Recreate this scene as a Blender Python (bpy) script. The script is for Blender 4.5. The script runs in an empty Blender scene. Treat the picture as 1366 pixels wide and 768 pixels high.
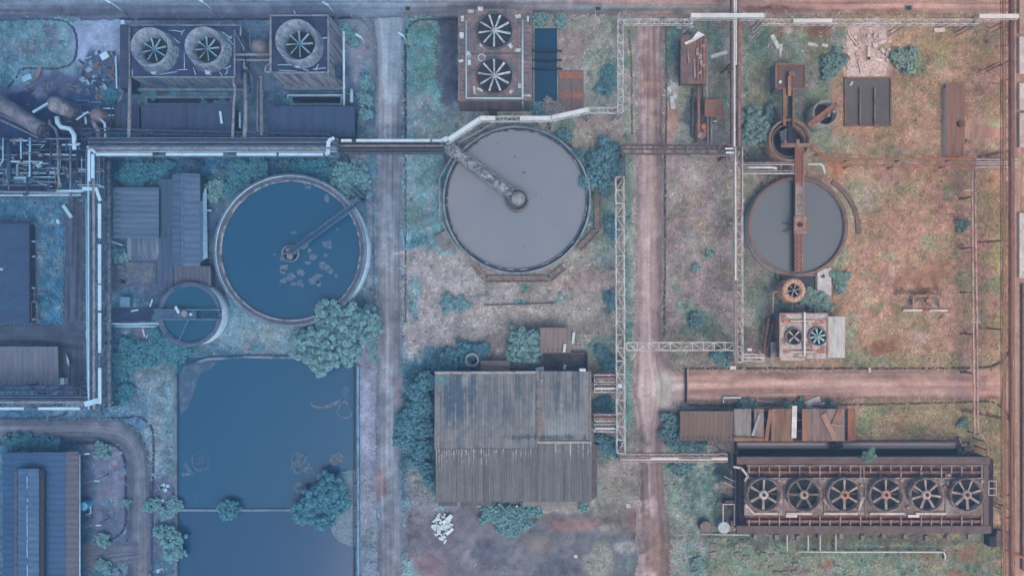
import bpy, math, random
import numpy as np
sc = bpy.context.scene
COL = sc.collection
S = 0.15          # metres per photo pixel on the ground
H = 150.0         # flying height of the camera
R = random.Random(11)
NR = np.random.RandomState(5)
rad = math.radians

def P(px, py, z=0.0):
    f = S*(1-z/H)
    return ((px-683)*f, (384-py)*f, z)

# ---------------------------------------------------------------- colours
HZ = (.027, .044, .072)
K = (1.75, 1.69, 1.78)
def lin(v):
    v /= 255.0
    return v/12.92 if v < .04045 else ((v+.055)/1.055)**2.4
def fixc(c):   # greys of the west side lean to blue, not to purple
    r, g, b = c
    if b > r and g < (r+b)/2: g = g+.45*((r+b)/2-g)
    if b-r > 30: d = b-r-30; r -= .32*d; b += .2*d
    return (max(0, r), g, min(255, b))
def alb(c, lo=.012):
    c = fixc(c)
    return tuple(min(.85, max(lo, (lin(c[i])-HZ[i])/K[i])) for i in range(3))
def albw(c):   # water: part of its look is the reflected sky
    return tuple(min(.85, max(.003, (lin(c[i])-HZ[i]-.012)/K[i])) for i in range(3))
PAL = {  # a scene-wide blue-to-warm tint is put into these west, middle, east tones
 'pale':  ((158,193,230), (188,205,222), (222,206,204)),
 'white': ((178,208,240), (205,216,230), (228,216,214)),
 'rust':  ((98,106,140), (128,114,124), (168,112,96)),
 'steel': ((92,114,156), (158,156,170), (190,158,152)),
 'dsteel':((58,84,124), (95,98,118), (130,96,90)),
 'dark':  ((42,66,104), (66,76,98), (88,74,76)),
 'conc':  ((108,122,156), (134,138,152), (156,140,140)),
 'blade': ((150,188,222), (188,206,222), (184,166,168)),
 'hole':  ((16,42,76), (30,44,70), (46,42,50)),  # near-black that stands in for the unlit depth of openings
 'roof':  ((72,92,130), (112,118,138), (122,100,102)),
 'brown': ((104,106,134), (126,112,120), (142,108,100)),
 'mott':  ((128,140,170), (150,148,160), (176,152,150)),
 'leaf':  ((118, 160, 176), (124, 160, 170), (150, 164, 150)),
 'dleaf': ((86, 134, 158), (104, 142, 158), (138, 152, 142)),
}
def pal(kind, px):
    a, b, c = PAL[kind]
    px = min(1366, max(0, px)); px = round(px/150)*150
    if px < 683: t = px/683; u, v = a, b
    else: t = (px-683)/683; u, v = b, c
    return tuple(round(u[i]+(v[i]-u[i])*t) for i in range(3))
def mul(c, k): return tuple(max(0, min(255, round(x*k))) for x in c)

MATS = {}
def mat(c, c2=None, amt=.6, scale=.5, stretch=(1, 1, 1), fine=.18, rough=.8, bump=.25, metal=0, lo=.45, hi=.62, name='surface'):
    """weathered surface: colour c, stain colour c2 in noise patches, fine grain"""
    key = (c, c2, amt, scale, stretch, fine, rough, bump, lo, hi, name)
    if key in MATS: return MATS[key]
    m = bpy.data.materials.new(name); m.use_nodes = True
    nt = m.node_tree; N = nt.nodes.new; L = nt.links.new
    b = nt.nodes['Principled BSDF']
    b.inputs['Roughness'].default_value = rough
    b.inputs['Specular IOR Level'].default_value = .25
    tc = N('ShaderNodeTexCoord'); oi = N('ShaderNodeObjectInfo')
    ad = N('ShaderNodeVectorMath'); ad.operation = 'MULTIPLY_ADD'
    L(oi.outputs['Random'], ad.inputs[0]); ad.inputs[1].default_value = (97, 53, 31); L(tc.outputs['Object'], ad.inputs[2])
    mp = N('ShaderNodeMapping'); mp.inputs['Scale'].default_value = stretch
    L(ad.outputs[0], mp.inputs[0])
    n1 = N('ShaderNodeTexNoise'); n1.inputs['Scale'].default_value = scale; n1.inputs['Detail'].default_value = 6; n1.inputs['Roughness'].default_value = .65
    L(mp.outputs[0], n1.inputs['Vector'])
    n2 = N('ShaderNodeTexNoise'); n2.inputs['Scale'].default_value = 2.2; n2.inputs['Detail'].default_value = 4; n2.inputs['Roughness'].default_value = .7
    L(mp.outputs[0], n2.inputs['Vector'])
    rp = N('ShaderNodeMapRange'); rp.inputs[1].default_value = lo; rp.inputs[2].default_value = hi; rp.inputs[4].default_value = amt
    L(n1.outputs['Fac'], rp.inputs[0])
    mx = N('ShaderNodeMix'); mx.data_type = 'RGBA'
    L(rp.outputs[0], mx.inputs['Factor'])
    mx.inputs['A'].default_value = alb(c)+(1,); mx.inputs['B'].default_value = alb(c2 or mul(c, .82))+(1,)
    r2 = N('ShaderNodeMapRange'); r2.inputs[1].default_value = .3; r2.inputs[2].default_value = .7
    r2.inputs[3].default_value = 1-fine*1.6; r2.inputs[4].default_value = 1+fine*1.6
    L(n2.outputs['Fac'], r2.inputs[0])
    vm = N('ShaderNodeVectorMath'); vm.operation = 'SCALE'
    L(mx.outputs['Result'], vm.inputs[0]); L(r2.outputs[0], vm.inputs['Scale'])
    L(vm.outputs[0], b.inputs['Base Color'])
    if bump:
        bp = N('ShaderNodeBump'); bp.inputs['Strength'].default_value = bump; bp.inputs['Distance'].default_value = .1
        L(n2.outputs['Fac'], bp.inputs['Height']); L(bp.outputs[0], b.inputs['Normal'])
    MATS[key] = m
    return m
def M(kind, px, **k):
    c = pal(kind, px)
    if kind in ('pale', 'white'): k.setdefault('c2', mul(c, .9)); k.setdefault('amt', .7); k.setdefault('fine', .06)
    if kind == 'mott': k.setdefault('c2', pal('rust', px)); k.setdefault('amt', .9); k.setdefault('scale', .9)
    if kind == 'rust': k.setdefault('c2', mul(c, 1.22)); k.setdefault('scale', .8)
    if kind == 'conc': k.setdefault('c2', mul(c, .78)); k.setdefault('scale', .5); k.setdefault('amt', .8)
    k.setdefault('name', {'pale': 'pale_paint', 'white': 'white_paint', 'rust': 'rusty_steel', 'steel': 'weathered_steel', 'dsteel': 'dark_steel', 'dark': 'dark_metal', 'conc': 'stained_concrete', 'hole': 'dark_interior'}.get(kind, kind))
    return mat(c, **k)

def water_mat(c, c2, name='murky_water', rough=.12, scale=.06):
    key = ('w', c, c2)
    if key in MATS: return MATS[key]
    m = bpy.data.materials.new(name); m.use_nodes = True
    nt = m.node_tree; N = nt.nodes.new; L = nt.links.new; b = nt.nodes['Principled BSDF']
    b.inputs['Roughness'].default_value = rough; b.inputs['IOR'].default_value = 1.33
    tc = N('ShaderNodeTexCoord'); n = N('ShaderNodeTexNoise'); n.inputs['Scale'].default_value = scale; n.inputs['Detail'].default_value = 6; n.inputs['Distortion'].default_value = 1.2
    L(tc.outputs['Object'], n.inputs['Vector'])
    mx = N('ShaderNodeMix'); mx.data_type = 'RGBA'; L(n.outputs['Fac'], mx.inputs['Factor'])
    mx.inputs['A'].default_value = albw(c)+(1,); mx.inputs['B'].default_value = albw(c2)+(1,)
    L(mx.outputs['Result'], b.inputs['Base Color'])
    n3 = N('ShaderNodeTexNoise'); n3.inputs['Scale'].default_value = .7; n3.inputs['Detail'].default_value = 3; L(tc.outputs['Object'], n3.inputs['Vector'])
    bp = N('ShaderNodeBump'); bp.inputs['Strength'].default_value = .05; bp.inputs['Distance'].default_value = .05
    L(n3.outputs['Fac'], bp.inputs['Height']); L(bp.outputs[0], b.inputs['Normal'])
    MATS[key] = m; return m

def leaf_mat(c, c2=None, spread=.55):
    key = ('l', c, c2)
    if key in MATS: return MATS[key]
    m = bpy.data.materials.new('foliage'); m.use_nodes = True
    nt = m.node_tree; N = nt.nodes.new; L = nt.links.new; b = nt.nodes['Principled BSDF']
    b.inputs['Roughness'].default_value = .65; b.inputs['Specular IOR Level'].default_value = .3
    g = N('ShaderNodeNewGeometry'); tc = N('ShaderNodeTexCoord')
    n = N('ShaderNodeTexNoise'); n.inputs['Scale'].default_value = .9; n.inputs['Detail'].default_value = 2; L(tc.outputs['Object'], n.inputs['Vector'])
    rp = N('ShaderNodeMapRange'); rp.inputs[1].default_value = .4; rp.inputs[2].default_value = .65; L(n.outputs['Fac'], rp.inputs[0])
    mx = N('ShaderNodeMix'); mx.data_type = 'RGBA'; L(rp.outputs[0], mx.inputs['Factor'])
    mx.inputs['A'].default_value = alb(c)+(1,); mx.inputs['B'].default_value = alb(c2 or mul(c, 1.12))+(1,)
    r2 = N('ShaderNodeMapRange'); r2.inputs[3].default_value = 1-spread*.6; r2.inputs[4].default_value = 1+spread
    L(g.outputs['Random Per Island'], r2.inputs[0])
    vm = N('ShaderNodeVectorMath'); vm.operation = 'SCALE'; L(mx.outputs['Result'], vm.inputs[0]); L(r2.outputs[0], vm.inputs['Scale'])
    L(vm.outputs[0], b.inputs['Base Color'])
    tl = N('ShaderNodeBsdfTranslucent'); L(vm.outputs[0], tl.inputs[0]); ms = N('ShaderNodeMixShader'); ms.inputs[0].default_value = .3
    L(b.outputs[0], ms.inputs[1]); L(tl.outputs[0], ms.inputs[2]); L(ms.outputs[0], nt.nodes['Material Output'].inputs['Surface'])
    MATS[key] = m; return m

def attr_mat(name, fine=.3, scale=3.0, bump=.5, rough=.95):
    """colour taken from the mesh's own 'tone' attribute (soil/grass/asphalt map) with procedural grain"""
    m = bpy.data.materials.new(name); m.use_nodes = True
    nt = m.node_tree; N = nt.nodes.new; L = nt.links.new; b = nt.nodes['Principled BSDF']
    b.inputs['Roughness'].default_value = rough; b.inputs['Specular IOR Level'].default_value = .15
    at = N('ShaderNodeAttribute'); at.attribute_name = 'tone'
    vm = at.outputs['Color']
    tc = N('ShaderNodeTexCoord')
    h = None
    for s, f in ((scale, fine), (scale*.23, fine*.7)):
        n = N('ShaderNodeTexNoise'); n.inputs['Scale'].default_value = s; n.inputs['Detail'].default_value = 5; n.inputs['Roughness'].default_value = .7
        L(tc.outputs['Object'], n.inputs['Vector'])
        r = N('ShaderNodeMapRange'); r.inputs[1].default_value = .3; r.inputs[2].default_value = .7; r.inputs[3].default_value = 1-f; r.inputs[4].default_value = 1+f
        L(n.outputs['Fac'], r.inputs[0])
        v = N('ShaderNodeVectorMath'); v.operation = 'SCALE'; L(vm, v.inputs[0]); L(r.outputs[0], v.inputs['Scale']); vm = v.outputs[0]
        h = h or n.outputs['Fac']
    L(vm, b.inputs['Base Color'])
    bp = N('ShaderNodeBump'); bp.inputs['Strength'].default_value = bump; bp.inputs['Distance'].default_value = .12
    L(h, bp.inputs['Height']); L(bp.outputs[0], b.inputs['Normal'])
    return m

# ---------------------------------------------------------------- meshes
def sub(a, b): return (a[0]-b[0], a[1]-b[1], a[2]-b[2])
def nrm(a):
    l = math.sqrt(a[0]**2+a[1]**2+a[2]**2) or 1
    return (a[0]/l, a[1]/l, a[2]/l)
def cross(a, b): return (a[1]*b[2]-a[2]*b[1], a[2]*b[0]-a[0]*b[2], a[0]*b[1]-a[1]*b[0])
def frame(d):
    d = nrm(d); u = (0, 0, 1) if abs(d[2]) < .95 else (1, 0, 0)
    s = nrm(cross(d, u)); t = cross(s, d)
    return d, s, t

class MB:
    def __init__(self): self.v = []; self.f = []; self.s = []
    def add(self, vs, fs, smooth=False):
        o = len(self.v); self.v += [tuple(x) for x in vs]
        self.f += [tuple(i+o for i in f) for f in fs]; self.s += [smooth]*len(fs)
        return self
    def box(self, x0, y0, z0, x1, y1, z1):
        x0, x1 = min(x0, x1), max(x0, x1); y0, y1 = min(y0, y1), max(y0, y1)
        v = [(x, y, z) for z in (z0, z1) for x, y in ((x0, y0), (x1, y0), (x1, y1), (x0, y1))]
        return self.add(v, [(3, 2, 1, 0), (4, 5, 6, 7), (0, 1, 5, 4), (1, 2, 6, 5), (2, 3, 7, 6), (3, 0, 4, 7)])
    def pbox(self, a, b, c, d, z0, z1):        # photo-pixel rectangle read at height z1
        p = P(a, b, z1); q = P(c, d, z1); return self.box(p[0], p[1], z0, q[0], q[1], z1)
    def hexa(self, lo, hi):                     # two quads of four points
        return self.add(list(lo)+list(hi), [(3, 2, 1, 0), (4, 5, 6, 7), (0, 1, 5, 4), (1, 2, 6, 5), (2, 3, 7, 6), (3, 0, 4, 7)])
    def obox(self, c, sx, sy, sz, a=0, tilt=0):  # c = base centre
        ca, sa = math.cos(a), math.sin(a); v = []
        for z in (0, sz):
            for x, y in ((-1, -1), (1, -1), (1, 1), (-1, 1)):
                X = x*sx/2; Y = y*sy/2
                v.append((c[0]+X*ca-Y*sa, c[1]+X*sa+Y*ca, c[2]+z+X*tilt))
        return self.hexa(v[:4], v[4:])
    def bar(self, p, q, w=.16, h=None):
        h = h or w; d, s, t = frame(sub(q, p)); v = []
        for e in (p, q):
            for i, j in ((-1, -1), (1, -1), (1, 1), (-1, 1)):
                v.append(tuple(e[k]+s[k]*i*w/2+t[k]*j*h/2 for k in range(3)))
        return self.hexa(v[:4], v[4:])
    def tube(self, pts, r, n=8, cap=True):
        rings = []; m = len(pts)
        for i, p in enumerate(pts):
            a = nrm(sub(p, pts[i-1])) if i else None
            b = nrm(sub(pts[i+1], p)) if i < m-1 else None
            d = nrm(tuple((a or b)[k]+(b or a)[k] for k in range(3)))
            _, s, t = frame(d)
            cs = 1.0
            if a and b: cs = max(.5, abs(sum(d[k]*a[k] for k in range(3))))
            rings.append([tuple(p[k]+(s[k]*math.cos(2*math.pi*j/n)+t[k]*math.sin(2*math.pi*j/n))*r*(1/cs if False else 1) for k in range(3)) for j in range(n)])
        o = len(self.v)
        for g in rings: self.v += g
        for i in range(m-1):
            for j in range(n):
                k = (j+1) % n
                self.f.append((o+i*n+j, o+i*n+k, o+(i+1)*n+k, o+(i+1)*n+j)); self.s.append(True)
        if cap:
            self.f.append(tuple(o+j for j in range(n))[::-1]); self.f.append(tuple(o+(m-1)*n+j for j in range(n))); self.s += [False]*2
        return self
    def lathe(self, c, prof, n=32, closed=False, smooth=True, a0=0):
        o = len(self.v); m = len(prof)
        for r, z in prof:
            for j in range(n):
                t = a0+2*math.pi*j/n; self.v.append((c[0]+r*math.cos(t), c[1]+r*math.sin(t), z))
        for i in range(m if closed else m-1):
            i2 = (i+1) % m
            for j in range(n):
                k = (j+1) % n
                self.f.append((o+i*n+j, o+i*n+k, o+i2*n+k, o+i2*n+j)); self.s.append(smooth)
        return self
    def disc(self, c, r, z, n=48, a0=0):
        return self.add([(c[0]+r*math.cos(a0+2*math.pi*j/n), c[1]+r*math.sin(a0+2*math.pi*j/n), z) for j in range(n)], [tuple(range(n))])
    def cyl(self, c, r, z0, z1, n=24):
        self.lathe(c, [(r, z0), (r, z1)], n); self.disc(c, r, z1, n); return self
    def prism(self, poly, z0, z1):
        n = len(poly)
        ar = sum(poly[i][0]*poly[(i+1) % n][1]-poly[(i+1) % n][0]*poly[i][1] for i in range(n))
        if ar < 0: poly = poly[::-1]
        v = [(p[0], p[1], z0) for p in poly]+[(p[0], p[1], z1) for p in poly]
        return self.add(v, [tuple(range(n))[::-1], tuple(range(n, 2*n))]+[(i, (i+1) % n, n+(i+1) % n, n+i) for i in range(n)])
    def quad(self, a, b, c, d): return self.add([a, b, c, d], [(0, 1, 2, 3)])
    def build(self, name, m, parent=None):
        v = np.array(self.v, dtype=float)
        if parent is not None:
            loc = wloc(parent); at = np.array(loc)
        else:
            lo = v.min(0); hi = v.max(0); at = np.array([(lo[0]+hi[0])/2, (lo[1]+hi[1])/2, lo[2]])
        me = bpy.data.meshes.new(name)
        me.from_pydata((v-at).tolist(), [], self.f)
        me.polygons.foreach_set('use_smooth', self.s)
        me.materials.append(m); me.update()
        o = bpy.data.objects.new(name, me); COL.objects.link(o)
        if parent is not None: o.parent = parent
        else: o.location = at
        return o
def wloc(o):
    l = [0, 0, 0]
    while o is not None:
        for k in range(3): l[k] += o.location[k]
        o = o.parent
    return l
def tag(o, label, cat, group=None, kind=None):
    o['label'] = label; o['category'] = cat
    if group: o['group'] = group
    if kind: o['kind'] = kind
    return o
def thing(name, label, cat, loc, group=None):
    o = bpy.data.objects.new(name, None); COL.objects.link(o); o.location = loc; o.empty_display_size = .3
    return tag(o, label, cat, group)
def struct(o): o['kind'] = 'structure'; return o
def dup(o, loc, rot, label, group=None, parent=None):
    c = o.copy(); COL.objects.link(c)
    if parent is None:
        c.location = loc; c.rotation_euler = (0, 0, rot); c['label'] = label
        if group: c['group'] = group
    else: c.parent = parent
    for ch in o.children: dup(ch, None, 0, None, None, c)
    return c

# ---------------------------------------------------------------- recurring builders
BL = {}
def fan(parent, c, r, nb, bmat, hmat, hub=.16, rot=0, bw=.13, droop=0):
    """fan part: hub mesh with every blade a sub-part"""
    f = MB(); hr = r*hub
    f.lathe((0, 0), [(hr*1.0, -.18), (hr, .1), (hr*.8, .2), (hr*.3, .24), (.02, .24)], 20)
    key = (round(hr, 2), id(hmat))
    me = f.build('fan', hmat); o = me
    pl = wloc(parent); o.parent = parent; o.location = (c[0]-pl[0], c[1]-pl[1], c[2]-pl[2])
    k2 = (round(r, 2), id(bmat), bw, round(hub, 2))
    for i in range(nb):
        if k2 not in BL:
            b = MB(); w0 = r*bw*.8; w1 = r*bw*1.25; x0 = hr*.85; x1 = r*.95
            tw = .14
            b.hexa([(x0, -w0/2, .02-tw), (x1, -w1/2, .04-tw*.4), (x1, w1/2, .04+tw*.2), (x0, w0/2, .02+tw*.6)],
                   [(x0, -w0/2, .1-tw), (x1, -w1/2, .1-tw*.4), (x1, w1/2, .1+tw*.2), (x0, w0/2, .1+tw*.6)])
            ob = b.build('blade', bmat, None); ob.location = (0, 0, 0); BL[k2] = ob.data
            # build() centred it: move the mesh back out along the blade
            xs = (x0+x1)/2
            for v in ob.data.vertices: v.co.x += xs
        else:
            ob = bpy.data.objects.new('blade', BL[k2]); COL.objects.link(ob)
        ob.parent = o; ob.location = (0, 0, 0); ob.rotation_euler = (0, 0, rot+2*math.pi*i/nb)
    return o

def stack_prof(r0, z0, r1, z1, rf, zf, t=.16):
    return [(r0, z0), (r0*.93, z0+(z1-z0)*.35), (r1, z1), (r1-t, z1), (rf, zf), (rf-.02, z0+.05)]

def rail(parent, pts, m, h=1.0, post=2.0, w=.07, closed=False):
    b = MB(); seq = pts+[pts[0]] if closed else pts
    for a, c in zip(seq, seq[1:]):
        a1 = (a[0], a[1], a[2]+h); c1 = (c[0], c[1], c[2]+h)
        b.bar(a1, c1, w); b.bar((a[0], a[1], a[2]+h*.5), (c[0], c[1], c[2]+h*.5), w*.7)
        L = math.dist(a, c); n = max(1, int(L/post))
        for i in range(n+1):
            t = i/n; p = tuple(a[k]+(c[k]-a[k])*t for k in range(3)); b.bar(p, (p[0], p[1], p[2]+h), w*.9)
    return b.build('handrail', m, parent)

def rack(label, a, b, z, w, depth=1.2, bay=2.2, tk='steel', pipes=(), trays=(), legs=11.0, px=None, name='pipe_bridge', cat='pipe rack', group=None, bw=.15, deck=None, diag=True, side=True, lean=0, legk='dsteel', legoff=0, rails=None):
    A = P(a[0], a[1], z); B = P(b[0], b[1], z); px = px if px is not None else (a[0]+b[0])/2
    d = nrm(sub(B, A)); n = (-d[1], d[0], 0); L = math.dist(A, B)
    root = thing(name, label, cat, (A[0], A[1], 0), group)
    def at(t, o, zz): return (A[0]+d[0]*t+n[0]*o, A[1]+d[1]*t+n[1]*o, zz)
    tm = M(tk, px, c2=pal('rust', px), amt=.6, scale=.8)
    lm = M(legk, px, c2=pal('rust', px), amt=.5)
    t = MB(); nb = max(1, round(L/bay)); st = L/nb
    for o in (-w/2, w/2):
        t.bar(at(0, o, z), at(L, o, z), bw*1.15)
        if side: t.bar(at(0, o, z-depth), at(L, o, z-depth), bw)
    for i in range(nb+1):
        x = i*st
        t.bar(at(x, -w/2, z-.02), at(x, w/2, z-.02), bw)
        if side:
            for o in (-w/2, w/2): t.bar(at(x, o, z-depth), at(x, o, z), bw*.8)
            t.bar(at(x, -w/2, z-depth), at(x, w/2, z-depth), bw*.8)
        if i < nb:
            s = 1 if i % 2 else -1
            if diag: t.bar(at(x, -s*w/2, z-.04), at(x+st, s*w/2, z-.04), bw*.75)
            if side:
                for o in (-w/2, w/2): t.bar(at(x, o, z if i % 2 else z-depth), at(x+st, o, z-depth if i % 2 else z), bw*.7)
    t.build('truss', tm, root)
    nl = max(1, round(L/legs))
    for i in range(nl+1):
        x = min(L-.2, max(.2, i*L/nl))
        for o in (-w/2, w/2):
            q = MB(); q.bar(at(x, o+math.copysign(lean, o), -.1), at(x, o, z-depth if side else z-.1), bw*1.5)
            q.obox(at(x, o+math.copysign(lean, o), 0), .7, .7, .18, math.atan2(d[1], d[0])); q.build('leg', lm, root)
        if w > 1.2:
            q = MB(); q.bar(at(x, -w/2-lean*.5, z*.15), at(x, w/2+lean*.4, z*.75), bw); q.build('cross_brace', lm, root)
    if deck:
        k, o0, o1, dz = deck; q = MB()
        q.hexa([at(0, o0, z+dz), at(L, o0, z+dz), at(L, o1, z+dz), at(0, o1, z+dz)], [at(0, o0, z+dz+.07), at(L, o0, z+dz+.07), at(L, o1, z+dz+.07), at(0, o1, z+dz+.07)])
        q.build('walkway', M(k, px), root)
    for pp in pipes:
        o, r, k, dz = pp[:4]; t0, t1 = pp[4:6] if len(pp) > 4 else (0, 1)
        q = MB(); m = 6; pts = [at(L*(t0+(t1-t0)*i/m), o, z+dz+r) for i in range(m+1)]
        q.tube(pts, r, 8)
        nn = int(L*(t1-t0)/6)
        for i in range(1, nn+1):   # flanged joints
            tt = L*(t0+(t1-t0)*(i-.5)/max(1, nn)); q.tube([at(tt-.12, o, z+dz+r), at(tt+.12, o, z+dz+r)], r*1.3, 8)
        q.build('pipe', M(k, px) if k != 'mott' else M('mott', px, stretch=(1, 1, 1)), root)
    for (t0, t1, o, tw, k) in trays:
        q = MB(); q.hexa([at(L*t0, o-tw/2, z+.3), at(L*t1, o-tw/2, z+.3), at(L*t1, o+tw/2, z+.3), at(L*t0, o+tw/2, z+.3)],
                         [at(L*t0, o-tw/2, z+.55), at(L*t1, o-tw/2, z+.55), at(L*t1, o+tw/2, z+.55), at(L*t0, o+tw/2, z+.55)])
        # tie lips at the joints
        q.build('cable_tray', M(k, px), root)
    if rails:
        for o in rails: rail(root, [at(0, o, z+.1), at(L, o, z+.1)], tm, post=2.4)
    return root

def pipe_run(label, pts, r, kind, px=None, name='pipe', cat='pipe', supports=True, group=None, flange=True, m=None):
    """pts: (px, py, z) as seen"""
    w = [P(*p) for p in pts]; px = px or pts[0][0]
    b = MB(); b.tube(w, r, 8)
    if flange:
        for a, c in zip(w, w[1:]):
            L = math.dist(a, c); n = int(L/5)
            d = nrm(sub(c, a))
            for i in range(1, n+1):
                q = tuple(a[k]+(c[k]-a[k])*(i-.5)/n for k in range(3))
                b.tube([tuple(q[k]-d[k]*.1 for k in range(3)), tuple(q[k]+d[k]*.1 for k in range(3))], r*1.35, 8)
    o = b.build(name, m or M(kind, px)); tag(o, label, cat, group)
    if supports:
        for a, c in zip(w, w[1:]):
            L = math.dist(a, c); n = max(1, int(L/7))
            if abs(c[2]-a[2]) > .5: continue
            for i in range(n):
                t = (i+.5)/n; q = tuple(a[k]+(c[k]-a[k])*t for k in range(3))
                if q[2]-r > .25:
                    s = MB(); s.bar((q[0], q[1], 0), (q[0], q[1], q[2]-r*.8), .16); s.obox((q[0], q[1], 0), .5, .5, .12)
                    so = s.build('pipe_support', M('dsteel', px), o)
    return o

def corr_roof(corners, m, name, parent, pitch=.6, dep=.09, axis=0, thick=.12):
    """corrugated sheet between four corner points (a b c d, ribs run a->d / b->c)"""
    a, b, c, d = corners; L = math.dist(a, b); n = max(2, int(L/pitch))*4
    vs = []; fs = []
    prof = (0, dep, dep, 0)
    for i in range(n+1):
        t = i/n; h = prof[i % 4]
        p = [a[k]+(b[k]-a[k])*t for k in range(3)]; q = [d[k]+(c[k]-d[k])*t for k in range(3)]
        vs += [(p[0], p[1], p[2]+h), (q[0], q[1], q[2]+h)]
    for i in range(n): fs.append((2*i, 2*i+2, 2*i+3, 2*i+1))
    q = MB(); q.add(vs, fs)
    lo = [tuple(x[:2])+(x[2]-thick,) for x in corners]; hi = [tuple(x[:2])+(x[2]-.004,) for x in corners]
    q.hexa(lo, hi)
    return q.build(name, m, parent)
def roof_mat(c, c2=None, along='y', amt=.7, scale=.35, fine=.14, lo=.42, hi=.62):
    st = (1, .12, 1) if along == 'y' else (.12, 1, 1)
    return mat(c, c2 or mul(c, .8), amt=amt, scale=scale, stretch=st, fine=fine, rough=.7, bump=.2, name='roof_sheet', lo=lo, hi=hi)

def leaves(mb_v, mb_f, c, r, n, size, flat=.75, up=-.1, up_bias=1.1):
    """n leaf-clump quads over an ellipsoid lobe"""
    u = NR.normal(size=(n*2, 3)); u /= np.linalg.norm(u, axis=1)[:, None]
    u = u[u[:, 2] > up][:n]
    k = len(u); rr = r*(1-.3*NR.rand(k)**2.5)
    p = np.stack([c[0]+u[:, 0]*rr, c[1]+u[:, 1]*rr, c[2]+u[:, 2]*rr*flat], 1)
    nn = u+NR.normal(size=(k, 3))*.4; nn[:, 2] += up_bias; nn /= np.linalg.norm(nn, axis=1)[:, None]
    t = NR.normal(size=(k, 3)); t -= nn*(t*nn).sum(1)[:, None]; t /= np.linalg.norm(t, axis=1)[:, None]
    b = np.cross(nn, t); s = size*(.55+.9*NR.rand(k))[:, None]; s2 = s*(.45+.4*NR.rand(k))[:, None]
    q = np.stack([p-t*s, p+b*s2, p+t*s, p-b*s2], 1).reshape(-1, 3)
    o = sum(len(x) for x in mb_v)
    mb_v.append(q); mb_f.append((np.arange(k*4).reshape(-1, 4)+o))

def np_obj(name, vs, fs, m, parent=None):
    v = np.concatenate(vs); f = np.concatenate(fs)
    if parent is not None: at = np.array(wloc(parent))
    else: at = np.array([v[:, 0].mean(), v[:, 1].mean(), max(0, v[:, 2].min())])
    me = bpy.data.meshes.new(name); k = f.shape[1]
    me.vertices.add(len(v)); me.vertices.foreach_set('co', (v-at).astype(np.float32).ravel())
    me.loops.add(f.size); me.loops.foreach_set('vertex_index', f.astype(np.int32).ravel())
    me.polygons.add(len(f)); me.polygons.foreach_set('loop_start', np.arange(0, f.size, k, dtype=np.int32))
    me.update(calc_edges=True); me.validate(); me.materials.append(m)
    o = bpy.data.objects.new(name, me); COL.objects.link(o)
    if parent is not None: o.parent = parent
    else: o.location = at
    return o

def plant(name, cat, label, lobes, hgt, c, c2=None, leaf=.3, dens=1.0, base=0.0, clump=.33, group=None):
    """lobes: (px, py, r_px); crown of many small clumps on a branching stem"""
    zc = base+hgt*.55
    if cat == 'shrub' and 'round' not in name:   # ragged outline: small satellites round every lobe
        ex = []
        for x, y, r in lobes:
            for i in range(4):
                a = R.random()*6.28; q = r*(.75+.5*R.random()); ex.append((x+q*math.cos(a), y+q*math.sin(a), r*(.22+.28*R.random())))
        lobes = [(x, y, r*.88) for x, y, r in lobes]+ex
    W = [(P(x, y, zc), r*S*(1-zc/H)) for x, y, r in lobes]
    x0 = sum(w[0][0]*w[1] for w in W)/sum(w[1] for w in W); y0 = sum(w[0][1]*w[1] for w in W)/sum(w[1] for w in W)
    root = thing(name, label, cat, (x0, y0, base), group)
    vs = []; fs = []; st = MB()
    st.tube([(x0, y0, base-.1), (x0+.05, y0, base+hgt*.25), (x0, y0+.05, base+hgt*.5)], max(.07, hgt*.03), 7)
    for (cx, cy, cz), r in W:
        st.tube([(x0, y0, base+hgt*.2), ((x0+cx)/2, (y0+cy)/2, base+hgt*.4), (cx, cy, base+hgt*.7)], max(.05, hgt*.017), 6)
        hz = hgt*.45
        rc0 = max(.26, min(.9, r*clump*.75)) if cat == 'tree' else max(.24, min(.55, r*clump*.52)); spots = []
        for i in range(int(9*(r/rc0)**2)+12):
            a = R.random()*2*math.pi; e = math.sqrt(R.random())*(1+.1*math.sin(3*a+cx)+.1*math.sin(5*a+cy)); q = r*e
            x, y = cx+q*math.cos(a), cy+q*math.sin(a)
            if any((x-u)**2+(y-v)**2 < (rc0*1.42)**2 for u, v in spots): continue
            spots.append((x, y)); rc = rc0*(.7+.55*R.random())
            zt = base+hgt*.5+hz*math.sqrt(max(0, 1-min(1, e*.96)**2))*(.75+.35*R.random())-rc*.4
            cc = (x, y, max(base+.12, zt-R.random()**2*.25*hgt))
            leaves(vs, fs, cc, rc, int(dens*6*rc*rc/(leaf*leaf*.62))+10, leaf*.8, .85, -.15)
            if r > 2 and R.random() < .4: st.tube([(cx, cy, base+hgt*.45), cc], .05, 5)
        leaves(vs, fs, (cx, cy, base+hgt*.45), r*.8, int(dens*26*r*r/(leaf*leaf*10)), leaf*1.2, .35, -.05)
    np_obj('crown', vs, fs, leaf_mat(c, c2), root)
    st.build('trunk' if cat == 'tree' else 'stem', mat((92, 96, 110), name='bark'), root)
    return root

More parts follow.
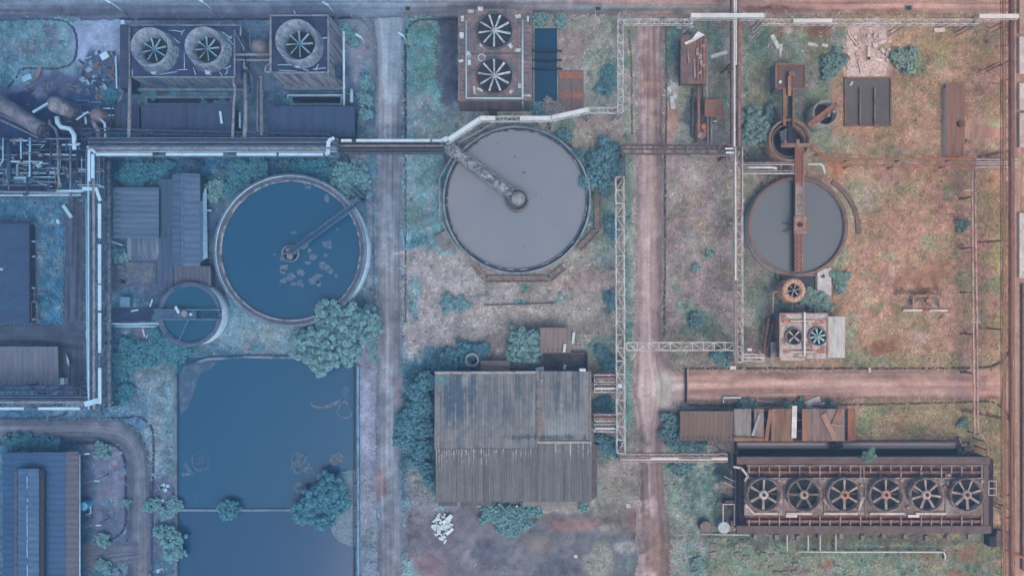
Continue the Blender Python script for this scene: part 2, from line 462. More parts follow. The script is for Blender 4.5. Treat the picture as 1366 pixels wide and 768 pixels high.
def tone_roof(x0, y0, x1, y1, z0, z1, name, parent, colfn, pitch=.6, dep=.06, res=1.0):
    """ribbed roof sheet whose weathering map is a colour attribute; y0 edge at z0, y1 edge at z1"""
    a, b_ = P(x0, y0, z0), P(x1, y1, z1)
    nx = max(8, int((x1-x0)/res)*2); ny = max(6, int((y1-y0)/res)); u = np.linspace(0, 1, nx+1); v = np.linspace(0, 1, ny+1)
    U, V = np.meshgrid(u, v); X = a[0]+(b_[0]-a[0])*U; Y = a[1]+(b_[1]-a[1])*V; Z = z0+(z1-z0)*V+dep*np.clip(np.sin((X-a[0])/pitch*2*math.pi)*2, -1, 1)*.5
    i = np.arange(ny)[:, None]*(nx+1)+np.arange(nx)[None]; f = np.stack([i+nx+1, i+nx+2, i+1, i], -1).reshape(-1, 4)
    o = np_obj(name, [np.stack([X, Y, Z], -1).reshape(-1, 3)], [f], ROOFM, parent)
    if o.data.polygons[0].normal.z < 0: o.data.flip_normals()
    set_tone(o.data, alb_a(colfn(x0+(x1-x0)*U, y0+(y1-y0)*V)).reshape(-1, 3))
    return o
# ================================================================ world, camera, sun, haze
def environment():
    w = bpy.data.worlds.new("World"); sc.world = w; w.use_nodes = True
    nt = w.node_tree; bg = nt.nodes['Background']; s = nt.nodes.new('ShaderNodeTexSky'); s.sky_type = 'NISHITA'; s.sun_disc = False
    s.sun_elevation = rad(66); s.sun_rotation = rad(155); s.dust_density = 6; s.air_density = 1.0; s.ozone_density = 1.0
    nt.links.new(s.outputs[0], bg.inputs[0]); bg.inputs[1].default_value = 0.14
    l = bpy.data.lights.new('sun', 'SUN'); l.energy = 0.75; l.angle = rad(45); l.color = (1, .96, .9)
    o = bpy.data.objects.new('sun', l); COL.objects.link(o); o.rotation_euler = (rad(24), 0, rad(180-155)); o.location = (0, 0, 170)
    c = bpy.data.cameras.new('camera'); co = bpy.data.objects.new('camera', c); COL.objects.link(co); co.location = (0, 0, H)
    c.sensor_width = 36; c.lens = 36*H/(1366*S); c.clip_end = 6000; c.clip_start = 1; sc.camera = co
    v = sc.view_settings; v.view_transform = 'Standard'; v.look = 'None'; v.gamma = 1; v.use_curve_mapping = False; v.exposure = 0.9
    sc.cycles.max_bounces = 5; sc.cycles.diffuse_bounces = 3; sc.cycles.glossy_bounces = 2; sc.cycles.volume_bounces = 0
    b = MB(); b.box(-560, -560, -1.2, 560, 560, 158)
    m = bpy.data.materials.new('haze'); m.use_nodes = True; n = m.node_tree; n.nodes.remove(n.nodes['Principled BSDF'])
    q = n.nodes.new('ShaderNodeVolumePrincipled'); q.inputs['Density'].default_value = 0.00058; q.inputs['Color'].default_value = (.28, .59, 1, 1)
    n.links.new(q.outputs[0], n.nodes['Material Output'].inputs['Volume'])
    o = b.build('haze', m); o['kind'] = 'stuff'; o['label'] = 'thin bluish haze in the air over the works'
environment()

# ================================================================ tone maps (soil, grass, asphalt) in photo-pixel space
def vnoise(x, y, seed):
    xi = np.floor(x).astype(np.int64); yi = np.floor(y).astype(np.int64); fx = x-xi; fy = y-yi
    fx = fx*fx*(3-2*fx); fy = fy*fy*(3-2*fy)
    def h(a, b):
        n = (a*374761393+b*668265263+seed*982451653) & 0x7fffffff
        n = ((n ^ (n >> 13))*1274126177) & 0x7fffffff
        return ((n ^ (n >> 16)) & 0xffff)/65535.0
    return (h(xi, yi)*(1-fx)+h(xi+1, yi)*fx)*(1-fy)+(h(xi, yi+1)*(1-fx)+h(xi+1, yi+1)*fx)*fy
def fbm(x, y, seed, o=4):
    t = 0; a = .5; s = 0
    for i in range(o):
        t = t+a*vnoise(x*2**i, y*2**i, seed+i*17); s += a; a *= .55
    return t/s
def lin_a(c):
    c = np.asarray(c, float)/255
    return np.where(c < .04045, c/12.92, ((c+.055)/1.055)**2.4)
def alb_a(c):
    c = np.array(c, float); r, g, b = c[..., 0], c[..., 1], c[..., 2]
    m = (b > r) & (g < (r+b)/2); g = np.where(m, g+.45*((r+b)/2-g), g); b = np.where(m, b-.12*(b-g), b)
    return np.clip((lin_a(np.stack([r, g, b], -1))-np.array(HZ))/np.array(K), .01, .8)

# (cx, cy, rx, ry, colour, strength, grass cover or None, shape 'e'/'r')
G = [  # patch colours carry the scene-wide blue-to-warm tint as well
 (240, 60, 300, 140, (78, 100, 136), .9, .15, 'r'), (60, 70, 110, 70, (88, 104, 144), 1, 0, 'r'), (125, 55, 38, 45, (122, 146, 186), .9, 0, 'e'), (140, 20, 60, 22, (120, 146, 188), .8, 0, 'e'),
 (30, 62, 72, 38, (96, 146, 160), 1, 1, 'r'), (20, 100, 30, 18, (94, 146, 164), 1, 1, 'e'), (72, 52, 12, 16, (100, 114, 142), .8, .6, 'e'), (30, 65, 25, 10, (104, 128, 152), .6, .8, 'e'), (10, 75, 14, 10, (80, 118, 148), .7, 1, 'e'),
 (70, 112, 40, 18, (72, 84, 124), .9, 0, 'e'), (60, 175, 75, 50, (46, 74, 118), 1, .05, 'r'), (135, 105, 30, 38, (60, 82, 122), .8, .1, 'e'), (240, 130, 100, 14, (66, 108, 134), .8, .6, 'r'), (415, 135, 60, 12, (62, 100, 128), .7, .5, 'r'), (145, 128, 12, 10, (50, 110, 146), .9, 1, 'e'),
 (480, 60, 22, 40, (112, 138, 158), .9, .5, 'e'), (479, 66, 16, 18, (118, 128, 154), 1, .1, 'e'), (478, 100, 10, 20, (118, 130, 160), .9, .1, 'e'), (488, 120, 9, 40, (70, 124, 148), 1, 1, 'e'), (462, 46, 12, 8, (66, 124, 140), 1, 1, 'e'), (484, 170, 8, 20, (84, 118, 146), .7, .8, 'e'),
 (565, 90, 26, 66, (92, 148, 156), 1, 1, 'r'), (560, 140, 22, 20, (124, 142, 160), .7, .9, 'e'), (556, 70, 14, 12, (82, 128, 140), .6, 1, 'e'), (585, 165, 30, 16, (84, 132, 146), .8, 1, 'e'), (555, 178, 18, 10, (132, 148, 164), .7, .8, 'e'),
 (600, 86, 14, 68, (84, 94, 124), 1, .03, 'r'),
 (570, 260, 32, 92, (104, 150, 164), 1, 1, 'r'), (552, 240, 10, 40, (118, 158, 172), .7, 1, 'e'), (590, 230, 16, 30, (76, 124, 140), .7, 1, 'e'), (556, 330, 14, 14, (70, 124, 140), .8, 1, 'e'), (575, 200, 20, 9, (94, 144, 160), .8, 1, 'e'),
 (640, 410, 105, 75, (150, 146, 160), .95, .9, 'r'), (760, 400, 65, 65, (142, 138, 146), .9, .8, 'r'), (610, 372, 40, 16, (160, 164, 176), .7, .9, 'e'), (690, 415, 70, 10, (168, 162, 170), .75, .8, 'e'), (650, 395, 35, 3, (104, 124, 138), .6, .7, 'e'), (790, 370, 30, 18, (138, 122, 128), .6, .5, 'e'), (750, 378, 18, 10, (160, 142, 142), .6, .7, 'e'), (605, 405, 22, 9, (86, 136, 148), .9, 1, 'e'), (693, 403, 10, 5, (96, 146, 152), .8, 1, 'e'), (748, 398, 9, 6, (96, 144, 150), .8, 1, 'e'), (700, 383, 6, 4, (92, 140, 150), .8, 1, 'e'), (552, 400, 9, 40, (104, 160, 170), .75, 1, 'e'), (660, 455, 18, 14, (120, 116, 128), .7, .5, 'e'), (580, 440, 40, 20, (138, 136, 152), .6, .9, 'e'), (815, 400, 10, 14, (78, 116, 128), .7, 1, 'e'), (795, 465, 25, 16, (104, 140, 144), .8, 1, 'e'), (812, 480, 14, 12, (66, 110, 124), .7, 1, 'e'),
 (790, 85, 42, 58, (134, 144, 148), 1, .85, 'r'), (762, 65, 16, 34, (146, 134, 144), .9, .4, 'e'), (800, 50, 24, 18, (142, 140, 142), .7, .8, 'e'), (812, 105, 12, 26, (88, 128, 138), .8, 1, 'e'), (795, 75, 14, 14, (128, 150, 152), .7, 1, 'e'), (812, 40, 14, 10, (134, 150, 150), .7, 1, 'e'),
 (800, 170, 40, 22, (148, 138, 146), .9, .5, 'e'), (730, 145, 18, 8, (130, 138, 156), .8, .5, 'e'), (752, 172, 16, 14, (104, 132, 138), .9, 1, 'e'), (800, 260, 24, 55, (96, 134, 144), .85, 1, 'r'), (806, 330, 18, 30, (122, 146, 152), .7, 1, 'e'), (780, 345, 18, 14, (140, 140, 148), .7, .8, 'e'),
 (838, 300, 5, 190, (100, 142, 142), .8, 1, 'r'), (843, 110, 4, 70, (146, 152, 146), .7, .8, 'r'), (845, 320, 4, 150, (158, 152, 158), .7, .5, 'r'), (838, 520, 5, 70, (96, 146, 142), .9, 1, 'r'), (846, 540, 4, 60, (146, 138, 144), .7, .4, 'r'),
 (555, 570, 32, 100, (64, 112, 132), 1, 1, 'r'), (558, 640, 18, 30, (132, 140, 154), .9, .9, 'e'), (565, 680, 24, 26, (120, 118, 138), .9, .5, 'e'), (600, 690, 30, 20, (116, 116, 136), .9, .4, 'e'), (628, 702, 6, 10, (104, 160, 166), .9, 1, 'e'), (545, 720, 8, 30, (130, 130, 150), .7, .4, 'e'),
 (700, 735, 150, 55, (106, 106, 128), 1, .03, 'r'), (570, 752, 26, 20, (126, 112, 134), .8, 0, 'e'), (720, 728, 22, 14, (126, 118, 132), .7, .02, 'e'), (770, 700, 40, 10, (136, 114, 118), .75, 0, 'e'), (625, 745, 10, 14, (128, 128, 150), .8, 0, 'e'), (700, 690, 50, 8, (110, 98, 116), .7, 0, 'e'), (757, 680, 15, 7, (138, 136, 146), .8, .2, 'e'), (660, 735, 30, 14, (90, 96, 126), .6, 0, 'e'), (740, 755, 30, 12, (90, 94, 124), .6, 0, 'e'), (685, 764, 40, 3, (116, 120, 142), .6, .2, 'e'),
 (815, 640, 22, 50, (138, 134, 142), .95, .5, 'r'), (806, 600, 10, 22, (90, 124, 132), .8, 1, 'e'), (798, 652, 6, 12, (128, 152, 152), .8, 1, 'e'), (825, 690, 30, 20, (102, 98, 112), .7, .3, 'e'), (812, 705, 18, 8, (138, 136, 142), .7, .3, 'e'), (833, 730, 14, 9, (166, 166, 176), .7, .1, 'e'), (800, 752, 20, 26, (146, 152, 152), .9, .9, 'e'), (838, 750, 16, 12, (108, 122, 136), .7, .5, 'e'), (845, 690, 10, 20, (134, 114, 114), .6, 0, 'e'),
 (932, 330, 42, 130, (146, 136, 144), .95, .85, 'r'), (925, 240, 16, 10, (162, 156, 164), .6, .6, 'e'), (900, 262, 8, 26, (152, 150, 148), .6, .8, 'e'), (935, 262, 14, 10, (166, 142, 140), .5, .6, 'e'), (935, 300, 8, 12, (164, 146, 138), .6, .7, 'e'), (930, 340, 20, 20, (150, 144, 156), .6, .7, 'e'), (922, 320, 6, 10, (156, 158, 170), .6, .7, 'e'), (947, 339, 4, 4, (92, 136, 132), .9, 1, 'e'), (929, 357, 5, 4, (110, 146, 138), .9, 1, 'e'), (912, 410, 12, 14, (124, 150, 150), .8, 1, 'e'), (930, 430, 24, 18, (104, 134, 138), .85, 1, 'e'), (900, 380, 8, 12, (134, 154, 150), .7, 1, 'e'), (945, 390, 22, 16, (142, 130, 142), .6, .8, 'e'), (950, 445, 25, 12, (104, 126, 128), .7, .9, 'e'), (935, 478, 50, 10, (132, 128, 132), .8, .6, 'r'), (962, 476, 14, 9, (96, 126, 132), .8, 1, 'e'), (968, 260, 8, 60, (134, 134, 132), .6, .9, 'r'),
 (935, 120, 52, 85, (124, 132, 138), 1, .8, 'r'), (895, 60, 8, 26, (96, 132, 140), .9, 1, 'e'), (905, 40, 18, 8, (104, 138, 140), .8, 1, 'e'), (948, 55, 24, 20, (108, 134, 134), .8, 1, 'e'), (965, 100, 14, 30, (122, 126, 124), .8, .9, 'e'), (896, 165, 14, 36, (164, 140, 136), .9, .1, 'e'), (898, 118, 9, 8, (170, 170, 178), .7, .1, 'e'), (925, 160, 16, 30, (84, 96, 112), .8, .3, 'e'), (962, 165, 9, 14, (112, 108, 112), .8, .3, 'e'), (968, 140, 6, 9, (88, 128, 134), .8, 1, 'e'),
 (1060, 120, 72, 86, (120, 132, 130), 1, .95, 'r'), (1090, 40, 22, 10, (136, 104, 98), .85, .2, 'e'), (1048, 40, 18, 8, (144, 116, 112), .8, .2, 'e'), (1052, 40, 7, 7, (190, 176, 178), .7, .1, 'e'), (1010, 60, 18, 18, (98, 124, 128), .8, 1, 'e'), (1040, 75, 14, 12, (134, 136, 132), .7, .9, 'e'), (1020, 110, 16, 26, (122, 126, 122), .8, .9, 'e'), (1085, 70, 20, 16, (126, 126, 122), .7, .9, 'e'), (1090, 130, 16, 16, (126, 138, 124), .8, .9, 'e'), (1110, 88, 18, 18, (100, 124, 118), .9, 1, 'e'), (1100, 190, 24, 16, (134, 142, 130), .8, .9, 'e'), (1030, 215, 34, 16, (84, 90, 98), .8, .3, 'e'), (1010, 210, 14, 14, (72, 84, 96), .7, .3, 'e'), (1105, 250, 14, 22, (136, 128, 128), .8, .4, 'e'), (1035, 400, 34, 34, (96, 118, 122), .9, .9, 'r'), (1000, 400, 14, 60, (124, 136, 134), .8, 1, 'e'), (1003, 260, 16, 34, (112, 116, 120), .8, .6, 'e'), (1002, 360, 12, 22, (128, 128, 128), .7, .8, 'e'), (1000, 455, 20, 20, (116, 112, 114), .7, .5, 'e'),
 (1240, 110, 108, 90, (172, 144, 124), 1, .9, 'r'), (1240, 280, 130, 190, (168, 136, 122), 1, .9, 'r'), (1155, 68, 28, 36, (206, 182, 180), 1, .02, 'r'), (1170, 40, 22, 14, (210, 188, 186), .9, .02, 'e'), (1150, 75, 8, 20, (178, 150, 148), .5, 0, 'e'), (1180, 100, 20, 8, (150, 122, 116), .6, .2, 'e'),
 (1210, 78, 22, 18, (134, 146, 130), .9, 1, 'e'), (1255, 82, 10, 24, (174, 164, 138), .8, 1, 'e'), (1180, 65, 14, 8, (160, 146, 124), .7, 1, 'e'), (1330, 168, 24, 10, (150, 146, 122), .8, 1, 'e'), (1320, 145, 18, 16, (178, 148, 122), .6, .9, 'e'), (1323, 52, 14, 8, (122, 110, 104), .7, .6, 'e'), (1300, 40, 20, 10, (164, 150, 122), .6, .9, 'e'), (1270, 88, 8, 12, (138, 112, 102), .6, .4, 'e'), (1244, 60, 30, 14, (178, 144, 120), .6, .9, 'e'), (1252, 150, 8, 40, (150, 124, 112), .6, .7, 'e'), (1208, 160, 10, 60, (176, 144, 122), .5, .9, 'e'),
 (1140, 265, 30, 24, (142, 144, 130), .85, 1, 'e'), (1190, 210, 40, 14, (150, 146, 130), .7, 1, 'e'), (1125, 190, 24, 12, (148, 146, 132), .8, 1, 'e'), (1120, 225, 20, 7, (186, 136, 118), .8, .2, 'e'), (1115, 240, 14, 8, (176, 132, 118), .7, .2, 'e'), (1195, 250, 24, 14, (146, 134, 116), .7, 1, 'e'), (1205, 310, 40, 30, (170, 134, 126), .9, .5, 'e'), (1160, 300, 20, 16, (160, 134, 122), .7, .8, 'e'), (1235, 322, 14, 12, (164, 160, 138), .85, 1, 'e'), (1190, 342, 20, 7, (164, 158, 138), .8, 1, 'e'), (1268, 255, 10, 12, (134, 136, 122), .7, 1, 'e'), (1285, 240, 24, 18, (152, 128, 114), .6, .9, 'e'), (1335, 340, 9, 50, (168, 160, 122), .9, 1, 'e'), (1322, 250, 16, 30, (180, 142, 118), .7, .9, 'e'), (1310, 330, 12, 30, (166, 136, 120), .7, .8, 'e'), (1330, 200, 16, 14, (144, 128, 110), .6, .8, 'e'),
 (1118, 335, 12, 36, (136, 146, 134), .8, 1, 'e'), (1122, 375, 12, 16, (126, 152, 140), .9, 1, 'e'), (1160, 390, 36, 24, (172, 142, 130), .7, .8, 'e'), (1222, 370, 38, 18, (148, 116, 108), 1, .1, 'r'), (1191, 360, 6, 10, (190, 166, 162), .7, .1, 'e'), (1220, 388, 34, 6, (104, 88, 86), .8, .2, 'r'), (1230, 402, 26, 9, (112, 104, 94), .8, .6, 'e'), (1175, 466, 17, 15, (140, 106, 100), .95, .1, 'r'), (1227, 450, 14, 14, (172, 154, 152), .6, .5, 'e'), (1170, 410, 12, 10, (138, 134, 118), .7, .9, 'e'), (1225, 425, 40, 14, (148, 134, 116), .6, 1, 'e'), (1290, 380, 18, 20, (150, 146, 124), .7, 1, 'e'), (1280, 420, 24, 24, (168, 136, 120), .6, .8, 'e'), (1305, 425, 10, 8, (176, 164, 160), .6, .5, 'e'), (1335, 450, 10, 40, (176, 162, 128), .8, 1, 'e'), (1330, 380, 12, 16, (148, 150, 126), .7, 1, 'e'), (1220, 482, 130, 9, (160, 146, 124), .85, 1, 'r'), (1140, 478, 14, 12, (128, 144, 124), .9, 1, 'e'), (1172, 482, 10, 5, (124, 144, 128), .7, 1, 'e'), (1135, 440, 10, 26, (140, 148, 134), .8, 1, 'e'), (1165, 440, 22, 16, (176, 146, 132), .6, .8, 'e'),
 (1240, 562, 105, 26, (152, 138, 118), 1, 1, 'r'), (1160, 560, 20, 20, (136, 148, 124), .8, 1, 'e'), (1230, 580, 60, 8, (126, 118, 104), .7, 1, 'e'), (1330, 560, 18, 20, (166, 146, 120), .8, 1, 'e'), (1190, 565, 24, 10, (164, 136, 120), .6, 1, 'e'), (1280, 560, 22, 14, (158, 146, 120), .7, 1, 'e'),
 (1335, 640, 16, 70, (150, 138, 118), .95, 1, 'r'), (1345, 690, 10, 30, (158, 148, 116), .7, 1, 'e'), (1325, 606, 14, 12, (138, 122, 108), .7, .7, 'e'), (1330, 655, 18, 12, (130, 104, 96), .7, .3, 'e'),
 (910, 590, 26, 30, (78, 120, 128), .9, 1, 'e'), (1000, 535, 80, 10, (110, 108, 108), .8, .5, 'r'), (990, 540, 14, 7, (88, 124, 124), .8, 1, 'e'), (1080, 540, 24, 7, (96, 118, 114), .8, 1, 'e'), (918, 680, 38, 85, (124, 148, 152), 1, 1, 'r'), (900, 640, 8, 50, (134, 156, 150), .7, 1, 'e'), (900, 730, 16, 30, (134, 142, 142), .7, .9, 'e'), (935, 640, 24, 24, (96, 122, 128), .7, .9, 'e'), (965, 625, 14, 22, (64, 80, 98), .9, .3, 'e'), (962, 672, 10, 24, (84, 100, 110), .7, .5, 'e'), (1140, 745, 200, 32, (122, 142, 134), 1, .95, 'r'), (1130, 718, 190, 8, (100, 104, 104), .85, .6, 'r'), (1000, 720, 34, 14, (114, 128, 126), .7, .8, 'e'), (1060, 735, 14, 8, (142, 128, 120), .6, .5, 'e'), (1105, 753, 8, 10, (140, 112, 106), .8, .3, 'e'), (1240, 750, 20, 14, (146, 128, 122), .7, .6, 'e'), (1295, 738, 18, 12, (150, 120, 110), .85, .2, 'e'), (1030, 755, 40, 10, (132, 128, 124), .6, .5, 'e'), (1190, 755, 24, 10, (128, 150, 136), .6, 1, 'e'), (1320, 735, 20, 26, (142, 138, 118), .7, 1, 'e'), (1300, 720, 12, 6, (120, 138, 122), .7, 1, 'e'), (955, 745, 24, 18, (118, 140, 136), .7, .9, 'e'), (1275, 765, 10, 8, (156, 120, 112), .7, .2, 'e'),
 # west side
 (330, 300, 190, 130, (72, 122, 148), 1, 1, 'r'), (225, 300, 80, 100, (66, 92, 128), .9, .4, 'r'), (190, 225, 60, 20, (46, 102, 132), .9, 1, 'r'), (325, 220, 70, 20, (48, 104, 136), .9, 1, 'r'), (460, 330, 40, 80, (70, 112, 142), .8, .8, 'r'), (478, 215, 14, 10, (118, 138, 160), .8, .8, 'e'), (493, 330, 4, 90, (120, 132, 162), .8, .3, 'r'),
 (180, 375, 32, 26, (84, 98, 132), .9, .4, 'e'), (172, 400, 20, 18, (66, 110, 144), .8, 1, 'e'), (180, 420, 36, 10, (62, 80, 118), .9, .1, 'r'), (185, 450, 16, 14, (86, 100, 136), .9, .2, 'e'), (165, 455, 14, 18, (50, 108, 142), .9, 1, 'e'), (210, 465, 60, 16, (64, 126, 152), .95, 1, 'e'), (190, 480, 30, 14, (66, 124, 152), .9, 1, 'e'), (340, 445, 70, 24, (108, 152, 166), 1, 1, 'e'), (310, 425, 20, 20, (96, 148, 162), .9, 1, 'e'), (350, 465, 30, 8, (130, 146, 168), .7, .8, 'e'), (345, 462, 10, 6, (78, 138, 156), .8, 1, 'e'),
 (205, 510, 30, 34, (126, 150, 172), 1, 1, 'e'), (212, 580, 18, 60, (118, 152, 168), 1, 1, 'r'), (225, 560, 6, 60, (110, 160, 176), .6, 1, 'r'), (170, 530, 12, 30, (70, 126, 150), .8, 1, 'e'), (215, 655, 16, 20, (94, 112, 148), .9, .6, 'e'), (220, 690, 20, 50, (92, 104, 142), .9, .2, 'r'), (238, 678, 16, 8, (112, 140, 168), .8, .8, 'e'), (158, 545, 20, 6, (96, 140, 160), .8, 1, 'e'),
 (75, 360, 50, 80, (64, 116, 146), 1, 1, 'r'), (60, 285, 60, 14, (64, 114, 146), .9, 1, 'e'), (20, 280, 30, 12, (66, 120, 150), .8, 1, 'e'), (47, 370, 8, 60, (86, 98, 132), .8, .2, 'r'), (85, 410, 5, 20, (104, 146, 170), .8, .9, 'e'), (65, 400, 16, 30, (58, 120, 152), .8, 1, 'e'), (92, 290, 8, 8, (90, 106, 140), .8, .2, 'e'),
 (45, 592, 50, 10, (52, 108, 142), .95, 1, 'r'), (40, 553, 45, 6, (66, 124, 154), .95, 1, 'r'), (140, 650, 32, 60, (92, 104, 138), 1, .15, 'r'), (120, 640, 10, 30, (64, 86, 124), .8, .3, 'e'), (150, 660, 14, 16, (110, 114, 146), .7, .1, 'e'), (155, 600, 10, 9, (114, 138, 168), .7, .4, 'e'), (150, 695, 16, 24, (82, 104, 140), .7, .4, 'e'), (148, 670, 20, 3, (84, 134, 164), .8, .9, 'e'), (132, 630, 2, 50, (106, 126, 158), .6, .4, 'r'), (115, 700, 8, 40, (58, 84, 124), .8, .2, 'e'), (153, 618, 5, 4, (128, 116, 140), .7, 0, 'e'),
 (490, 620, 14, 160, (124, 134, 164), 1, .25, 'r'), (486, 560, 8, 60, (134, 148, 180), .7, .1, 'r'), (462, 700, 18, 40, (128, 142, 170), .9, .6, 'e'), (470, 665, 16, 30, (120, 140, 166), .8, .7, 'e'), (492, 730, 8, 30, (112, 148, 164), .7, .9, 'e'), (485, 460, 10, 40, (120, 128, 160), .9, .2, 'e'), (480, 405, 12, 18, (62, 112, 142), .8, 1, 'e'), (498, 350, 5, 60, (92, 128, 152), .7, .7, 'r'),
]
def ground_tone(px, py):
    """-> albedo array and grass cover for photo-pixel coordinates"""
    xs = [0, 250, 540, 700, 930, 1130, 1366]
    cs = np.array([(76, 116, 148), (74, 118, 146), (98, 146, 160), (140, 142, 152), (140, 134, 138), (160, 138, 126), (170, 142, 122)], float)  # overall tint put into the base colours, blue in the west, warm in the east
    c = np.stack([np.interp(px, xs, cs[:, k]) for k in range(3)], -1)
    g = np.full(px.shape, .9)
    n1 = fbm(px/26, py/26, 3); n2 = fbm(px/7, py/7, 9, 3); n3 = fbm(px/60, py/60, 21)
    for (cx, cy, rx, ry, col, st, gr, sh) in G:
        m = (np.abs(px-cx) < rx*1.9+6) & (np.abs(py-cy) < ry*1.9+6)
        if not m.any(): continue
        dx = np.abs(px[m]-cx)/rx; dy = np.abs(py[m]-cy)/ry
        d = np.sqrt(dx*dx+dy*dy) if sh == 'e' else np.maximum(dx, dy)
        # a ragged edge a few pixels wide, whatever the size of the patch
        mn = min(rx, ry)
        if sh == 'e': d = d+(n1[m]-.5)*1.1+(n2[m]-.5)*.8
        else: d = d+((n1[m]-.5)*40+(n2[m]-.5)*16)/mn*(.5 if mn > 8 else .25)
        wd = .5 if sh == 'e' else min(.6, 10/mn)
        w = np.clip((1+wd/2-d)/wd, 0, 1); w = w*w*(3-2*w)*st
        c[m] += (np.array(col, float)-c[m])*w[:, None]
        if gr is not None: g[m] += (gr-g[m])*w
    # broad and small mottling
    k = 1+(n1-.5)*.22+(n2-.5)*.32+(n3-.5)*.14
    # dead stalks among green, green among dry
    v = fbm(px/11+50, py/11, 33, 4)
    t = np.clip((v-.55)*5, 0, 1)*np.clip(g, 0, 1)*.5
    dry = np.stack([np.interp(px, [0, 683, 1366], q) for q in ((118, 158, 188), (146, 150, 136), (172, 162, 150))], -1)
    c += (dry-c)*t[..., None]
    v2 = np.clip((.44-v)*6, 0, 1)*np.clip(g, 0, 1)*.38
    grn = np.stack([np.interp(px, [0, 683, 1366], q) for q in ((56, 104, 120), (116, 128, 136), (142, 124, 108))], -1)
    c += (grn-c)*v2[..., None]
    wl = np.clip((720-px)/220, 0, 1)[..., None]; c += np.array((5., -4., 8.))*wl  # adds the blue cast to all colours on the west side
    # broad soft patches: thin pale turf, worn bare soil
    big = fbm(px/42+7, py/36, 91, 3); gg = np.clip(g, 0, 1)
    w1 = (np.clip((big-.56)*7, 0, 1)*gg*.4)[..., None]; w2 = (np.clip((.43-big)*7, 0, 1)*gg*.4)[..., None]
    pale = np.stack([np.interp(px, [0, 683, 1366], q) for q in ((122, 158, 182), (166, 162, 168), (186, 162, 140))], -1); soil = np.stack([np.interp(px, [0, 683, 1366], q) for q in ((72, 104, 138), (124, 122, 134), (150, 116, 104))], -1)
    c += (pale-c)*w1; c += (soil-c)*w2
    return np.clip(alb_a(c*k[..., None])*1.16, .01, .8), g

def set_tone(me, col):
    a = me.color_attributes.new('tone', 'FLOAT_COLOR', 'POINT')
    a.data.foreach_set('color', np.concatenate([col, np.ones((len(col), 1))], 1).astype(np.float32).ravel())

def make_ground():
    st = 2.6
    xs = np.concatenate([[-20000, -3000, -800, -300, -120], np.arange(-60, 1427, st), [1500, 1680, 2200, 4400, 21000]])
    ys = np.concatenate([[-20000, -3000, -800, -300, -120], np.arange(-60, 829, st), [900, 1080, 1600, 3800, 20000]])
    X, Y = np.meshgrid(xs, ys); c, g = ground_tone(X, Y)
    nx, ny = len(xs), len(ys)
    v = np.stack([(X-683)*S, (384-Y)*S, np.zeros_like(X)], -1).reshape(-1, 3)
    i = np.arange(ny-1)[:, None]*nx+np.arange(nx-1)[None]
    f = np.stack([i+nx, i+nx+1, i+1, i], -1).reshape(-1, 4)
    m = attr_mat('soil_and_grass', fine=.28, scale=2.6, bump=.6)
    o = np_obj('ground', [v], [f], m); o.location = (0, 0, 0)
    vv = (v).astype(np.float32); o.data.vertices.foreach_set('co', vv.ravel()); o.data.update()
    set_tone(o.data, c.reshape(-1, 3)); struct(o)
make_ground()

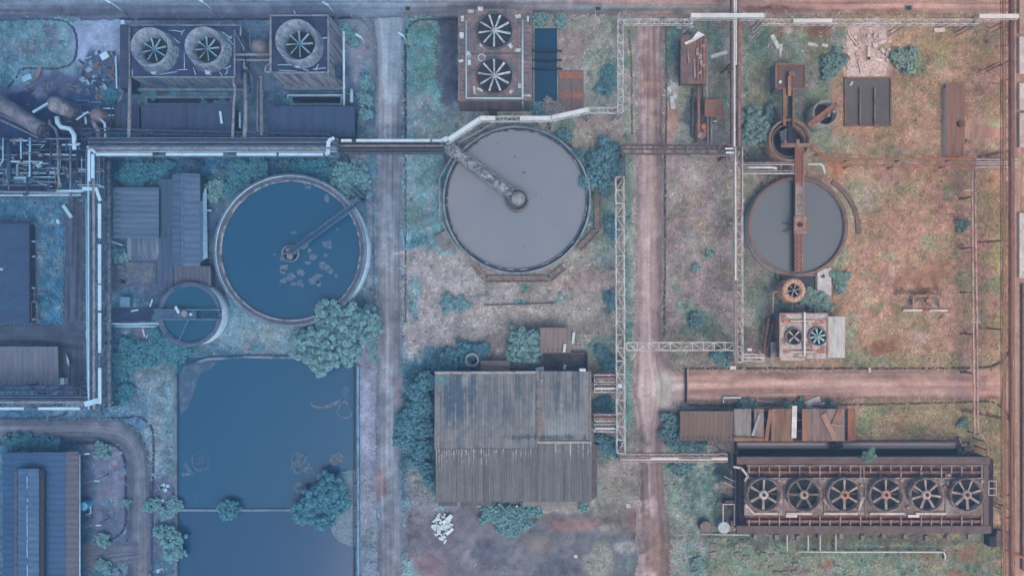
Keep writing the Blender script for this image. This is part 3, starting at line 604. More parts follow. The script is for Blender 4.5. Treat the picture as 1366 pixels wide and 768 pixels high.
# ---------------------------------------------------------------- roads: strips with wheel tracks, edges and kerbs
ROADP = []
def spline(pts, step=2.5):
    out = []
    for i in range(len(pts)-1):
        p0 = np.array(pts[max(0, i-1)], float); p1 = np.array(pts[i], float); p2 = np.array(pts[i+1], float); p3 = np.array(pts[min(len(pts)-1, i+2)], float)
        n = max(2, int(np.linalg.norm(p2[:2]-p1[:2])/step))
        for k in range(n):
            t = k/n
            if len(pts) > 2:
                q = .5*((2*p1)+(-p0+p2)*t+(2*p0-5*p1+4*p2-p3)*t*t+(-p0+3*p1-3*p2+p3)*t**3)
            else: q = p1+(p2-p1)*t
            out.append(q)
    out.append(np.array(pts[-1], float)); return np.array(out)
def road(name, pts, z, cross, seed, blobs=(), wob=1.6, track=.2, east=None, flip=False):
    """pts: (px, py, half width px); cross: colours across the width, left to right"""
    q = spline(pts); d = np.gradient(q[:, :2], axis=0); d /= np.linalg.norm(d, axis=1)[:, None]
    n = np.stack([-d[:, 1], d[:, 0]], 1); nt = 19; u = np.linspace(-1, 1, nt)
    hw = q[:, 2]; L = np.cumsum(np.r_[0, np.linalg.norm(np.diff(q[:, :2], axis=0), axis=1)])
    U = np.repeat(u[None], len(q), 0)
    e = (fbm(L/9, L*0+seed, seed, 4)-.5)*wob*2; e2 = (fbm(L/9, L*0+seed+40, seed, 4)-.5)*wob*2
    off = U*hw[:, None]+np.where(U < 0, e[:, None]*U**2, e2[:, None]*U**2)
    X = q[:, 0:1]+n[:, 0:1]*off; Y = q[:, 1:2]+n[:, 1:2]*off
    if flip: cross = cross[::-1]
    cr = np.array(cross, float); cu = np.linspace(-1, 1, len(cr))
    U2 = U+(fbm(L/60, L*0, seed+5, 3)-.5)[:, None]*.35
    c = np.stack([np.interp(U2, cu, cr[:, k]) for k in range(3)], -1)
    if east:  # eastern colours carry the warm end of the overall tint
        ce = np.array(east, float); c2 = np.stack([np.interp(U2, cu, ce[:, k]) for k in range(3)], -1)
        t = np.clip((X-460)/500, 0, 1)[..., None]; c = c*(1-t)+c2*t
    a = fbm(L[:, None]/70+U*0, U*5+seed, seed+1, 4); b = fbm(X/8, Y/8, seed+2, 4); s = fbm(L[:, None]/160+U*0, U*11+seed, seed+3, 3)
    k = 1+(a-.5)*.3+(b-.5)*.24+(s-.5)*track*2
    for (cx, cy, rx, ry, col, stg) in blobs:
        dd = np.hypot((X-cx)/rx, (Y-cy)/ry)+(b-.5)*1.2
        w = np.clip((1.25-dd)/.5, 0, 1)*stg; c += (np.array(col, float)-c)*w[..., None]
    col = np.clip(alb_a(c*k[..., None])*1.12, .01, .8)
    v = np.stack([(X-683)*S, (384-Y)*S, np.full_like(X, z)], -1).reshape(-1, 3)
    i = np.arange(len(q)-1)[:, None]*nt+np.arange(nt-1)[None]
    f = np.stack([i, i+1, i+nt+1, i+nt], -1).reshape(-1, 4)
    o = np_obj(name, [v], [f], ROADM)
    # faces must look up
    if o.data.polygons[0].normal.z < 0: o.data.flip_normals()
    set_tone(o.data, col.reshape(-1, 3)); struct(o)
    ROADP.append((q, hw)); return o
ROADM = attr_mat('worn_road', fine=.22, scale=2.0, bump=.35, rough=.9)
def kerb(pts, c, w=.35, h=.14, name='kerb', dz=0):
    """low kerb along a pixel path, broken into stones of uneven height"""
    q = spline(pts, 4); b = MB()
    d = np.gradient(q[:, :2], axis=0); d /= np.linalg.norm(d, axis=1)[:, None]; n = np.stack([-d[:, 1], d[:, 0]], 1)
    for i in range(len(q)-1):
        if R.random() < .04: continue
        z = h*(.8+.4*R.random()); j = (R.random()-.5)*.12; lo = []; hi = []
        for k, s in ((i, -1), (i+1, -1), (i+1, 1), (i, 1)):
            x, y, _ = P(q[k][0], q[k][1]); x += n[k][0]*s*w/2+j; y -= n[k][1]*s*w/2-j
            lo.append((x, y, -.05)); hi.append((x, y, z+dz))
        b.hexa(lo, hi)
    o = b.build(name, mat(c, mul(c, .75), amt=.9, scale=.6, name='kerb_stone')); return struct(o)

road('top_road', [(-60, 6, 20), (150, 6, 21), (480, 5, 20), (700, 5, 17), (930, 5, 17), (1150, 5, 15), (1420, 5, 17)], .004,
     [(112, 134, 172), (118, 142, 180), (104, 118, 156), (90, 98, 138), (84, 92, 132)], 3,
     blobs=[(40, 14, 60, 6, (96, 100, 140), .6), (250, 4, 120, 5, (108, 122, 160), .6), (500, 8, 60, 14, (122, 140, 176), .8), (700, 8, 90, 6, (110, 108, 134), .7), (760, 16, 90, 5, (100, 98, 116), .6), (820, 12, 80, 5, (122, 134, 154), .7), (905, 14, 6, 6, (104, 100, 110), .9), (960, 10, 120, 5, (136, 138, 150), .7), (1040, 12, 50, 6, (122, 98, 96), .9), (1040, 10, 30, 3, (104, 84, 84), .8), (1150, 5, 120, 10, (176, 140, 136), .9), (1280, 6, 110, 12, (186, 150, 142), .95), (1180, 17, 60, 5, (150, 118, 110), .7), (900, 2, 120, 3, (160, 140, 142), .7), (1000, 2, 100, 3, (168, 142, 142), .8), (1060, 16, 60, 4, (128, 106, 110), .7), (1110, 19, 50, 3, (152, 140, 142), .6), (1160, 18, 40, 5, (138, 112, 104), .7), (940, 18, 60, 4, (120, 112, 120), .6)], wob=2.5, east=[(170, 138, 136), (186, 152, 148), (176, 144, 138), (162, 138, 134), (154, 132, 122)])
road('main_road', [(519, 24, 24), (520, 60, 20), (520, 130, 19.5), (520, 200, 20), (519, 330, 19), (520, 450, 18), (519, 600, 18), (521, 700, 18), (521, 830, 18)], .008,
     [(100, 108, 144), (122, 130, 162), (138, 142, 172), (142, 150, 184), (130, 138, 170), (108, 116, 148), (96, 104, 138)], 8,
     blobs=[(522, 60, 16, 60, (130, 150, 186), .8), (524, 124, 9, 14, (148, 166, 200), .8), (515, 260, 18, 70, (106, 116, 150), .6), (522, 338, 18, 2.5, (150, 160, 186), .8), (523, 360, 2, 24, (150, 160, 188), .7), (533, 520, 8, 20, (126, 112, 142), .8), (506, 645, 10, 20, (130, 112, 134), .8), (515, 600, 5, 16, (140, 152, 182), .8), (518, 702, 3, 3, (70, 78, 112), .9), (520, 700, 16, 40, (112, 118, 150), .5), (528, 660, 8, 30, (120, 128, 160), .5), (510, 560, 8, 40, (110, 110, 146), .6), (520, 420, 20, 80, (120, 120, 148), .5), (520, 730, 20, 60, (116, 116, 144), .5), (520, 230, 20, 30, (100, 106, 136), .6)], flip=True)
road('dirt_track', [(866, 24, 24), (867, 48, 20), (868, 140, 19), (868, 300, 20), (866, 420, 19), (868, 480, 24), (872, 520, 32), (868, 575, 18), (868, 640, 19), (872, 720, 24), (872, 830, 24)], .012,
     [(140, 130, 140), (156, 144, 154), (168, 152, 158), (172, 156, 160), (150, 136, 144), (124, 114, 124), (132, 120, 128)], 14,
     blobs=[(868, 42, 16, 6, (160, 148, 152), .8), (868, 90, 14, 50, (138, 118, 124), .7), (862, 113, 24, 4, (172, 148, 146), .6), (879, 76, 5, 6, (160, 164, 176), .6), (880, 300, 4, 110, (118, 108, 120), .6), (890, 520, 30, 26, (178, 172, 180), .85), (862, 560, 14, 40, (164, 152, 158), .7), (866, 640, 22, 26, (126, 114, 122), .9), (858, 625, 7, 50, (116, 108, 118), .8), (880, 640, 5, 40, (136, 120, 122), .7), (866, 640, 2, 22, (160, 148, 156), .7), (872, 710, 22, 30, (118, 108, 120), .8), (880, 740, 22, 24, (128, 112, 114), .9), (866, 700, 14, 14, (134, 118, 120), .7), (850, 725, 10, 14, (120, 112, 128), .6)], wob=5, flip=True)
road('cross_road', [(896, 517, 26), (930, 515, 24), (1050, 514, 22), (1200, 513, 21), (1310, 513, 22), (1420, 512, 24)], .016,
     [(142, 120, 118), (158, 134, 132), (186, 158, 156), (166, 138, 136), (162, 136, 134), (130, 110, 112)], 22,
     blobs=[(890, 520, 24, 24, (172, 166, 176), .8), (1000, 500, 90, 4, (138, 116, 118), .7), (1150, 514, 140, 4, (188, 158, 158), .6), (1320, 514, 40, 22, (192, 152, 144), .85), (1240, 508, 70, 8, (166, 134, 130), .5), (1320, 532, 16, 5, (150, 118, 112), .7)])
road('east_track', [(1352, 20, 12), (1352, 150, 11), (1352, 300, 11), (1352, 470, 11), (1350, 520, 14), (1352, 620, 12), (1354, 830, 13)], .020,
     [(142, 114, 106), (160, 132, 124), (176, 148, 140), (164, 134, 126), (172, 144, 136)], 27, flip=True)
road('lower_road', [(-60, 573, 18), (60, 573, 18), (120, 573, 18), (160, 578, 18), (180, 600, 18), (185, 640, 17), (185, 720, 18), (186, 830, 19)], .008,
     [(72, 84, 122), (86, 94, 130), (98, 106, 142), (110, 116, 150), (98, 106, 142), (84, 92, 130), (74, 84, 124)], 31, blobs=[(140, 566, 24, 10, (122, 128, 164), .7), (140, 552, 30, 14, (92, 100, 138), .9), (194, 740, 8, 40, (112, 110, 140), .6)])
road('yard_drive', [(186, 735, 14), (150, 738, 18), (120, 742, 20), (108, 745, 20)], .012, [(90, 96, 132), (96, 102, 138), (94, 100, 138), (86, 94, 132)], 37)
road('yard_asphalt', [(100, 262, 8), (101, 300, 16), (100, 360, 17), (99, 440, 18), (99, 535, 20)], .008, [(78, 86, 122), (74, 84, 122), (76, 84, 122), (70, 80, 118)], 41)
road('yard_apron', [(-40, 445, 15), (60, 445, 16), (90, 446, 18), (112, 447, 18)], .012, [(72, 84, 122), (74, 82, 120), (68, 80, 118)], 43)

DK = (52, 68, 100)
kerb([(160, 26, 0), (300, 26, 0), (400, 25, 0), (470, 24, 0)], (46, 66, 104), .45, .12)
kerb([(560, 27, 0), (549, 32, 0), (542, 45, 0), (541, 80, 0), (541, 150, 0), (541, 185, 0)], (50, 66, 100), .5, .14)
kerb([(541, 210, 0), (541, 330, 0), (541, 430, 0)], (76, 88, 116), .35, .12)
kerb([(560, 27, 0), (600, 26, 0), (612, 26, 0)], (60, 74, 106), .4, .12)
kerb([(0, 27, 0), (60, 26, 0), (88, 30, 0), (101, 45, 0), (102, 70, 0), (94, 86, 0), (70, 92, 0), (32, 92, 0), (22, 104, 0), (10, 118, 0)], (54, 86, 122), .4, .14)
kerb([(497, 245, 0), (498, 300, 0), (499, 380, 0), (500, 460, 0)], (96, 108, 140), .3, .12)
kerb([(470, 24, 0), (484, 28, 0), (496, 45, 0), (499, 75, 0), (494, 95, 0)], (112, 122, 150), .4, .14)
kerb([(888, 34, 0), (889, 120, 0), (888, 205, 0)], (96, 96, 106), .3, .12)
kerb([(887, 205, 0), (887, 330, 0), (886, 450, 0)], (88, 88, 108), .45, .12)
kerb([(838, 40, 0), (842, 80, 0), (843, 180, 0)], (112, 112, 112), .35, .12)
kerb([(916, 491, 0), (1050, 491, 0), (1200, 491, 0), (1300, 490, 0), (1328, 486, 0), (1345, 470, 0), (1347, 440, 0)], (96, 82, 82), .45, .14)
kerb([(916, 540, 0), (1000, 540, 0), (1150, 539, 0), (1290, 536, 0), (1322, 536, 0), (1342, 550, 0), (1350, 580, 0), (1351, 640, 0)], (110, 92, 92), .4, .14)
kerb([(0, 592, 0), (60, 591, 0), (135, 591, 0), (156, 596, 0), (166, 615, 0), (168, 660, 0), (167, 700, 0), (155, 716, 0), (144, 719, 0)], (40, 70, 110), .45, .14)
kerb([(0, 558, 0), (60, 557, 0), (85, 553, 0), (92, 546, 0)], (40, 76, 116), .4, .14)
kerb([(135, 545, 0), (143, 556, 0), (160, 557, 0), (185, 556, 0), (200, 566, 0), (205, 585, 0), (204, 640, 0), (203, 700, 0), (203, 768, 0)], (44, 78, 118), .45, .14)
kerb([(146, 753, 0), (156, 755, 0), (163, 765, 0), (165, 775, 0)], (44, 74, 112), .4, .14)
kerb([(84, 282, 0), (88, 320, 0), (84, 380, 0), (84, 428, 0)], (90, 112, 146), .3, .12)

# ---------------------------------------------------------------- open water
def water(name, label, rect, z, c, c2):
    b = MB(); p = P(rect[0], rect[1], z); q = P(rect[2], rect[3], z)
    b.quad((p[0], q[1], z), (q[0], q[1], z), (q[0], p[1], z), (p[0], p[1], z))
    o = b.build(name, water_mat(c, c2)); return struct(o)
water('pond_water', '', (236, 477, 475, 679), .03, (52, 101, 139), (49, 97, 135))
water('pond_water', '', (236, 682, 475, 800), .034, (44, 93, 132), (46, 95, 134))
def bank(name, label, pts, z0, z1, w, m, cat='retaining wall'):
    b = MB()
    for a, c in zip(pts, pts[1:]):
        A = P(a[0], a[1], z1); C = P(c[0], c[1], z1); b.bar((A[0], A[1], (z0+z1)/2), (C[0], C[1], (z0+z1)/2), w, z1-z0)
    return tag(b.build(name, m), label, cat)
bank('pond_wall', 'pale narrow concrete wall on the east edge of the pond beside the main road', [(477.5, 488), (478, 800)], -.1, .9, .42, mat((128, 160, 198), (92, 112, 146), amt=.8, scale=.4, name='stained_concrete'))
bank('pond_wall', 'dull concrete wall on the west edge of the pond beside dry grass', [(234, 500), (234.5, 800)], -.1, .7, .45, M('conc', 150))
bank('pond_wall', 'crumbling concrete wall along the north edge of the pond below the large tree', [(246, 488), (276, 479), (330, 476), (390, 477), (470, 484)], -.1, .8, .5, mat((120, 136, 164), (70, 92, 130), amt=1, scale=.5, name='crumbling_concrete'))
bank('pond_divider', 'thin concrete divider crossing the pond between its upper and lower basins', [(236, 680), (300, 680.5), (392, 680)], -.1, .35, .42, mat((122, 138, 172), (86, 106, 144), amt=1, scale=.6, name='stained_concrete'), 'divider')
b = MB()
for y in range(500, 765, 29):
    p = P(472, y, .5); b.bar((p[0], p[1], .55), (p[0]+1.0, p[1], .55), .16)
b.bar(P(471.5, 490, .5), P(471.5, 770, .5), .16); b.bar(P(474, 490, .5), P(474, 770, .5), .1)
tag(b.build('pond_pipe', M('dsteel', 430)), 'thin dark pipe running along the foot of the pond east wall', 'pipe')

def scum(label, pts, c, z=.06, seed=0, hollow=False, group='scum patches on the pond', r=None):
    """floating mat of scum with a ragged edge"""
    vs = []; rr = random.Random(seed); n = 44
    cx = sum(p[0] for p in pts)/len(pts); cy = sum(p[1] for p in pts)/len(pts)
    b = MB()
    q = spline(list(pts)+[pts[0]], 1.5)[:, :2]
    q = q+np.stack([(fbm(q[:, 0]/2.2+seed, q[:, 1]/2.2, seed)-.5), (fbm(q[:, 0]/2.2+9, q[:, 1]/2.2+seed, seed+3)-.5)], 1)*3.2
    w = [P(x, y, z) for x, y in q[:-1]]
    if hollow:
        inn = [P(cx+(x-cx)*.86, cy+(y-cy)*.86, z) for x, y in q[:-1]]; k = len(w)
        v = [(p[0], p[1], z-.05) for p in w]+[(p[0], p[1], z+.03) for p in w]+[(p[0], p[1], z+.03) for p in inn]+[(p[0], p[1], z-.05) for p in inn]
        f = []
        for i in range(k):
            j = (i+1) % k
            f += [(i, j, k+j, k+i), (k+i, k+j, 2*k+j, 2*k+i), (2*k+i, 2*k+j, 3*k+j, 3*k+i)]
        b.add(v, f)
    else: b.prism(w, z-.05, z+.03)
    c = (c[0]+8, c[1]+2, c[2]-2); o = b.build('scum_patch', mat(c, mul(c, .72), amt=1, scale=1.3, fine=.3, bump=.5, name='scum'))
    return tag(o, label, 'scum', group)
SC = (92, 116, 150)
scum('brown scum patch shaped like a kidney in the middle of the pond', [(390, 607), (398, 603), (409, 606), (410, 614), (416, 620), (420, 632), (413, 637), (404, 634), (392, 630), (388, 620)], (84, 112, 146), seed=3)
scum('small pale scum patch floating near the east wall of the pond', [(440, 607), (452, 604), (459, 611), (452, 618), (441, 619)], (100, 122, 154), seed=5)
scum('ring shaped scum patch in the pond near its west wall', [(256, 607), (264, 603), (272, 608), (279, 614), (277, 624), (268, 628), (259, 624), (255, 615)], SC, seed=7, hollow=True)
scum('faint dark scum patch inside the ring shaped one near the pond west wall', [(261, 610), (268, 608), (274, 616), (270, 624), (262, 620)], (60, 100, 142), seed=8)
scum('long curved strand of pale scum in the upper right of the pond', [(411, 527), (414, 535), (422, 541), (432, 541), (452, 533), (456, 530), (453, 537), (440, 543), (428, 545), (416, 541)], (108, 124, 158), seed=9)
scum('drop shaped scum loop beside the curved strand in the pond', [(455, 537), (461, 534), (466, 545), (470, 552), (462, 558), (451, 554), (449, 548)], (112, 128, 160), seed=10, hollow=True)
scum('thin scum streak above the drop shaped loop in the pond', [(458, 516), (463, 514), (465, 522), (461, 532), (457, 526)], (78, 110, 146), seed=12)
scum('grey scum patch lying beside the leafy bush on the pond divider', [(391, 650), (397, 641), (404, 642), (405, 655), (402, 668), (393, 668)], (88, 114, 148), seed=14)
scum('sliver of scum beside the west wall of the pond, below the ring', [(243, 631), (256, 630), (259, 633), (244, 634)], (96, 118, 150), seed=16)
scum('small scum tongue floating just left of the ring shaped patch', [(244, 618), (250, 616), (253, 624), (258, 630), (251, 629)], (76, 108, 146), seed=17)
scum('tiny scum loop in the pond above the divider', [(260, 657), (264, 658), (264, 664), (260, 664)], (110, 130, 160), seed=18, hollow=True)
b = MB(); q = [P(x, y, .2) for x, y in ((446, 636), (456, 629), (470, 626), (476, 628), (476, 730), (464, 727), (452, 722), (444, 712), (440, 700), (438, 680), (440, 655))]
b.prism([p for p in q], -.1, .16)
struct(b.build('silt_bank', mat((118, 134, 160), (98, 136, 156), amt=.9, scale=.35, fine=.3, name='silt')))
b = MB(); q = [P(x, y, .1) for x, y in ((246, 486), (275, 482), (290, 483), (280, 492), (268, 498), (262, 512), (256, 530), (250, 545), (240, 552), (239, 520), (240, 500))]
b.prism(q, -.1, .09)
struct(b.build('mud_bank', mat((76, 96, 130), (96, 112, 144), amt=.9, scale=.5, fine=.3, name='mud')))
# ================================================================ cooling towers (west and centre)
def rp(r, z): return r*S*(1-z/H)
def stripes(c, c2, name='corrugated_cladding', axis='x'):
    return mat(c, c2, amt=1, scale=1.1, stretch=(1, 1, .06), fine=.2, lo=.4, hi=.6, bump=.3, name=name)
def fan_stack(root, px, py, z, rt, zt, rb, zb, rf, zf, nb, kx, m=None, rot=0, n=40, hub=.14, bw=.105, hm=None, bm=None):
    """flared stack seen with its rim centre at px,py (height zt)"""
    c = P(px, py, zt)
    q = MB(); q.lathe(c, stack_prof(rp(rb, zb), zb, rp(rt, zt), zt, rp(rf, zf), zf), n)
    o = q.build('fan_stack', m or mat((138, 152, 182), (104, 112, 146), amt=.9, scale=.9, stretch=(1, 1, .3), fine=.25, name='cracked_stack'), root)
    q = MB(); q.disc(c, rp(rf, zf)-.03, zb+.08, 32); q.build('throat_shade', M('hole', kx, c2=mul(pal('hole', kx), .8), fine=.1), o)  # solid dark disc; the shade of the open shaft is put into its colour
    q = MB()
    for a in (0, math.pi/2):
        dx, dy = math.cos(a+rot)*rp(rf, zf), math.sin(a+rot)*rp(rf, zf); q.bar((c[0]-dx, c[1]-dy, zf-.45), (c[0]+dx, c[1]+dy, zf-.45), .1)
    q.build('beam', M('dsteel', kx), o)
    fan(o, (c[0], c[1], zf), rp(rf, zf)*.97, nb, bm or mat((136, 172, 206), name='blade_paint'), hm or M('steel', kx), hub, rot, bw)
    return o

t = thing('cooling_tower', 'long low cooling tower with two fan stacks side by side, left of the road', 'cooling tower', P(247, 70, 0))
MB().pbox(173.5, 34, 319.5, 103, 0, 5.9).build('wall', stripes((84, 104, 144), (140, 150, 182)), t)
MB().pbox(172, 33, 321, 103.6, 5.9, 6.1).build('deck', mat((54, 72, 112), (74, 90, 128), amt=.8, scale=.5, name='deck_sheet'), t)
q = MB()
z = 6.4
q.tube([P(173, 34, z), P(321, 34, z), P(321, 48, z)], .2); q.tube([P(173, 34, z), P(173, 103, z), P(313, 103, z), P(313, 40, z)], .22)
q.tube([P(313, 42, z), P(325, 64, z), P(325, 68, z)], .12)
q.build('header_pipe', M('mott', 200), t)
for cx, cy, rot in ((199.5, 62, .25), (271.5, 61, .1)):
    s = fan_stack(t, cx, cy, 6, 25.5, 9.2, 29, 6.1, 17.5, 7.2, 8, 200, rot=rot)
    c = P(cx, cy, 9.2); q = MB()
    for i in range(26):   # loose cladding slats on the sheltered side
        a = rad(-118+i*5.2); r1 = rp(26.5, 8.7); r2 = rp(29.6, 6.3)
        if R.random() < .75: q.bar((c[0]+math.cos(a)*r1, c[1]+math.sin(a)*r1, 8.75), (c[0]+math.cos(a)*r2, c[1]+math.sin(a)*r2, 6.3), .18+.2*R.random(), .06)
    q.build('slat', M('pale', 240, c2=pal('rust', 150), amt=1, scale=2), s)
    MB().obox(P(cx+8, 97, 6.1), .9, 1.0, .9).build('gearbox', M('pale', 120), t)
for (x0, y0, x1, y1) in ((212, 100, 236, 96), (236, 94, 250, 93), (225, 41, 244, 43), (232, 50, 240, 58), (246, 40, 242, 47), (290, 41, 310, 52), (300, 46, 311, 60), (303, 92, 300, 100), (308, 88, 299, 92), (292, 96, 296, 101), (258, 90, 261, 100), (246, 70, 246, 92), (176, 93, 177, 101), (285, 40, 300, 44), (304, 56, 310, 48)):
    MB().tube([P(x0, y0, 6.15), P((x0+x1)/2+R.uniform(-2, 2), (y0+y1)/2+R.uniform(-1, 1), 6.25), P(x1, y1, 6.15)], .09, 6).build('loose_cable', M('pale', 100, name='pale_cable'), t)
MB().pbox(160, 33.5, 171.5, 118, 0, 4.6).build('louvre_panel', mat((62, 74, 112), (84, 84, 114), amt=.7, scale=.2, stretch=(1, 3, 1), name='louvre'), t)
MB().pbox(161, 27, 166, 32, 0, 5).build('stair_head', M('pale', 100), t)
MB().pbox(168, 117.5, 332, 121.5, 0, 1.1).build('basin_sill', M('conc', 60), t)

t = thing('cooling_tower', 'tall square rusty cooling tower with a single fan stack and a streaked south wall', 'cooling tower', P(408, 70, 0))
lo = [P(x, y, 0) for x, y in ((384, 118), (457, 118), (457, 42), (384, 42))]; hi = [P(x, y, 11) for x, y in ((361, 97), (438, 97), (438, 20), (361, 20))]
MB().hexa(lo, hi).build('wall', stripes((118, 116, 146), (156, 164, 194)), t)
lo = [P(x, y, 11) for x, y in ((360, 98), (439, 98), (439, 19), (360, 19))]
MB().hexa(lo, [(p[0], p[1], 11.25) for p in lo]).build('deck', mat((56, 72, 110), (76, 90, 126), amt=.8, scale=.5, name='deck_sheet'), t)
q = MB(); z = 11.6; q.tube([P(361, 97, z), P(361, 21, z), P(438, 21, z), P(438, 97, z), P(361, 97, z)], .28); q.tube([P(361, 97, z), P(354, 96, z), P(354, 90, z), P(361, 84, z)], .2)
q.build('header_pipe', M('mott', 200), t)
fan_stack(t, 395, 53.5, 11, 28, 14.8, 30, 11.25, 19.5, 12.4, 8, 330, rot=.05)
MB().obox(P(399, 88, 11.25), .9, 1.0, .9).build('gearbox', M('pale', 120), t)
rail(t, [P(372, 88, 11.2), P(391, 88, 11.2)], M('pale', 200), .8); rail(t, [P(419, 94, 11.2), P(436, 92, 11.2)], M('pale', 200), .8)
q = MB()
for (x0, y0, x1, y1) in ((372, 94, 396, 95), (404, 92, 412, 95), (428, 51, 437, 51), (425, 86, 421, 94), (392, 14, 394, 19)): q.tube([P(x0, y0, 11.35), P(x1, y1, 11.35)], .12, 6)
q.build('conduit', M('pale', 200), t)
MB().pbox(448, 86, 455, 102, 4.2, 6.2).build('door_panel', M('dsteel', 200), t)
MB().pbox(378, 115, 460, 120, 0, 1.2).build('basin_sill', M('conc', 60), t)

for (x0, y0, x1, y1, lb) in ((193, 128, 311, 141, 'dark open basin with weedy rim under the twin stack tower'), (386, 126, 457, 141, 'dark open basin under the tall square tower, behind a pipe rail')):
    t = thing('cold_basin', lb, 'basin', P((x0+x1)/2, (y0+y1)/2, 0))
    A = P(x0, y0, .8); B = P(x1, y1, .8); q = MB(); w = .5
    for a in ((A[0], A[1], B[0], A[1]-w), (A[0], B[1]+w, B[0], B[1]), (A[0], A[1]-w, A[0]+w, B[1]+w), (B[0]-w, A[1]-w, B[0], B[1]+w)): q.box(a[0], a[1], -.1, a[2], a[3], .8)
    q.build('wall', M('conc', 60), t)
    q = MB(); q.quad((A[0]+w, B[1]+w, .4), (B[0]-w, B[1]+w, .4), (B[0]-w, A[1]-w, .4), (A[0]+w, A[1]-w, .4)); q.build('water', water_mat((26, 48, 88), (30, 54, 94)), t)
tag(MB().tube([P(384, 135, .2), P(384, 127, 1.6), P(456, 127, 1.6), P(456, 136, .2)], .16).build('pipe', M('pale', 200)), 'pipe rail looping over the basin under the tall square tower', 'pipe')

def flat_shed(lb, x0, y0, x1, y1, z, c, c2=None, along='y', cat='shed', name='shed', ribs=True, slope=.3, wall=None, pitch=1.2, group=None, extras=None, **k):
    t = thing(name, lb, cat, P((x0+x1)/2, (y0+y1)/2, 0), group)
    a, b_, c_, d = P(x0, y1, z), P(x1, y1, z), P(x1, y0, z), P(x0, y0, z)
    i = .35
    MB().box(a[0]+i, a[1]+i, 0, b_[0]-i, d[1]-i, z-.25).build('wall', wall or mat(mul(c, .85), c, name='shed_wall'), t)
    hi = lambda p, dz: (p[0], p[1], p[2]+dz)
    if along == 'y': co = [hi(a, -slope), hi(b_, -slope), hi(c_, 0), hi(d, 0)]
    else: co = [hi(b_, 0), hi(c_, 0), hi(d, -slope), hi(a, -slope)]
    corr_roof(co, roof_mat(c, c2, along, **k), 'roof', t, pitch, .07)
    return t
ts = flat_shed('wide dark flat roofed shed below the twin stack tower, thin pale bar on its roof', 188, 141, 312, 183, 4.5, (64, 80, 116), (58, 74, 112), pitch=2)
MB().obox(P(295, 157, 4.7), .45, 2.4, .15, rad(8)).build('roof_bar', M('white', 0), ts)
q = MB(); q.tube([P(248, 143, 4.65), P(249, 172, 4.65)], .12, 6); q.tube([P(235, 172, 4.65), P(264, 172, 4.65)], .12, 6); q.build('conduit', M('dsteel', 300), ts)
MB().obox(P(202, 177, 4.7), .5, .5, .3).build('roof_cap', M('white', 0), ts)
flat_shed('dark flat roofed shed below the tall square tower, next to the main road verge', 357, 142, 473, 182, 4.5, (68, 84, 122), (60, 76, 116), pitch=2)
flat_shed('small dark shed between the pipe legs west of the wide flat roofed shed', 152, 139, 185, 172, 3.4, (58, 76, 114), (68, 82, 116))
# small things between the two towers
t = thing('storage_tank', 'small domed tan tank between the two rusty towers', 'tank', P(345, 62, 0)); c = P(345, 63, 4)
MB().lathe(c, [(rp(12, 4), 0), (rp(12, 4), 3.4), (rp(11, 4), 4.2), (rp(8, 4), 4.9), (rp(4, 4), 5.2), (.02, 5.3)], 24).build('shell', mat((126, 128, 152), (108, 110, 140), name='tan_paint'), t)
MB().lathe(c, [(rp(12.8, 4), 3.2), (rp(12.8, 4), 3.45), (rp(12, 4), 3.45)], 24).build('ring', M('rust', 200), t)
pipe_run('upper pale pipe bridging the gap between the two rusty towers', [(312, 73, 6.5), (362, 73, 6.5)], .28, 'mott', 150, supports=False)
pipe_run('lower pale pipe bridging the gap between the two rusty towers, with a drop leg', [(313, 80, 6.3), (326, 80, 6.3), (326, 91, 5.8), (330, 91, 5.6)], .24, 'mott', 150, supports=False)
pipe_run('short pale pipe entering the tall tower under the upper bridging pipe', [(329, 80.5, 6.3), (360, 80.5, 6.3)], .24, 'mott', 150, supports=False)
for pts, r, k, kx, lb in (
    ([(173.5, 104, 6), (173, 130, 6), (172, 190, 7.4)], .34, 'mott', 100, 'thick mottled pipe from the west corner of the twin stack tower down to the rack'),
    ([(312, 104, 6), (311, 110, 6), (314, 118, 6), (312, 140, 6), (310, 190, 7.4)], .28, 'mott', 120, 'mottled pipe with a kink from the east corner of the twin stack tower'),
    ([(327, 98, 5.6), (328, 150, 6), (326, 192, 7.4)], .4, 'mott', 220, 'thickest mottled pipe running south between the two dark sheds'),
    ([(346, 102, 6), (349, 104, 6), (349, 150, 6), (349, 190, 7)], .36, 'rust', 150, 'dark brown pipe with a capped top just left of the eastern dark shed'),
    ([(344, 106, 5), (343, 172, 5), (346, 178, 5)], .16, 'mott', 100, 'thin pale pipe clinging to the west side of the dark brown pipe'),
    ([(320, 150, 4.4), (320, 171, 4.4)], .22, 'pale', 60, 'short pale pipe stub left of the thickest mottled pipe'),
    ([(458.5, 42, 9.5), (459, 142, 3)], .24, 'white', 100, 'white sloping pipe down the east side of the tall square tower'),
    ([(469, 119, 2), (469, 137, 2)], .34, 'pale', 250, 'short fat pale pipe standing off the east side of the tall tower'),
    ([(334, 66, 5), (332, 40, 5), (360, 40, 5)], .12, 'steel', 150, 'thin frame pipe behind the small domed tank'),
    ([(334, 98, 5), (339, 125, 2)], .14, 'steel', 120, 'thin slanting pipe beside the thickest mottled pipe'),
): pipe_run(lb, pts, r, k, kx, supports=False)
MB()
# yard scrap by the north-west corner
FRAMES = []
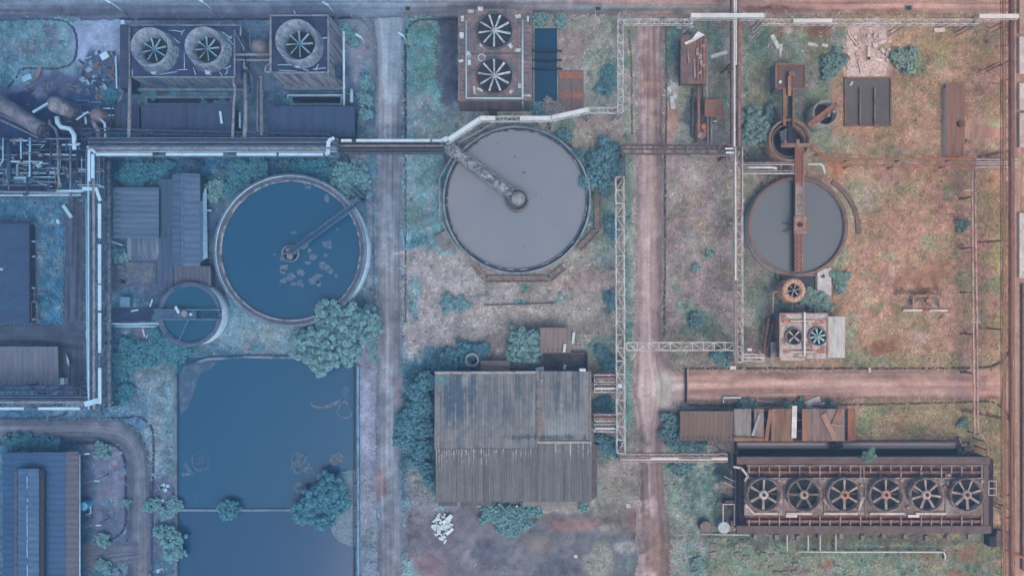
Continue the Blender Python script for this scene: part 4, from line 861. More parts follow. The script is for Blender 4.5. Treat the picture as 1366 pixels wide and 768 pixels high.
# centre twin-fan tower
t = thing('cooling_tower', 'rusty rectangular cooling tower with two large white bladed fans one above the other', 'cooling tower', P(661, 80, 0))
lo = [P(x, y, 0) for x, y in ((615, 149), (708, 149), (708, 42), (615, 42))]; hi = [P(x, y, 8.2) for x, y in ((612, 134), (709, 134), (709, 14), (612, 14))]
MB().hexa(lo, hi).build('wall', stripes((128, 118, 128), (98, 94, 112)), t)
lo = [P(x, y, 8.2) for x, y in ((611, 135), (709.5, 135), (709.5, 13), (611, 13))]
MB().hexa(lo, [(p[0], p[1], 8.45) for p in lo]).build('deck', mat((106, 106, 126), (136, 122, 132), amt=1, scale=.45, fine=.3, name='stained_deck'), t)
for cy, rot in ((41, 1.2), (101, 1.6)):
    c = P(659.5, cy, 8.9); q = MB(); q.lathe(c, [(rp(24.6, 8.9), 8.45), (rp(24.6, 8.9), 9.0), (rp(23, 8.9), 9.0), (rp(23, 8.9), 8.47)], 44)
    o = q.build('fan_ring', M('dsteel', 650, c2=(112, 100, 110), amt=1), t)
    q = MB(); q.disc(c, rp(23, 8.9), 8.47, 40); q.build('throat_shade', M('hole', 500), o)  # dark disc on a closed deck, painted as the shaded hole
    q = MB()
    for i in range(4):
        a = i*math.pi/4+.3; q.bar((c[0]-math.cos(a)*rp(22.8, 9), c[1]-math.sin(a)*rp(22.8, 9), 8.55), (c[0]+math.cos(a)*rp(22.8, 9), c[1]+math.sin(a)*rp(22.8, 9), 8.55), .07)
    q.build('guard', M('dsteel', 500), o)
    fan(o, (c[0], c[1], 8.85), rp(22.8, 8.9), 9, mat((182, 196, 212), (132, 148, 172), amt=1, scale=1.5, name='white_blade'), mat((170, 176, 192), name='hub_paint'), .15, rot, .105)
q = MB(); q.tube([P(622, 28, 8.7), P(622, 131, 8.7), P(697, 131, 8.7), P(697, 148, 4)], .2); q.tube([P(697, 27, 8.7), P(697, 131, 8.7)], .2); q.build('header_pipe', M('pale', 660), t)
for (x, y, sx, sy, a) in ((641, 13, 1, .8, 0), (628, 16, 1.1, .6, 0), (691, 23, 1.1, .6, .2), (681, 62, .7, .9, .6), (682, 122, .8, .7, .6), (643, 63, 1.3, .35, -.8), (691, 68, 1.1, .6, 0), (693, 115, .6, .9, .1), (615, 82, .9, .5, .2), (626, 84, .6, 1, .1), (633, 121, .4, 1.4, .1), (640, 120, 1.2, .4, -.5), (704, 26, .4, 1, 0), (617, 26, .6, 1, .1), (616, 48, .8, 1.1, 0), (625, 72, .5, .8, 0), (703, 128, 1.3, .3, 0)):
    MB().obox(P(x, y, 8.45), sx, sy, .35, a).build('deck_box', M('pale', 700, c2=(150, 140, 150), amt=1, scale=.8), t)
q = MB()
for i, y in enumerate(range(18, 135, 6)): q.bar(P(613, y, 8.47), P(621, y, 8.47), .08); q.bar(P(699, y+2, 8.47), P(708, y+2, 8.47), .08)
for x in (628, 690): q.bar(P(x, 16, 8.47), P(x, 133, 8.47), .08)
q.bar(P(622, 72, 8.5), P(697, 71, 8.5), .16); q.build('panel_joint', M('dsteel', 700), t)
q = MB(); c = P(642.5, 77, 8.5); q.lathe(c, [(.75, 8.47), (.75, 8.6), (.55, 8.6), (.55, 8.47)], 16); q.build('hose_coil', M('pale', 500), t)
q = MB(); c = P(625, 74, 8.5); q.lathe(c, [(.5, 8.47), (.5, 8.6), (.32, 8.6), (.32, 8.47)], 16); q.build('hose_coil', M('pale', 500), t)
MB().pbox(652, 149, 663, 152.5, 0, 2.6).build('doorway', M('hole', 600), t)
q = MB()
for y in (22, 30, 38): q.bar(P(590, y, 1.5), P(607, y, 1.5), .1)
for x in (590, 607):
    q.bar(P(x, 22, 1.5), P(x, 40, 1.5), .12)
    for y in (22, 40): q.bar(P(x, y, 0), P(x, y, 1.5), .12)
tag(q.build('steel_trestle', M('dsteel', 683)), 'low brown frame at the top of the paved strip beside the two fan tower', 'frame')
# teal channel basin east of it
t = thing('settling_basin', 'narrow teal water basin with three dark crossbars east of the two fan tower', 'basin', P(728, 87, 0))
A = P(711, 35, .7); B = P(745, 138, .7); w = .3; q = MB()
for a in ((A[0], A[1], B[0], A[1]-.4), (A[0], B[1]+w, B[0], B[1]), (A[0], A[1]-.4, A[0]+w, B[1]+w), (B[0]-w, A[1]-.4, B[0], B[1]+w)): q.box(a[0], a[1], -.1, a[2], a[3], .7)
q.build('wall', M('conc', 700), t)
q = MB(); q.quad((A[0]+w, B[1]+w, .35), (B[0]-w, B[1]+w, .35), (B[0]-w, A[1]-.4, .35), (A[0]+w, A[1]-.4, .35)); q.build('water', water_mat((54, 92, 122), (50, 86, 116)), t)
for y in (68, 80.5, 92):
    MB().bar(P(708, y, .85), P(750, y, .85), .3, .2).build('crossbar', mat((34, 48, 72), name='dark_metal'), t)
MB().bar(P(728.5, 67, .8), P(728.5, 93, .8), .1).build('divider', mat((34, 48, 72), name='dark_metal'), t)
t = thing('cover_plate', 'pair of rusty brown cover plates with orange bands beside the teal basin', 'steel plate', P(762, 119, 0))
for x0, x1 in ((745.5, 761.5), (762.5, 778.5)): MB().pbox(x0, 94, x1, 147, .05, .3).build('plate', mat((116, 104, 118), (132, 110, 118), scale=.3, name='rusty_plate'), t)
for y0, y1 in ((96, 104), (124, 131)): MB().pbox(746.5, y0, 777.5, y1, .3, .34).build('band', mat((160, 114, 108), (136, 108, 112), amt=.9, name='orange_primer'), t)

# ================================================================ clarifiers and round tanks
def ring_wall(c, ro, ri, z0, z1, n=96): 
    return MB().lathe(c, [(ro, z0), (ro, z1), (ri, z1), (ri, z0)], n)
def tank_water(root, c, r, z, m): return MB().disc(c, r, z, 96).build('water', m, root)

# --- west clarifier
z = 5.2; c = P(387, 334, z); t = thing('clarifier_tank', 'large round clarifier with blue water, brown scum and a diagonal scraper bridge', 'clarifier', (c[0], c[1], 0))
ro = rp(101.5, z)
ring_wall(c, ro, ro-.35, 0, z).build('wall', mat((196, 222, 250), (160, 188, 222), amt=.6, scale=.25, stretch=(1, 1, .2), name='white_tank_wall'), t)
tag_ = MB().lathe(c, [(ro+.12, z-.12), (ro+.12, z+.1), (ro-.3, z+.1)], 96); tag_.build('rim', mat((116, 130, 160), (88, 102, 136), name='rim_concrete'), t)
MB().lathe(c, [(ro-.36, z-.2), (rp(94, z), z-.25)], 96).build('launder', mat((84, 94, 126), (104, 108, 136), amt=.9, scale=.6, fine=.3, name='dry_launder'), t)
q = MB().lathe(c, [(rp(94.2, z), z-.9), (rp(94.2, z), z-.1), (rp(92.4, z), z-.1), (rp(92.4, z), z-.9)], 96)
q.build('weir', mat((152, 158, 182), (92, 102, 134), amt=1, scale=.9, lo=.46, hi=.56, name='crusted_weir'), t)
tank_water(t, c, rp(94, z), z-.75, water_mat((34, 96, 132), (38, 100, 137)))
ha = P(482, 268, z+.9); hc = P(386, 338, z+.9)
br = MB(); d = nrm(sub(hc, ha)); n_ = (-d[1], d[0], 0); L = math.dist(ha, hc)
for o in (-.5, .5):
    for zz in (0, .7):
        br.bar(tuple(ha[k]+n_[k]*o+(zz if k == 2 else 0) for k in range(3)), tuple(hc[k]+n_[k]*o+(zz if k == 2 else 0) for k in range(3)), .1)
    for i in range(12):
        p = tuple(ha[k]+d[k]*L*i/11+n_[k]*o for k in range(3)); br.bar(p, (p[0], p[1], p[2]+.7), .07)
br.build('bridge_rail', mat((104, 122, 158), (70, 90, 128), amt=.9, name='bridge_steel'), t)
q = MB(); q.hexa([tuple(e[k]+n_[k]*o for k in range(3)) for e, o in ((ha, -.22), (hc, -.22), (hc, .22), (ha, .22))], [tuple(e[k]+n_[k]*o+(.08 if k == 2 else 0) for k in range(3)) for e, o in ((ha, -.22), (hc, -.22), (hc, .22), (ha, .22))])
q.build('bridge_deck', mat((60, 88, 124), (78, 100, 134), amt=.9, scale=1.2, name='grating'), t)
ch = P(387, 338, z); q = ring_wall(ch, rp(11.5, z), rp(10.3, z), z-2, z+.3, 32)
for a in (0, math.pi/2): q.bar((ch[0]-math.cos(a)*rp(11, z), ch[1]-math.sin(a)*rp(11, z), z+.2), (ch[0]+math.cos(a)*rp(11, z), ch[1]+math.sin(a)*rp(11, z), z+.2), .2)
q.build('feed_well', M('steel', 250), t)
q = MB(); q.obox(P(388, 342, z+.3), 1, 1, .8); q.obox(P(385, 333, z+.9), .8, .5, .5, .6); q.build('drive_motor', M('mott', 200), t)
b2 = MB(); g0 = P(466, 256, 4.2)
b2.bar(P(470, 250, 4.4), P(486, 266, 4.4), 1.3, .2); b2.bar(P(480, 271, 4.4), P(488, 265, 4.4), .9, .2); b2.build('access_platform', M('dsteel', 200), t)
rail(t, [P(470, 250, 4.6), P(487, 265, 4.6)], M('mott', 160), .9, 1.4)
q = MB(); q.bar(P(489, 264, 4.4), P(496, 258, 2.0), .8, .12); q.build('stair', M('pale', 100), t)
rr = random.Random(4)
pts = [(393, 310, 5, 3), (437, 296+30, 9, 8), (406, 327, 8, 7), (417, 343, 8, 7), (376, 345, 4, 4), (380, 357, 7, 6), (377, 362, 6, 5), (387, 369, 9, 9), (379, 374, 7, 5), (391, 379, 6, 4), (401, 364, 6, 6), (411, 350, 5, 3), (423, 368, 8, 6), (433, 355, 8, 9), (440, 361, 5, 6), (416, 376, 6, 6), (399, 377, 5, 5), (434, 341, 4, 3), (424, 374, 4, 4), (408, 215+30, 4, 3), (412, 250, 5, 4), (436, 265, 4, 6), (413, 334, 3, 5), (425, 378, 5, 4), (403, 381, 4, 3), (448, 368, 3, 4), (366, 339, 3, 2), (450, 306, 3, 2)]
for i, (x, y, rx, ry) in enumerate(pts):
    n0 = 7; poly = [(x+rx*math.cos(2*math.pi*k/n0)*(.45+.6*rr.random())*1.0, y+ry*math.sin(2*math.pi*k/n0)*(.45+.6*rr.random())*1.0) for k in range(n0)]
    w = [P(a, b_, z-.7) for a, b_ in spline(poly+[poly[0]], 1.5)[:-1, :2]]
    m_ = MB(); m_.prism(w, z-.8, z-.69)
    tag(m_.build('scum_patch', mat((104, 116, 148), (84, 104, 140), amt=1, scale=1, fine=.25, name='scum')), 'ragged brown scum flake floating in the large blue clarifier below its bridge' if y > 300 else 'faint scum flake floating near the north rim of the blue clarifier', 'scum', 'scum flakes in the blue clarifier' if y > 300 else 'scum flakes by the clarifier north rim')

# --- small west tank
z = 4; c = P(252.5, 419, z); t = thing('clarifier_tank', 'small round tank with white outer wall and crossing beams, beside the pond', 'clarifier', (c[0], c[1], 0))
ro = rp(42.5, z)
ring_wall(c, ro, ro-.35, 0, z, 72).build('wall', mat((198, 224, 250), (166, 194, 226), amt=.6, scale=.3, name='white_tank_wall'), t)
MB().lathe(c, [(ro+.1, z-.1), (ro+.1, z+.1), (ro-.5, z+.1)], 72).build('rim', mat((96, 108, 142), (74, 90, 126), amt=.9, name='rim_concrete'), t)
MB().lathe(c, [(ro-.36, z-.5), (rp(38, z), z-.5)], 72).build('launder', mat((64, 82, 118), (80, 94, 128), amt=.8, name='dry_launder'), t)
ring_wall(c, rp(38.6, z), rp(37.4, z), z-.9, z-.1, 72).build('weir', mat((106, 122, 156), (66, 88, 126), amt=1, scale=.9, name='crusted_weir'), t)
tank_water(t, c, rp(38.4, z), z-.7, water_mat((48, 102, 136), (44, 98, 134)))
q = MB(); q.bar(P(205, 413, z+.5), P(296, 413, z+.5), .22); q.bar(P(214, 426, z+.5), P(296, 426, z+.5), .22); q.build('beam', M('steel', 150), t)
q = MB(); q.hexa([P(206, 425, z+.3), P(262, 425, z+.3), P(262, 414, z+.3), P(206, 414, z+.3)], [P(206, 425, z+.4), P(262, 425, z+.4), P(262, 414, z+.4), P(206, 414, z+.4)]); q.build('walkway', mat((72, 92, 130), (90, 106, 140), amt=.9, name='grating'), t)
q = MB()
for i in range(4): x = 262+i*8.5; q.bar(P(x, 414, z+.4), P(x, 425, z+.4), .12); q.bar(P(x, 425 if i % 2 else 414, z+.4), P(x+8.5, 414 if i % 2 else 425, z+.4), .1)
q.build('lattice', M('dsteel', 100), t)
q = MB(); q.bar(P(251, 427, z+.3), P(238, 456, z+.2), .16); q.build('scraper_arm', M('steel', 150), t)
q = MB(); q.cyl(P(249, 418, z), .6, z+.4, z+1.1, 16); q.build('drive_motor', M('mott', 150), t); MB().obox(P(256, 419, z+.4), .5, .5, .6).build('control_box', M('white', 60), t)
tag(MB().obox(P(237, 413, z+.65), .5, 1.4, .3, .5).build('pale_plank', M('white', 0)), 'pale plank lying across the upper beam of the small tank', 'plank')

# --- centre clarifier
z = 3.6; c = P(689.5, 266.5, z); t = thing('clarifier_tank', 'large round clarifier with pale grey turbid water and a single walkway to its hub', 'clarifier', (c[0], c[1], 0))
ro = rp(98.5, z)
ring_wall(c, ro, ro-.3, 0, z).build('wall', mat((118, 128, 152), (92, 104, 132), scale=.4, name='tank_wall'), t)
MB().lathe(c, [(ro+.08, z-.1), (ro+.08, z+.12), (ro-.3, z+.12)], 96).build('rim', mat((138, 148, 172), (100, 112, 138), amt=.9, scale=.4, name='rim_concrete'), t)
MB().lathe(c, [(ro-.31, z-.6), (rp(94, z), z-.6)], 96).build('launder', mat((62, 74, 100), (84, 90, 112), amt=.8, name='dark_launder'), t)
ring_wall(c, rp(94.3, z), rp(92.6, z), z-.9, z-.2).build('weir', mat((150, 150, 164), (78, 88, 112), amt=1, scale=.7, lo=.42, hi=.52, name='crusted_weir'), t)
tank_water(t, c, rp(93.6, z), z-.75, water_mat((116, 134, 160), (144, 147, 158), scale=.05))
for i, (x, y, r) in enumerate(((687, 209, 2), (699, 230, 2.2), (696, 235, 1.2), (715, 260, 1.6), (664, 192, 1.4), (650, 255, 1.2), (722, 265, 1), (640, 215, 1.3), (742, 300, 1.2), (700, 330, 1.5))):
    w = [P(x+r*(.6+.7*R.random())*math.cos(k*.9), y+r*(.5+.6*R.random())*math.sin(k*.9), z-.7) for k in range(7)]
    tag(MB().prism(w, z-.8, z-.7).build('scum_patch', mat((100, 110, 128), name='scum')), 'small dark scum speck drifting on the pale grey clarifier', 'scum', 'specks on the pale clarifier')
nn = 12; oc = [P(689.5+105*math.cos(2*math.pi*(i+.5)/nn), 266.5-105*math.sin(2*math.pi*(i+.5)/nn), 1.2) for i in range(nn)]
q = MB()
for i in list(range(3, 7)) + [2]: a_, b_ = oc[i], oc[(i+1) % nn]; q.bar((a_[0], a_[1], z-.2), (b_[0], b_[1], z-.2), .16); q.bar((a_[0], a_[1], z-.7), (b_[0], b_[1], z-.7), .12); q.bar((a_[0], a_[1], 0), (a_[0], a_[1], z-.2), .16)
q.build('outer_rail', M('steel', 560), t)
A = P(594, 193, 5.2); B = P(690, 264, 5.2)
d = nrm(sub(B, A)); n_ = (-d[1], d[0], 0); L = math.dist(A, B)-1.2
def AB(s, o, zz): return (A[0]+d[0]*s+n_[0]*o, A[1]+d[1]*s+n_[1]*o, zz)
q = MB(); q.hexa([AB(0, -.75, 4.5), AB(L, -.75, 4.5), AB(L, .75, 4.5), AB(0, .75, 4.5)], [AB(0, -.75, 4.62), AB(L, -.75, 4.62), AB(L, .75, 4.62), AB(0, .75, 4.62)])
q.build('walkway', mat((150, 160, 180), (96, 104, 128), amt=1, scale=1.3, lo=.46, hi=.54, fine=.3, name='peeling_walkway'), t)
q = MB()
for o in (-1, 1):
    q.bar(AB(0, o, 4.4), AB(L, o, 4.4), .3, .6); q.bar(AB(0, o, 5.3), AB(L, o, 5.3), .12)
    for i in range(14): q.bar(AB(L*i/13, o, 4.5), AB(L*i/13, o, 5.3), .1)
q.build('bridge_rail', mat((112, 112, 132), (156, 150, 162), amt=.9, scale=.7, name='bridge_steel'), t)
ch = P(691, 265, 5)
q = MB(); q.lathe(ch, [(rp(9.5, 5), 4.2), (rp(9.5, 5), 5.3), (rp(8.5, 5), 5.6), (.3, 5.8), (.02, 5.8)], 28); q.build('hub_drum', mat((146, 148, 162), (116, 118, 134), amt=.9, scale=.8, name='drum_paint'), t)
q = MB(); cc = P(690, 267, 4); q.lathe(cc, [(rp(15.5, 4), 2.6), (rp(15.5, 4), 4.1), (rp(11.8, 4), 4.1), (rp(11.8, 4), 2.6)], 32)
q.build('feed_well', mat((92, 98, 122), (122, 116, 130), amt=.9, scale=.9, name='feed_well'), t)
for i in range(14):
    a = 2*math.pi*i/14; MB().obox((cc[0]+rp(13.5, 4)*math.cos(a), cc[1]+rp(13.5, 4)*math.sin(a), 4.1), .5, .3, .25, a).build('hub_bracket', M('dsteel', 683), t)
rail(t, [(cc[0]+rp(15, 4)*math.cos(a), cc[1]+rp(15, 4)*math.sin(a), 4.1) for a in [i*.6-2.6 for i in range(9)]], M('steel', 683), .9, 2)
for (pts, lb) in (([(632, 352), (648, 372), (733, 372), (752, 356)], 'brown shallow trough bent around the south side of the pale water clarifier'), ([(797, 258), (797, 306), (772, 332)], 'brown shallow trough along the east side of the pale water clarifier'), ([(752, 190), (778, 214)], 'short brown trough on the north east side of the pale water clarifier')):
    q = MB()
    for a_, b_ in zip(pts, pts[1:]):
        pa, pb = P(*a_, .3), P(*b_, .3); dd = nrm(sub(pb, pa)); nm = (-dd[1], dd[0])
        for o in (-.6, .6): q.bar((pa[0]+nm[0]*o, pa[1]+nm[1]*o, .35), (pb[0]+nm[0]*o, pb[1]+nm[1]*o, .35), .14, .5)
        q.bar((pa[0], pa[1], .12), (pb[0], pb[1], .12), 1.2, .1)
    tag(q.build('trough', mat((118, 110, 122), (142, 132, 138), amt=.9, scale=.9, name='trough')), lb, 'trough')
t = thing('valve_chamber', 'tilted dark hatch chamber on the south west side of the pale water clarifier', 'chamber', P(596, 322, 0))
MB().obox(P(592, 322, 0), 2.2, 3.4, .9, rad(30)).build('chamber', M('conc', 560), t); MB().obox(P(599, 321, 0), 1.1, 4, 1.3, rad(28)).build('hatch', mat((140, 140, 158), (104, 104, 124), amt=.9, name='hatch'), t)

# ================================================================ west sheds and buildings
def gable(lb, x0, y0, x1, y1, ze, zr, c, c2, ridge=None, along='ns', name='shed', cat='shed', pitch=.9, wallc=None, **k):
    """ridge runs north-south at pixel x (along ns) or east-west at pixel y"""
    t = thing(name, lb, cat, P((x0+x1)/2, (y0+y1)/2, 0))
    a, b_, c_, d = P(x0, y1, ze), P(x1, y1, ze), P(x1, y0, ze), P(x0, y0, ze)
    i = .3; MB().box(a[0]+i, a[1]+i, 0, b_[0]-i, d[1]-i, ze-.2).build('wall', mat(wallc or mul(c, .9), name='shed_wall'), t)
    if along == 'ns':
        r = ridge or (x0+x1)/2; s, n_ = P(r, y1, zr), P(r, y0, zr); s = (s[0], a[1], zr); n_ = (n_[0], d[1], zr)
        corr_roof([d, a, s, n_], roof_mat(c, c2, 'x', **k), 'roof', t, pitch); corr_roof([b_, c_, n_, s], roof_mat(c, c2, 'x', **k), 'roof', t, pitch)
        g = MB()
        for y, q3 in ((a[1]+i, s), (d[1]-i, n_)): g.add([(a[0]+i, y, ze-.2), (b_[0]-i, y, ze-.2), (q3[0], y, zr-.15)], [(0, 1, 2)])
        g.build('gable_end', mat(mul(c, .9), name='shed_wall'), t)
        q = MB(); q.bar((s[0], s[1], zr+.06), (n_[0], n_[1], zr+.06), .35, .14); q.build('ridge_cap', mat(mul(c, 1.12), name='ridge'), t)
    return t
flat_shed('square grey corrugated shed roof beside the gabled shed, west of the blue clarifier', 150, 250, 212, 318, 4, (88, 104, 142), (102, 116, 150), 'x', pitch=1.0)
flat_shed('small ribbed lean-to under the square grey shed, with pale streaks', 169, 318, 211, 346, 2.8, (86, 100, 134), (126, 138, 168), 'y', pitch=.8, amt=.9)
t = gable('long gabled grey shed with a white east wall beside the blue clarifier', 230, 232, 267, 355, 4.6, 5.8, (86, 102, 140), (100, 114, 150), ridge=244, pitch=1.2)
MB().add([P(267.3, 268, 4.5), P(267.3, 350, 4.5), P(276, 345, 0), P(276, 268, 0)], [(0, 1, 2, 3)]).build('side_panel', mat((170, 202, 236), (146, 178, 214), name='white_sheet'), t)
q = MB(); q.hexa([P(267, 268, 3), P(267, 348, 3), P(277, 344, 1.6), P(275.5, 246, 1.6)], [P(267, 268, 3.2), P(267, 348, 3.2), P(277, 344, 1.8), P(275.5, 246, 1.8)]); q.build('awning', mat((172, 204, 238), (150, 182, 218), name='white_sheet'), t)
MB().obox(P(279, 281, 1), 1.0, .3, .3).build('bracket', M('white', 0), t)
flat_shed('rusty low annex squeezed between the square shed and the gabled shed', 212, 239, 230, 318, 3.0, (76, 92, 130), (88, 90, 124), 'y', pitch=.9)
flat_shed('sloping lower annex roof south of the square shed, bluish on its west half', 208, 318, 230, 384, 2.6, (86, 94, 128), (68, 88, 130), 'y', pitch=.9)
flat_shed('brown ribbed shed at the south end of the gabled shed', 231, 355, 281, 384, 3, (96, 100, 130), (82, 90, 124), 'y', pitch=.8)
t = thing('rubble_platform', 'broken concrete floor south of the small lean-to', 'slab', P(185, 365, 0)); MB().pbox(156, 350, 208, 378, -.05, .18).build('slab', mat((84, 98, 132), (110, 116, 144), amt=1, scale=.5, fine=.35, name='broken_floor'), t)
MB().obox(P(161, 354, .18), 1.3, 2.4, .25, .3).build('board', M('rust', 60), t)
tag(MB().tube([P(143, 320, 2), P(164, 327, 1.2)], .2).build('pipe', M('pale', 100)), 'short pale pipe sloping from the rack toward the small lean-to', 'pipe')
tag(MB().pbox(160, 396, 173, 409, 0, 1.4).build('cabinet', mat((112, 146, 182), (96, 130, 168), name='pale_cabinet')), 'pale blue square cabinet by the pipe bridge to the small tank', 'cabinet')
t = thing('concrete_pad', 'dark concrete pad between the rack and the small tank', 'slab', P(178, 420, 0)); MB().pbox(150, 410, 206, 428, -.05, .25).build('slab', mat((58, 76, 114), (74, 90, 126), name='dark_concrete'), t)
pipe_run('bundle pipe, upper of two pale ones, from the rack to the small tank', [(138, 431, 4), (172, 432, 4), (212, 431, 4)], .22, 'pale', 120)
pipe_run('lower thin pale pipe from the rack to the pump bay of the small tank', [(154, 435, 3), (208, 435, 3)], .2, 'pale', 60)
tag(MB().obox(P(192, 447, 0), 3.6, 3.8, .3, .05).build('pump_plinth', mat((96, 104, 136), (120, 124, 150), amt=1, name='worn_plinth')), 'worn square plinth left below the small tank walkway', 'plinth')
for i, (x, y, a, L_, lb) in enumerate(((197, 447, 1.1, 1.6, 'pale plank leaning on the worn plinth, right one'), (192, 444, -1.3, 1.5, 'pale plank leaning on the worn plinth, left one'), (202, 404, 1.2, 1.6, 'pale plank at the west end of the small tank walkway'), (180, 414, .2, 1.6, 'pale crumpled sheet lying on the dark concrete pad'), (223, 456, -1, 1.8, 'pale forked stick lying in weeds below the small tank'))):
    tag(MB().obox(P(x, y, .35), L_, .3, .12, a, .1).build('plank', M('white', 0)), lb, 'plank')

t = thing('flat_building', 'large flat roofed dark building cut by the left edge, above the brown roofed shed', 'building', P(0, 365, 0))
a, b_ = P(-70, 432, 2.2), P(40, 298, 2.2)
MB().box(a[0]+.3, a[1]+.3, 0, b_[0]-.3, b_[1]-.3, 2.0).build('wall', mat((70, 84, 120), name='shed_wall'), t)
MB().box(a[0], a[1], 2.0, b_[0], b_[1], 2.3).build('roof', mat((70, 86, 124), (60, 78, 116), scale=.25, amt=.8, stretch=(.3, 1, 1), name='flat_roof'), t)
q = MB(); q.bar((b_[0], a[1], 2.35), (b_[0], b_[1], 2.35), .25); q.bar((a[0], b_[1], 2.35), (b_[0], b_[1], 2.35), .25); q.build('parapet', mat((56, 72, 110), name='parapet'), t)
MB().obox(P(3, 359, 2.3), .4, .4, .3).build('roof_vent', M('white', 0), t)
q = MB()
for y in (322, 342, 384, 402, 426): q.obox(P(42.5, y, 1), 1.4, .35, .25)
q.build('wall_bracket', M('pale', 60), t)
t = thing('frame_rack', 'rusty open frame standing east of the large flat roofed building', 'frame', P(46, 412, 0)); q = MB()
for y in (403, 425):
    q.bar(P(42, y, 1.6), P(50, y, 1.6), .18)
for x in (42, 50):
    q.bar(P(x, 403, 1.6), P(x, 425, 1.6), .18)
    for y in (403, 425): q.bar(P(x, y, 0), P(x, y, 1.6), .18)
q.build('frame', M('rust', 200), t); q = MB(); q.bar(P(46, 382, 1.2), P(46, 402, 1.2), .14); q.bar(P(42, 392, 1.2), P(60, 392, 1.2), .14); q.build('pipe', M('rust', 300), t)
tag(MB().obox(P(91, 282, .1), .7, 3.0, .4, rad(35)).build('trough', M('pale', 200)), 'pale slanted trough at the north end of the dark asphalt yard', 'trough')
tag(MB().obox(P(81, 296, 0), .6, .8, 1, .2).build('drum', M('white', 0)), 'small white can near the slanted trough', 'drum')

t = flat_shed('brown ribbed roof shed at the left edge, just above the lower pipe rack', -60, 462, 77, 516, 2.4, (106, 110, 142), (94, 100, 136), 'y', cat='building', name='workshop', pitch=1.0)
q = MB(); q.tube([P(77, 464, 1.5), P(88, 468, 1.5), P(93, 480, 1.5), P(94, 514, 1.5)], .14); q.build('side_pipe', M('dark', 300), t)
tag(MB().pbox(78, 504, 85, 513, 0, 1.4).build('cabinet', M('white', 0)), 'white box at the south east corner of the brown ribbed shed', 'cabinet')
tag(MB().tube([P(90, 472, 1), P(91, 482, 1), P(93.5, 488, .8)], .26).build('pipe', M('pale', 150)), 'short pale bent pipe east of the brown ribbed shed', 'pipe')
tag(MB().tube([P(116, 441, 1.2), P(117, 452, 1.2), P(120, 458, 1.0)], .3).build('pipe', M('white', 50)), 'fat white curved pipe offcut leaning beside the west pipe rack', 'pipe')

t = thing('workshop_hall', 'long hall with a raised ridge monitor, in the bottom left corner', 'building', P(54, 690, 0))
yb, yt = 830, 603; ze, zm = 4.0, 6.2
def Z(x, y, z): return P(x, y, z)
MB().hexa([Z(6, yb, 0), Z(101, yb, 0), Z(101, yt+1, 0), Z(6, yt+1, 0)], [Z(6, yb, ze-.4), Z(98, yb, ze-.4), Z(98, yt+1, ze-.4), Z(6, yt+1, ze-.4)]).build('wall', mat((74, 86, 122), name='shed_wall'), t)
rw = roof_mat((74, 94, 138), (66, 84, 126), 'x', scale=.2); rb = roof_mat((98, 98, 128), (88, 92, 124), 'x')
corr_roof([Z(4, yt, ze), Z(4, yb, ze), Z(22, yb, 5.3), Z(22, yt, 5.3)], rw, 'roof', t, 1.2)
corr_roof([Z(88, yb, ze+.8), Z(88, yt, ze+.8), Z(60, yt, 5.3), Z(60, yb, 5.3)], rw, 'roof', t, 1.2)
corr_roof([Z(105, yb, ze-.3), Z(105, yt-1, ze-.3), Z(88, yt-1, ze+.75), Z(88, yb, ze+.75)], rb, 'side_roof', t, 1.2)
corr_roof([Z(22, yt, 5.3), Z(22, 628, 5.3), Z(42, 628, 5.6), Z(42, yt, 5.6)], rw, 'roof', t, 1.2); corr_roof([Z(60, 628, 5.3), Z(60, yt, 5.3), Z(42, yt, 5.6), Z(42, 628, 5.6)], rw, 'roof', t, 1.2)
MB().hexa([Z(22, yb, 5), Z(62, yb, 5), Z(62, 626, 5), Z(22, 626, 5)], [Z(25, yb, 6.6), Z(59, yb, 6.6), Z(59, 627, 6.6), Z(25, 627, 6.6)]).build('monitor_wall', mat((34, 52, 92), name='dark_louvre'), t)
corr_roof([Z(24, 625, 6.8), Z(24, yb, 6.8), Z(38, yb, 7.5), Z(38, 625, 7.5)], roof_mat((88, 110, 150), (76, 96, 138), 'x'), 'monitor_roof', t, 1.2)
corr_roof([Z(52, yb, 6.8), Z(52, 625, 6.8), Z(38, 625, 7.5), Z(38, yb, 7.5)], roof_mat((88, 110, 150), (76, 96, 138), 'x'), 'monitor_roof', t, 1.2)
for x0, x1 in ((19, 23), (54, 61)): MB().hexa([Z(x0, yb, 5.5), Z(x1, yb, 5.5), Z(x1, 625, 5.5), Z(x0, 625, 5.5)], [Z(x0, yb, 5.7), Z(x1, yb, 5.7), Z(x1, 625, 5.7), Z(x0, 625, 5.7)]).build('side_gutter', mat((92, 92, 124), (80, 84, 118), name='brown_gutter'), t)
for i in range(8):
    y = 628+i*18
    for e in ((Z(20, y, 5.8), Z(24, y, 6.8)), (Z(52, y, 6.8), Z(58, y, 5.8))): MB().bar(*e, .1).build('monitor_bracket', M('dark', 100), t)
q = MB(); q.tube([Z(106.5, yb, ze-.5), Z(106.5, yt+2, ze-.5)], .14); q.build('eaves_gutter', M('pale', 150), t)
q = MB()
for y in list(range(640, 768, 9)): 
    if R.random() < .7: q.obox(Z(36.5+R.uniform(-.3, .3), y, 7.52), .12, .6+R.random(), .05)
q.build('ridge_patch', M('white', 0), t)
t = thing('satellite_tank', 'small round pale blue tank top beside the east eaves of the long hall', 'tank', P(111, 675, 0)); MB().cyl(P(111, 675, 2.2), .85, 0, 2.2, 20).build('shell', mat((120, 180, 220), name='pale_blue'), t); q = MB(); q.tube([P(115, 686, .5), P(121, 684, .8), P(121, 672, .8), P(116, 667, 1)], .14); q.build('pipe', M('pale', 100), t)
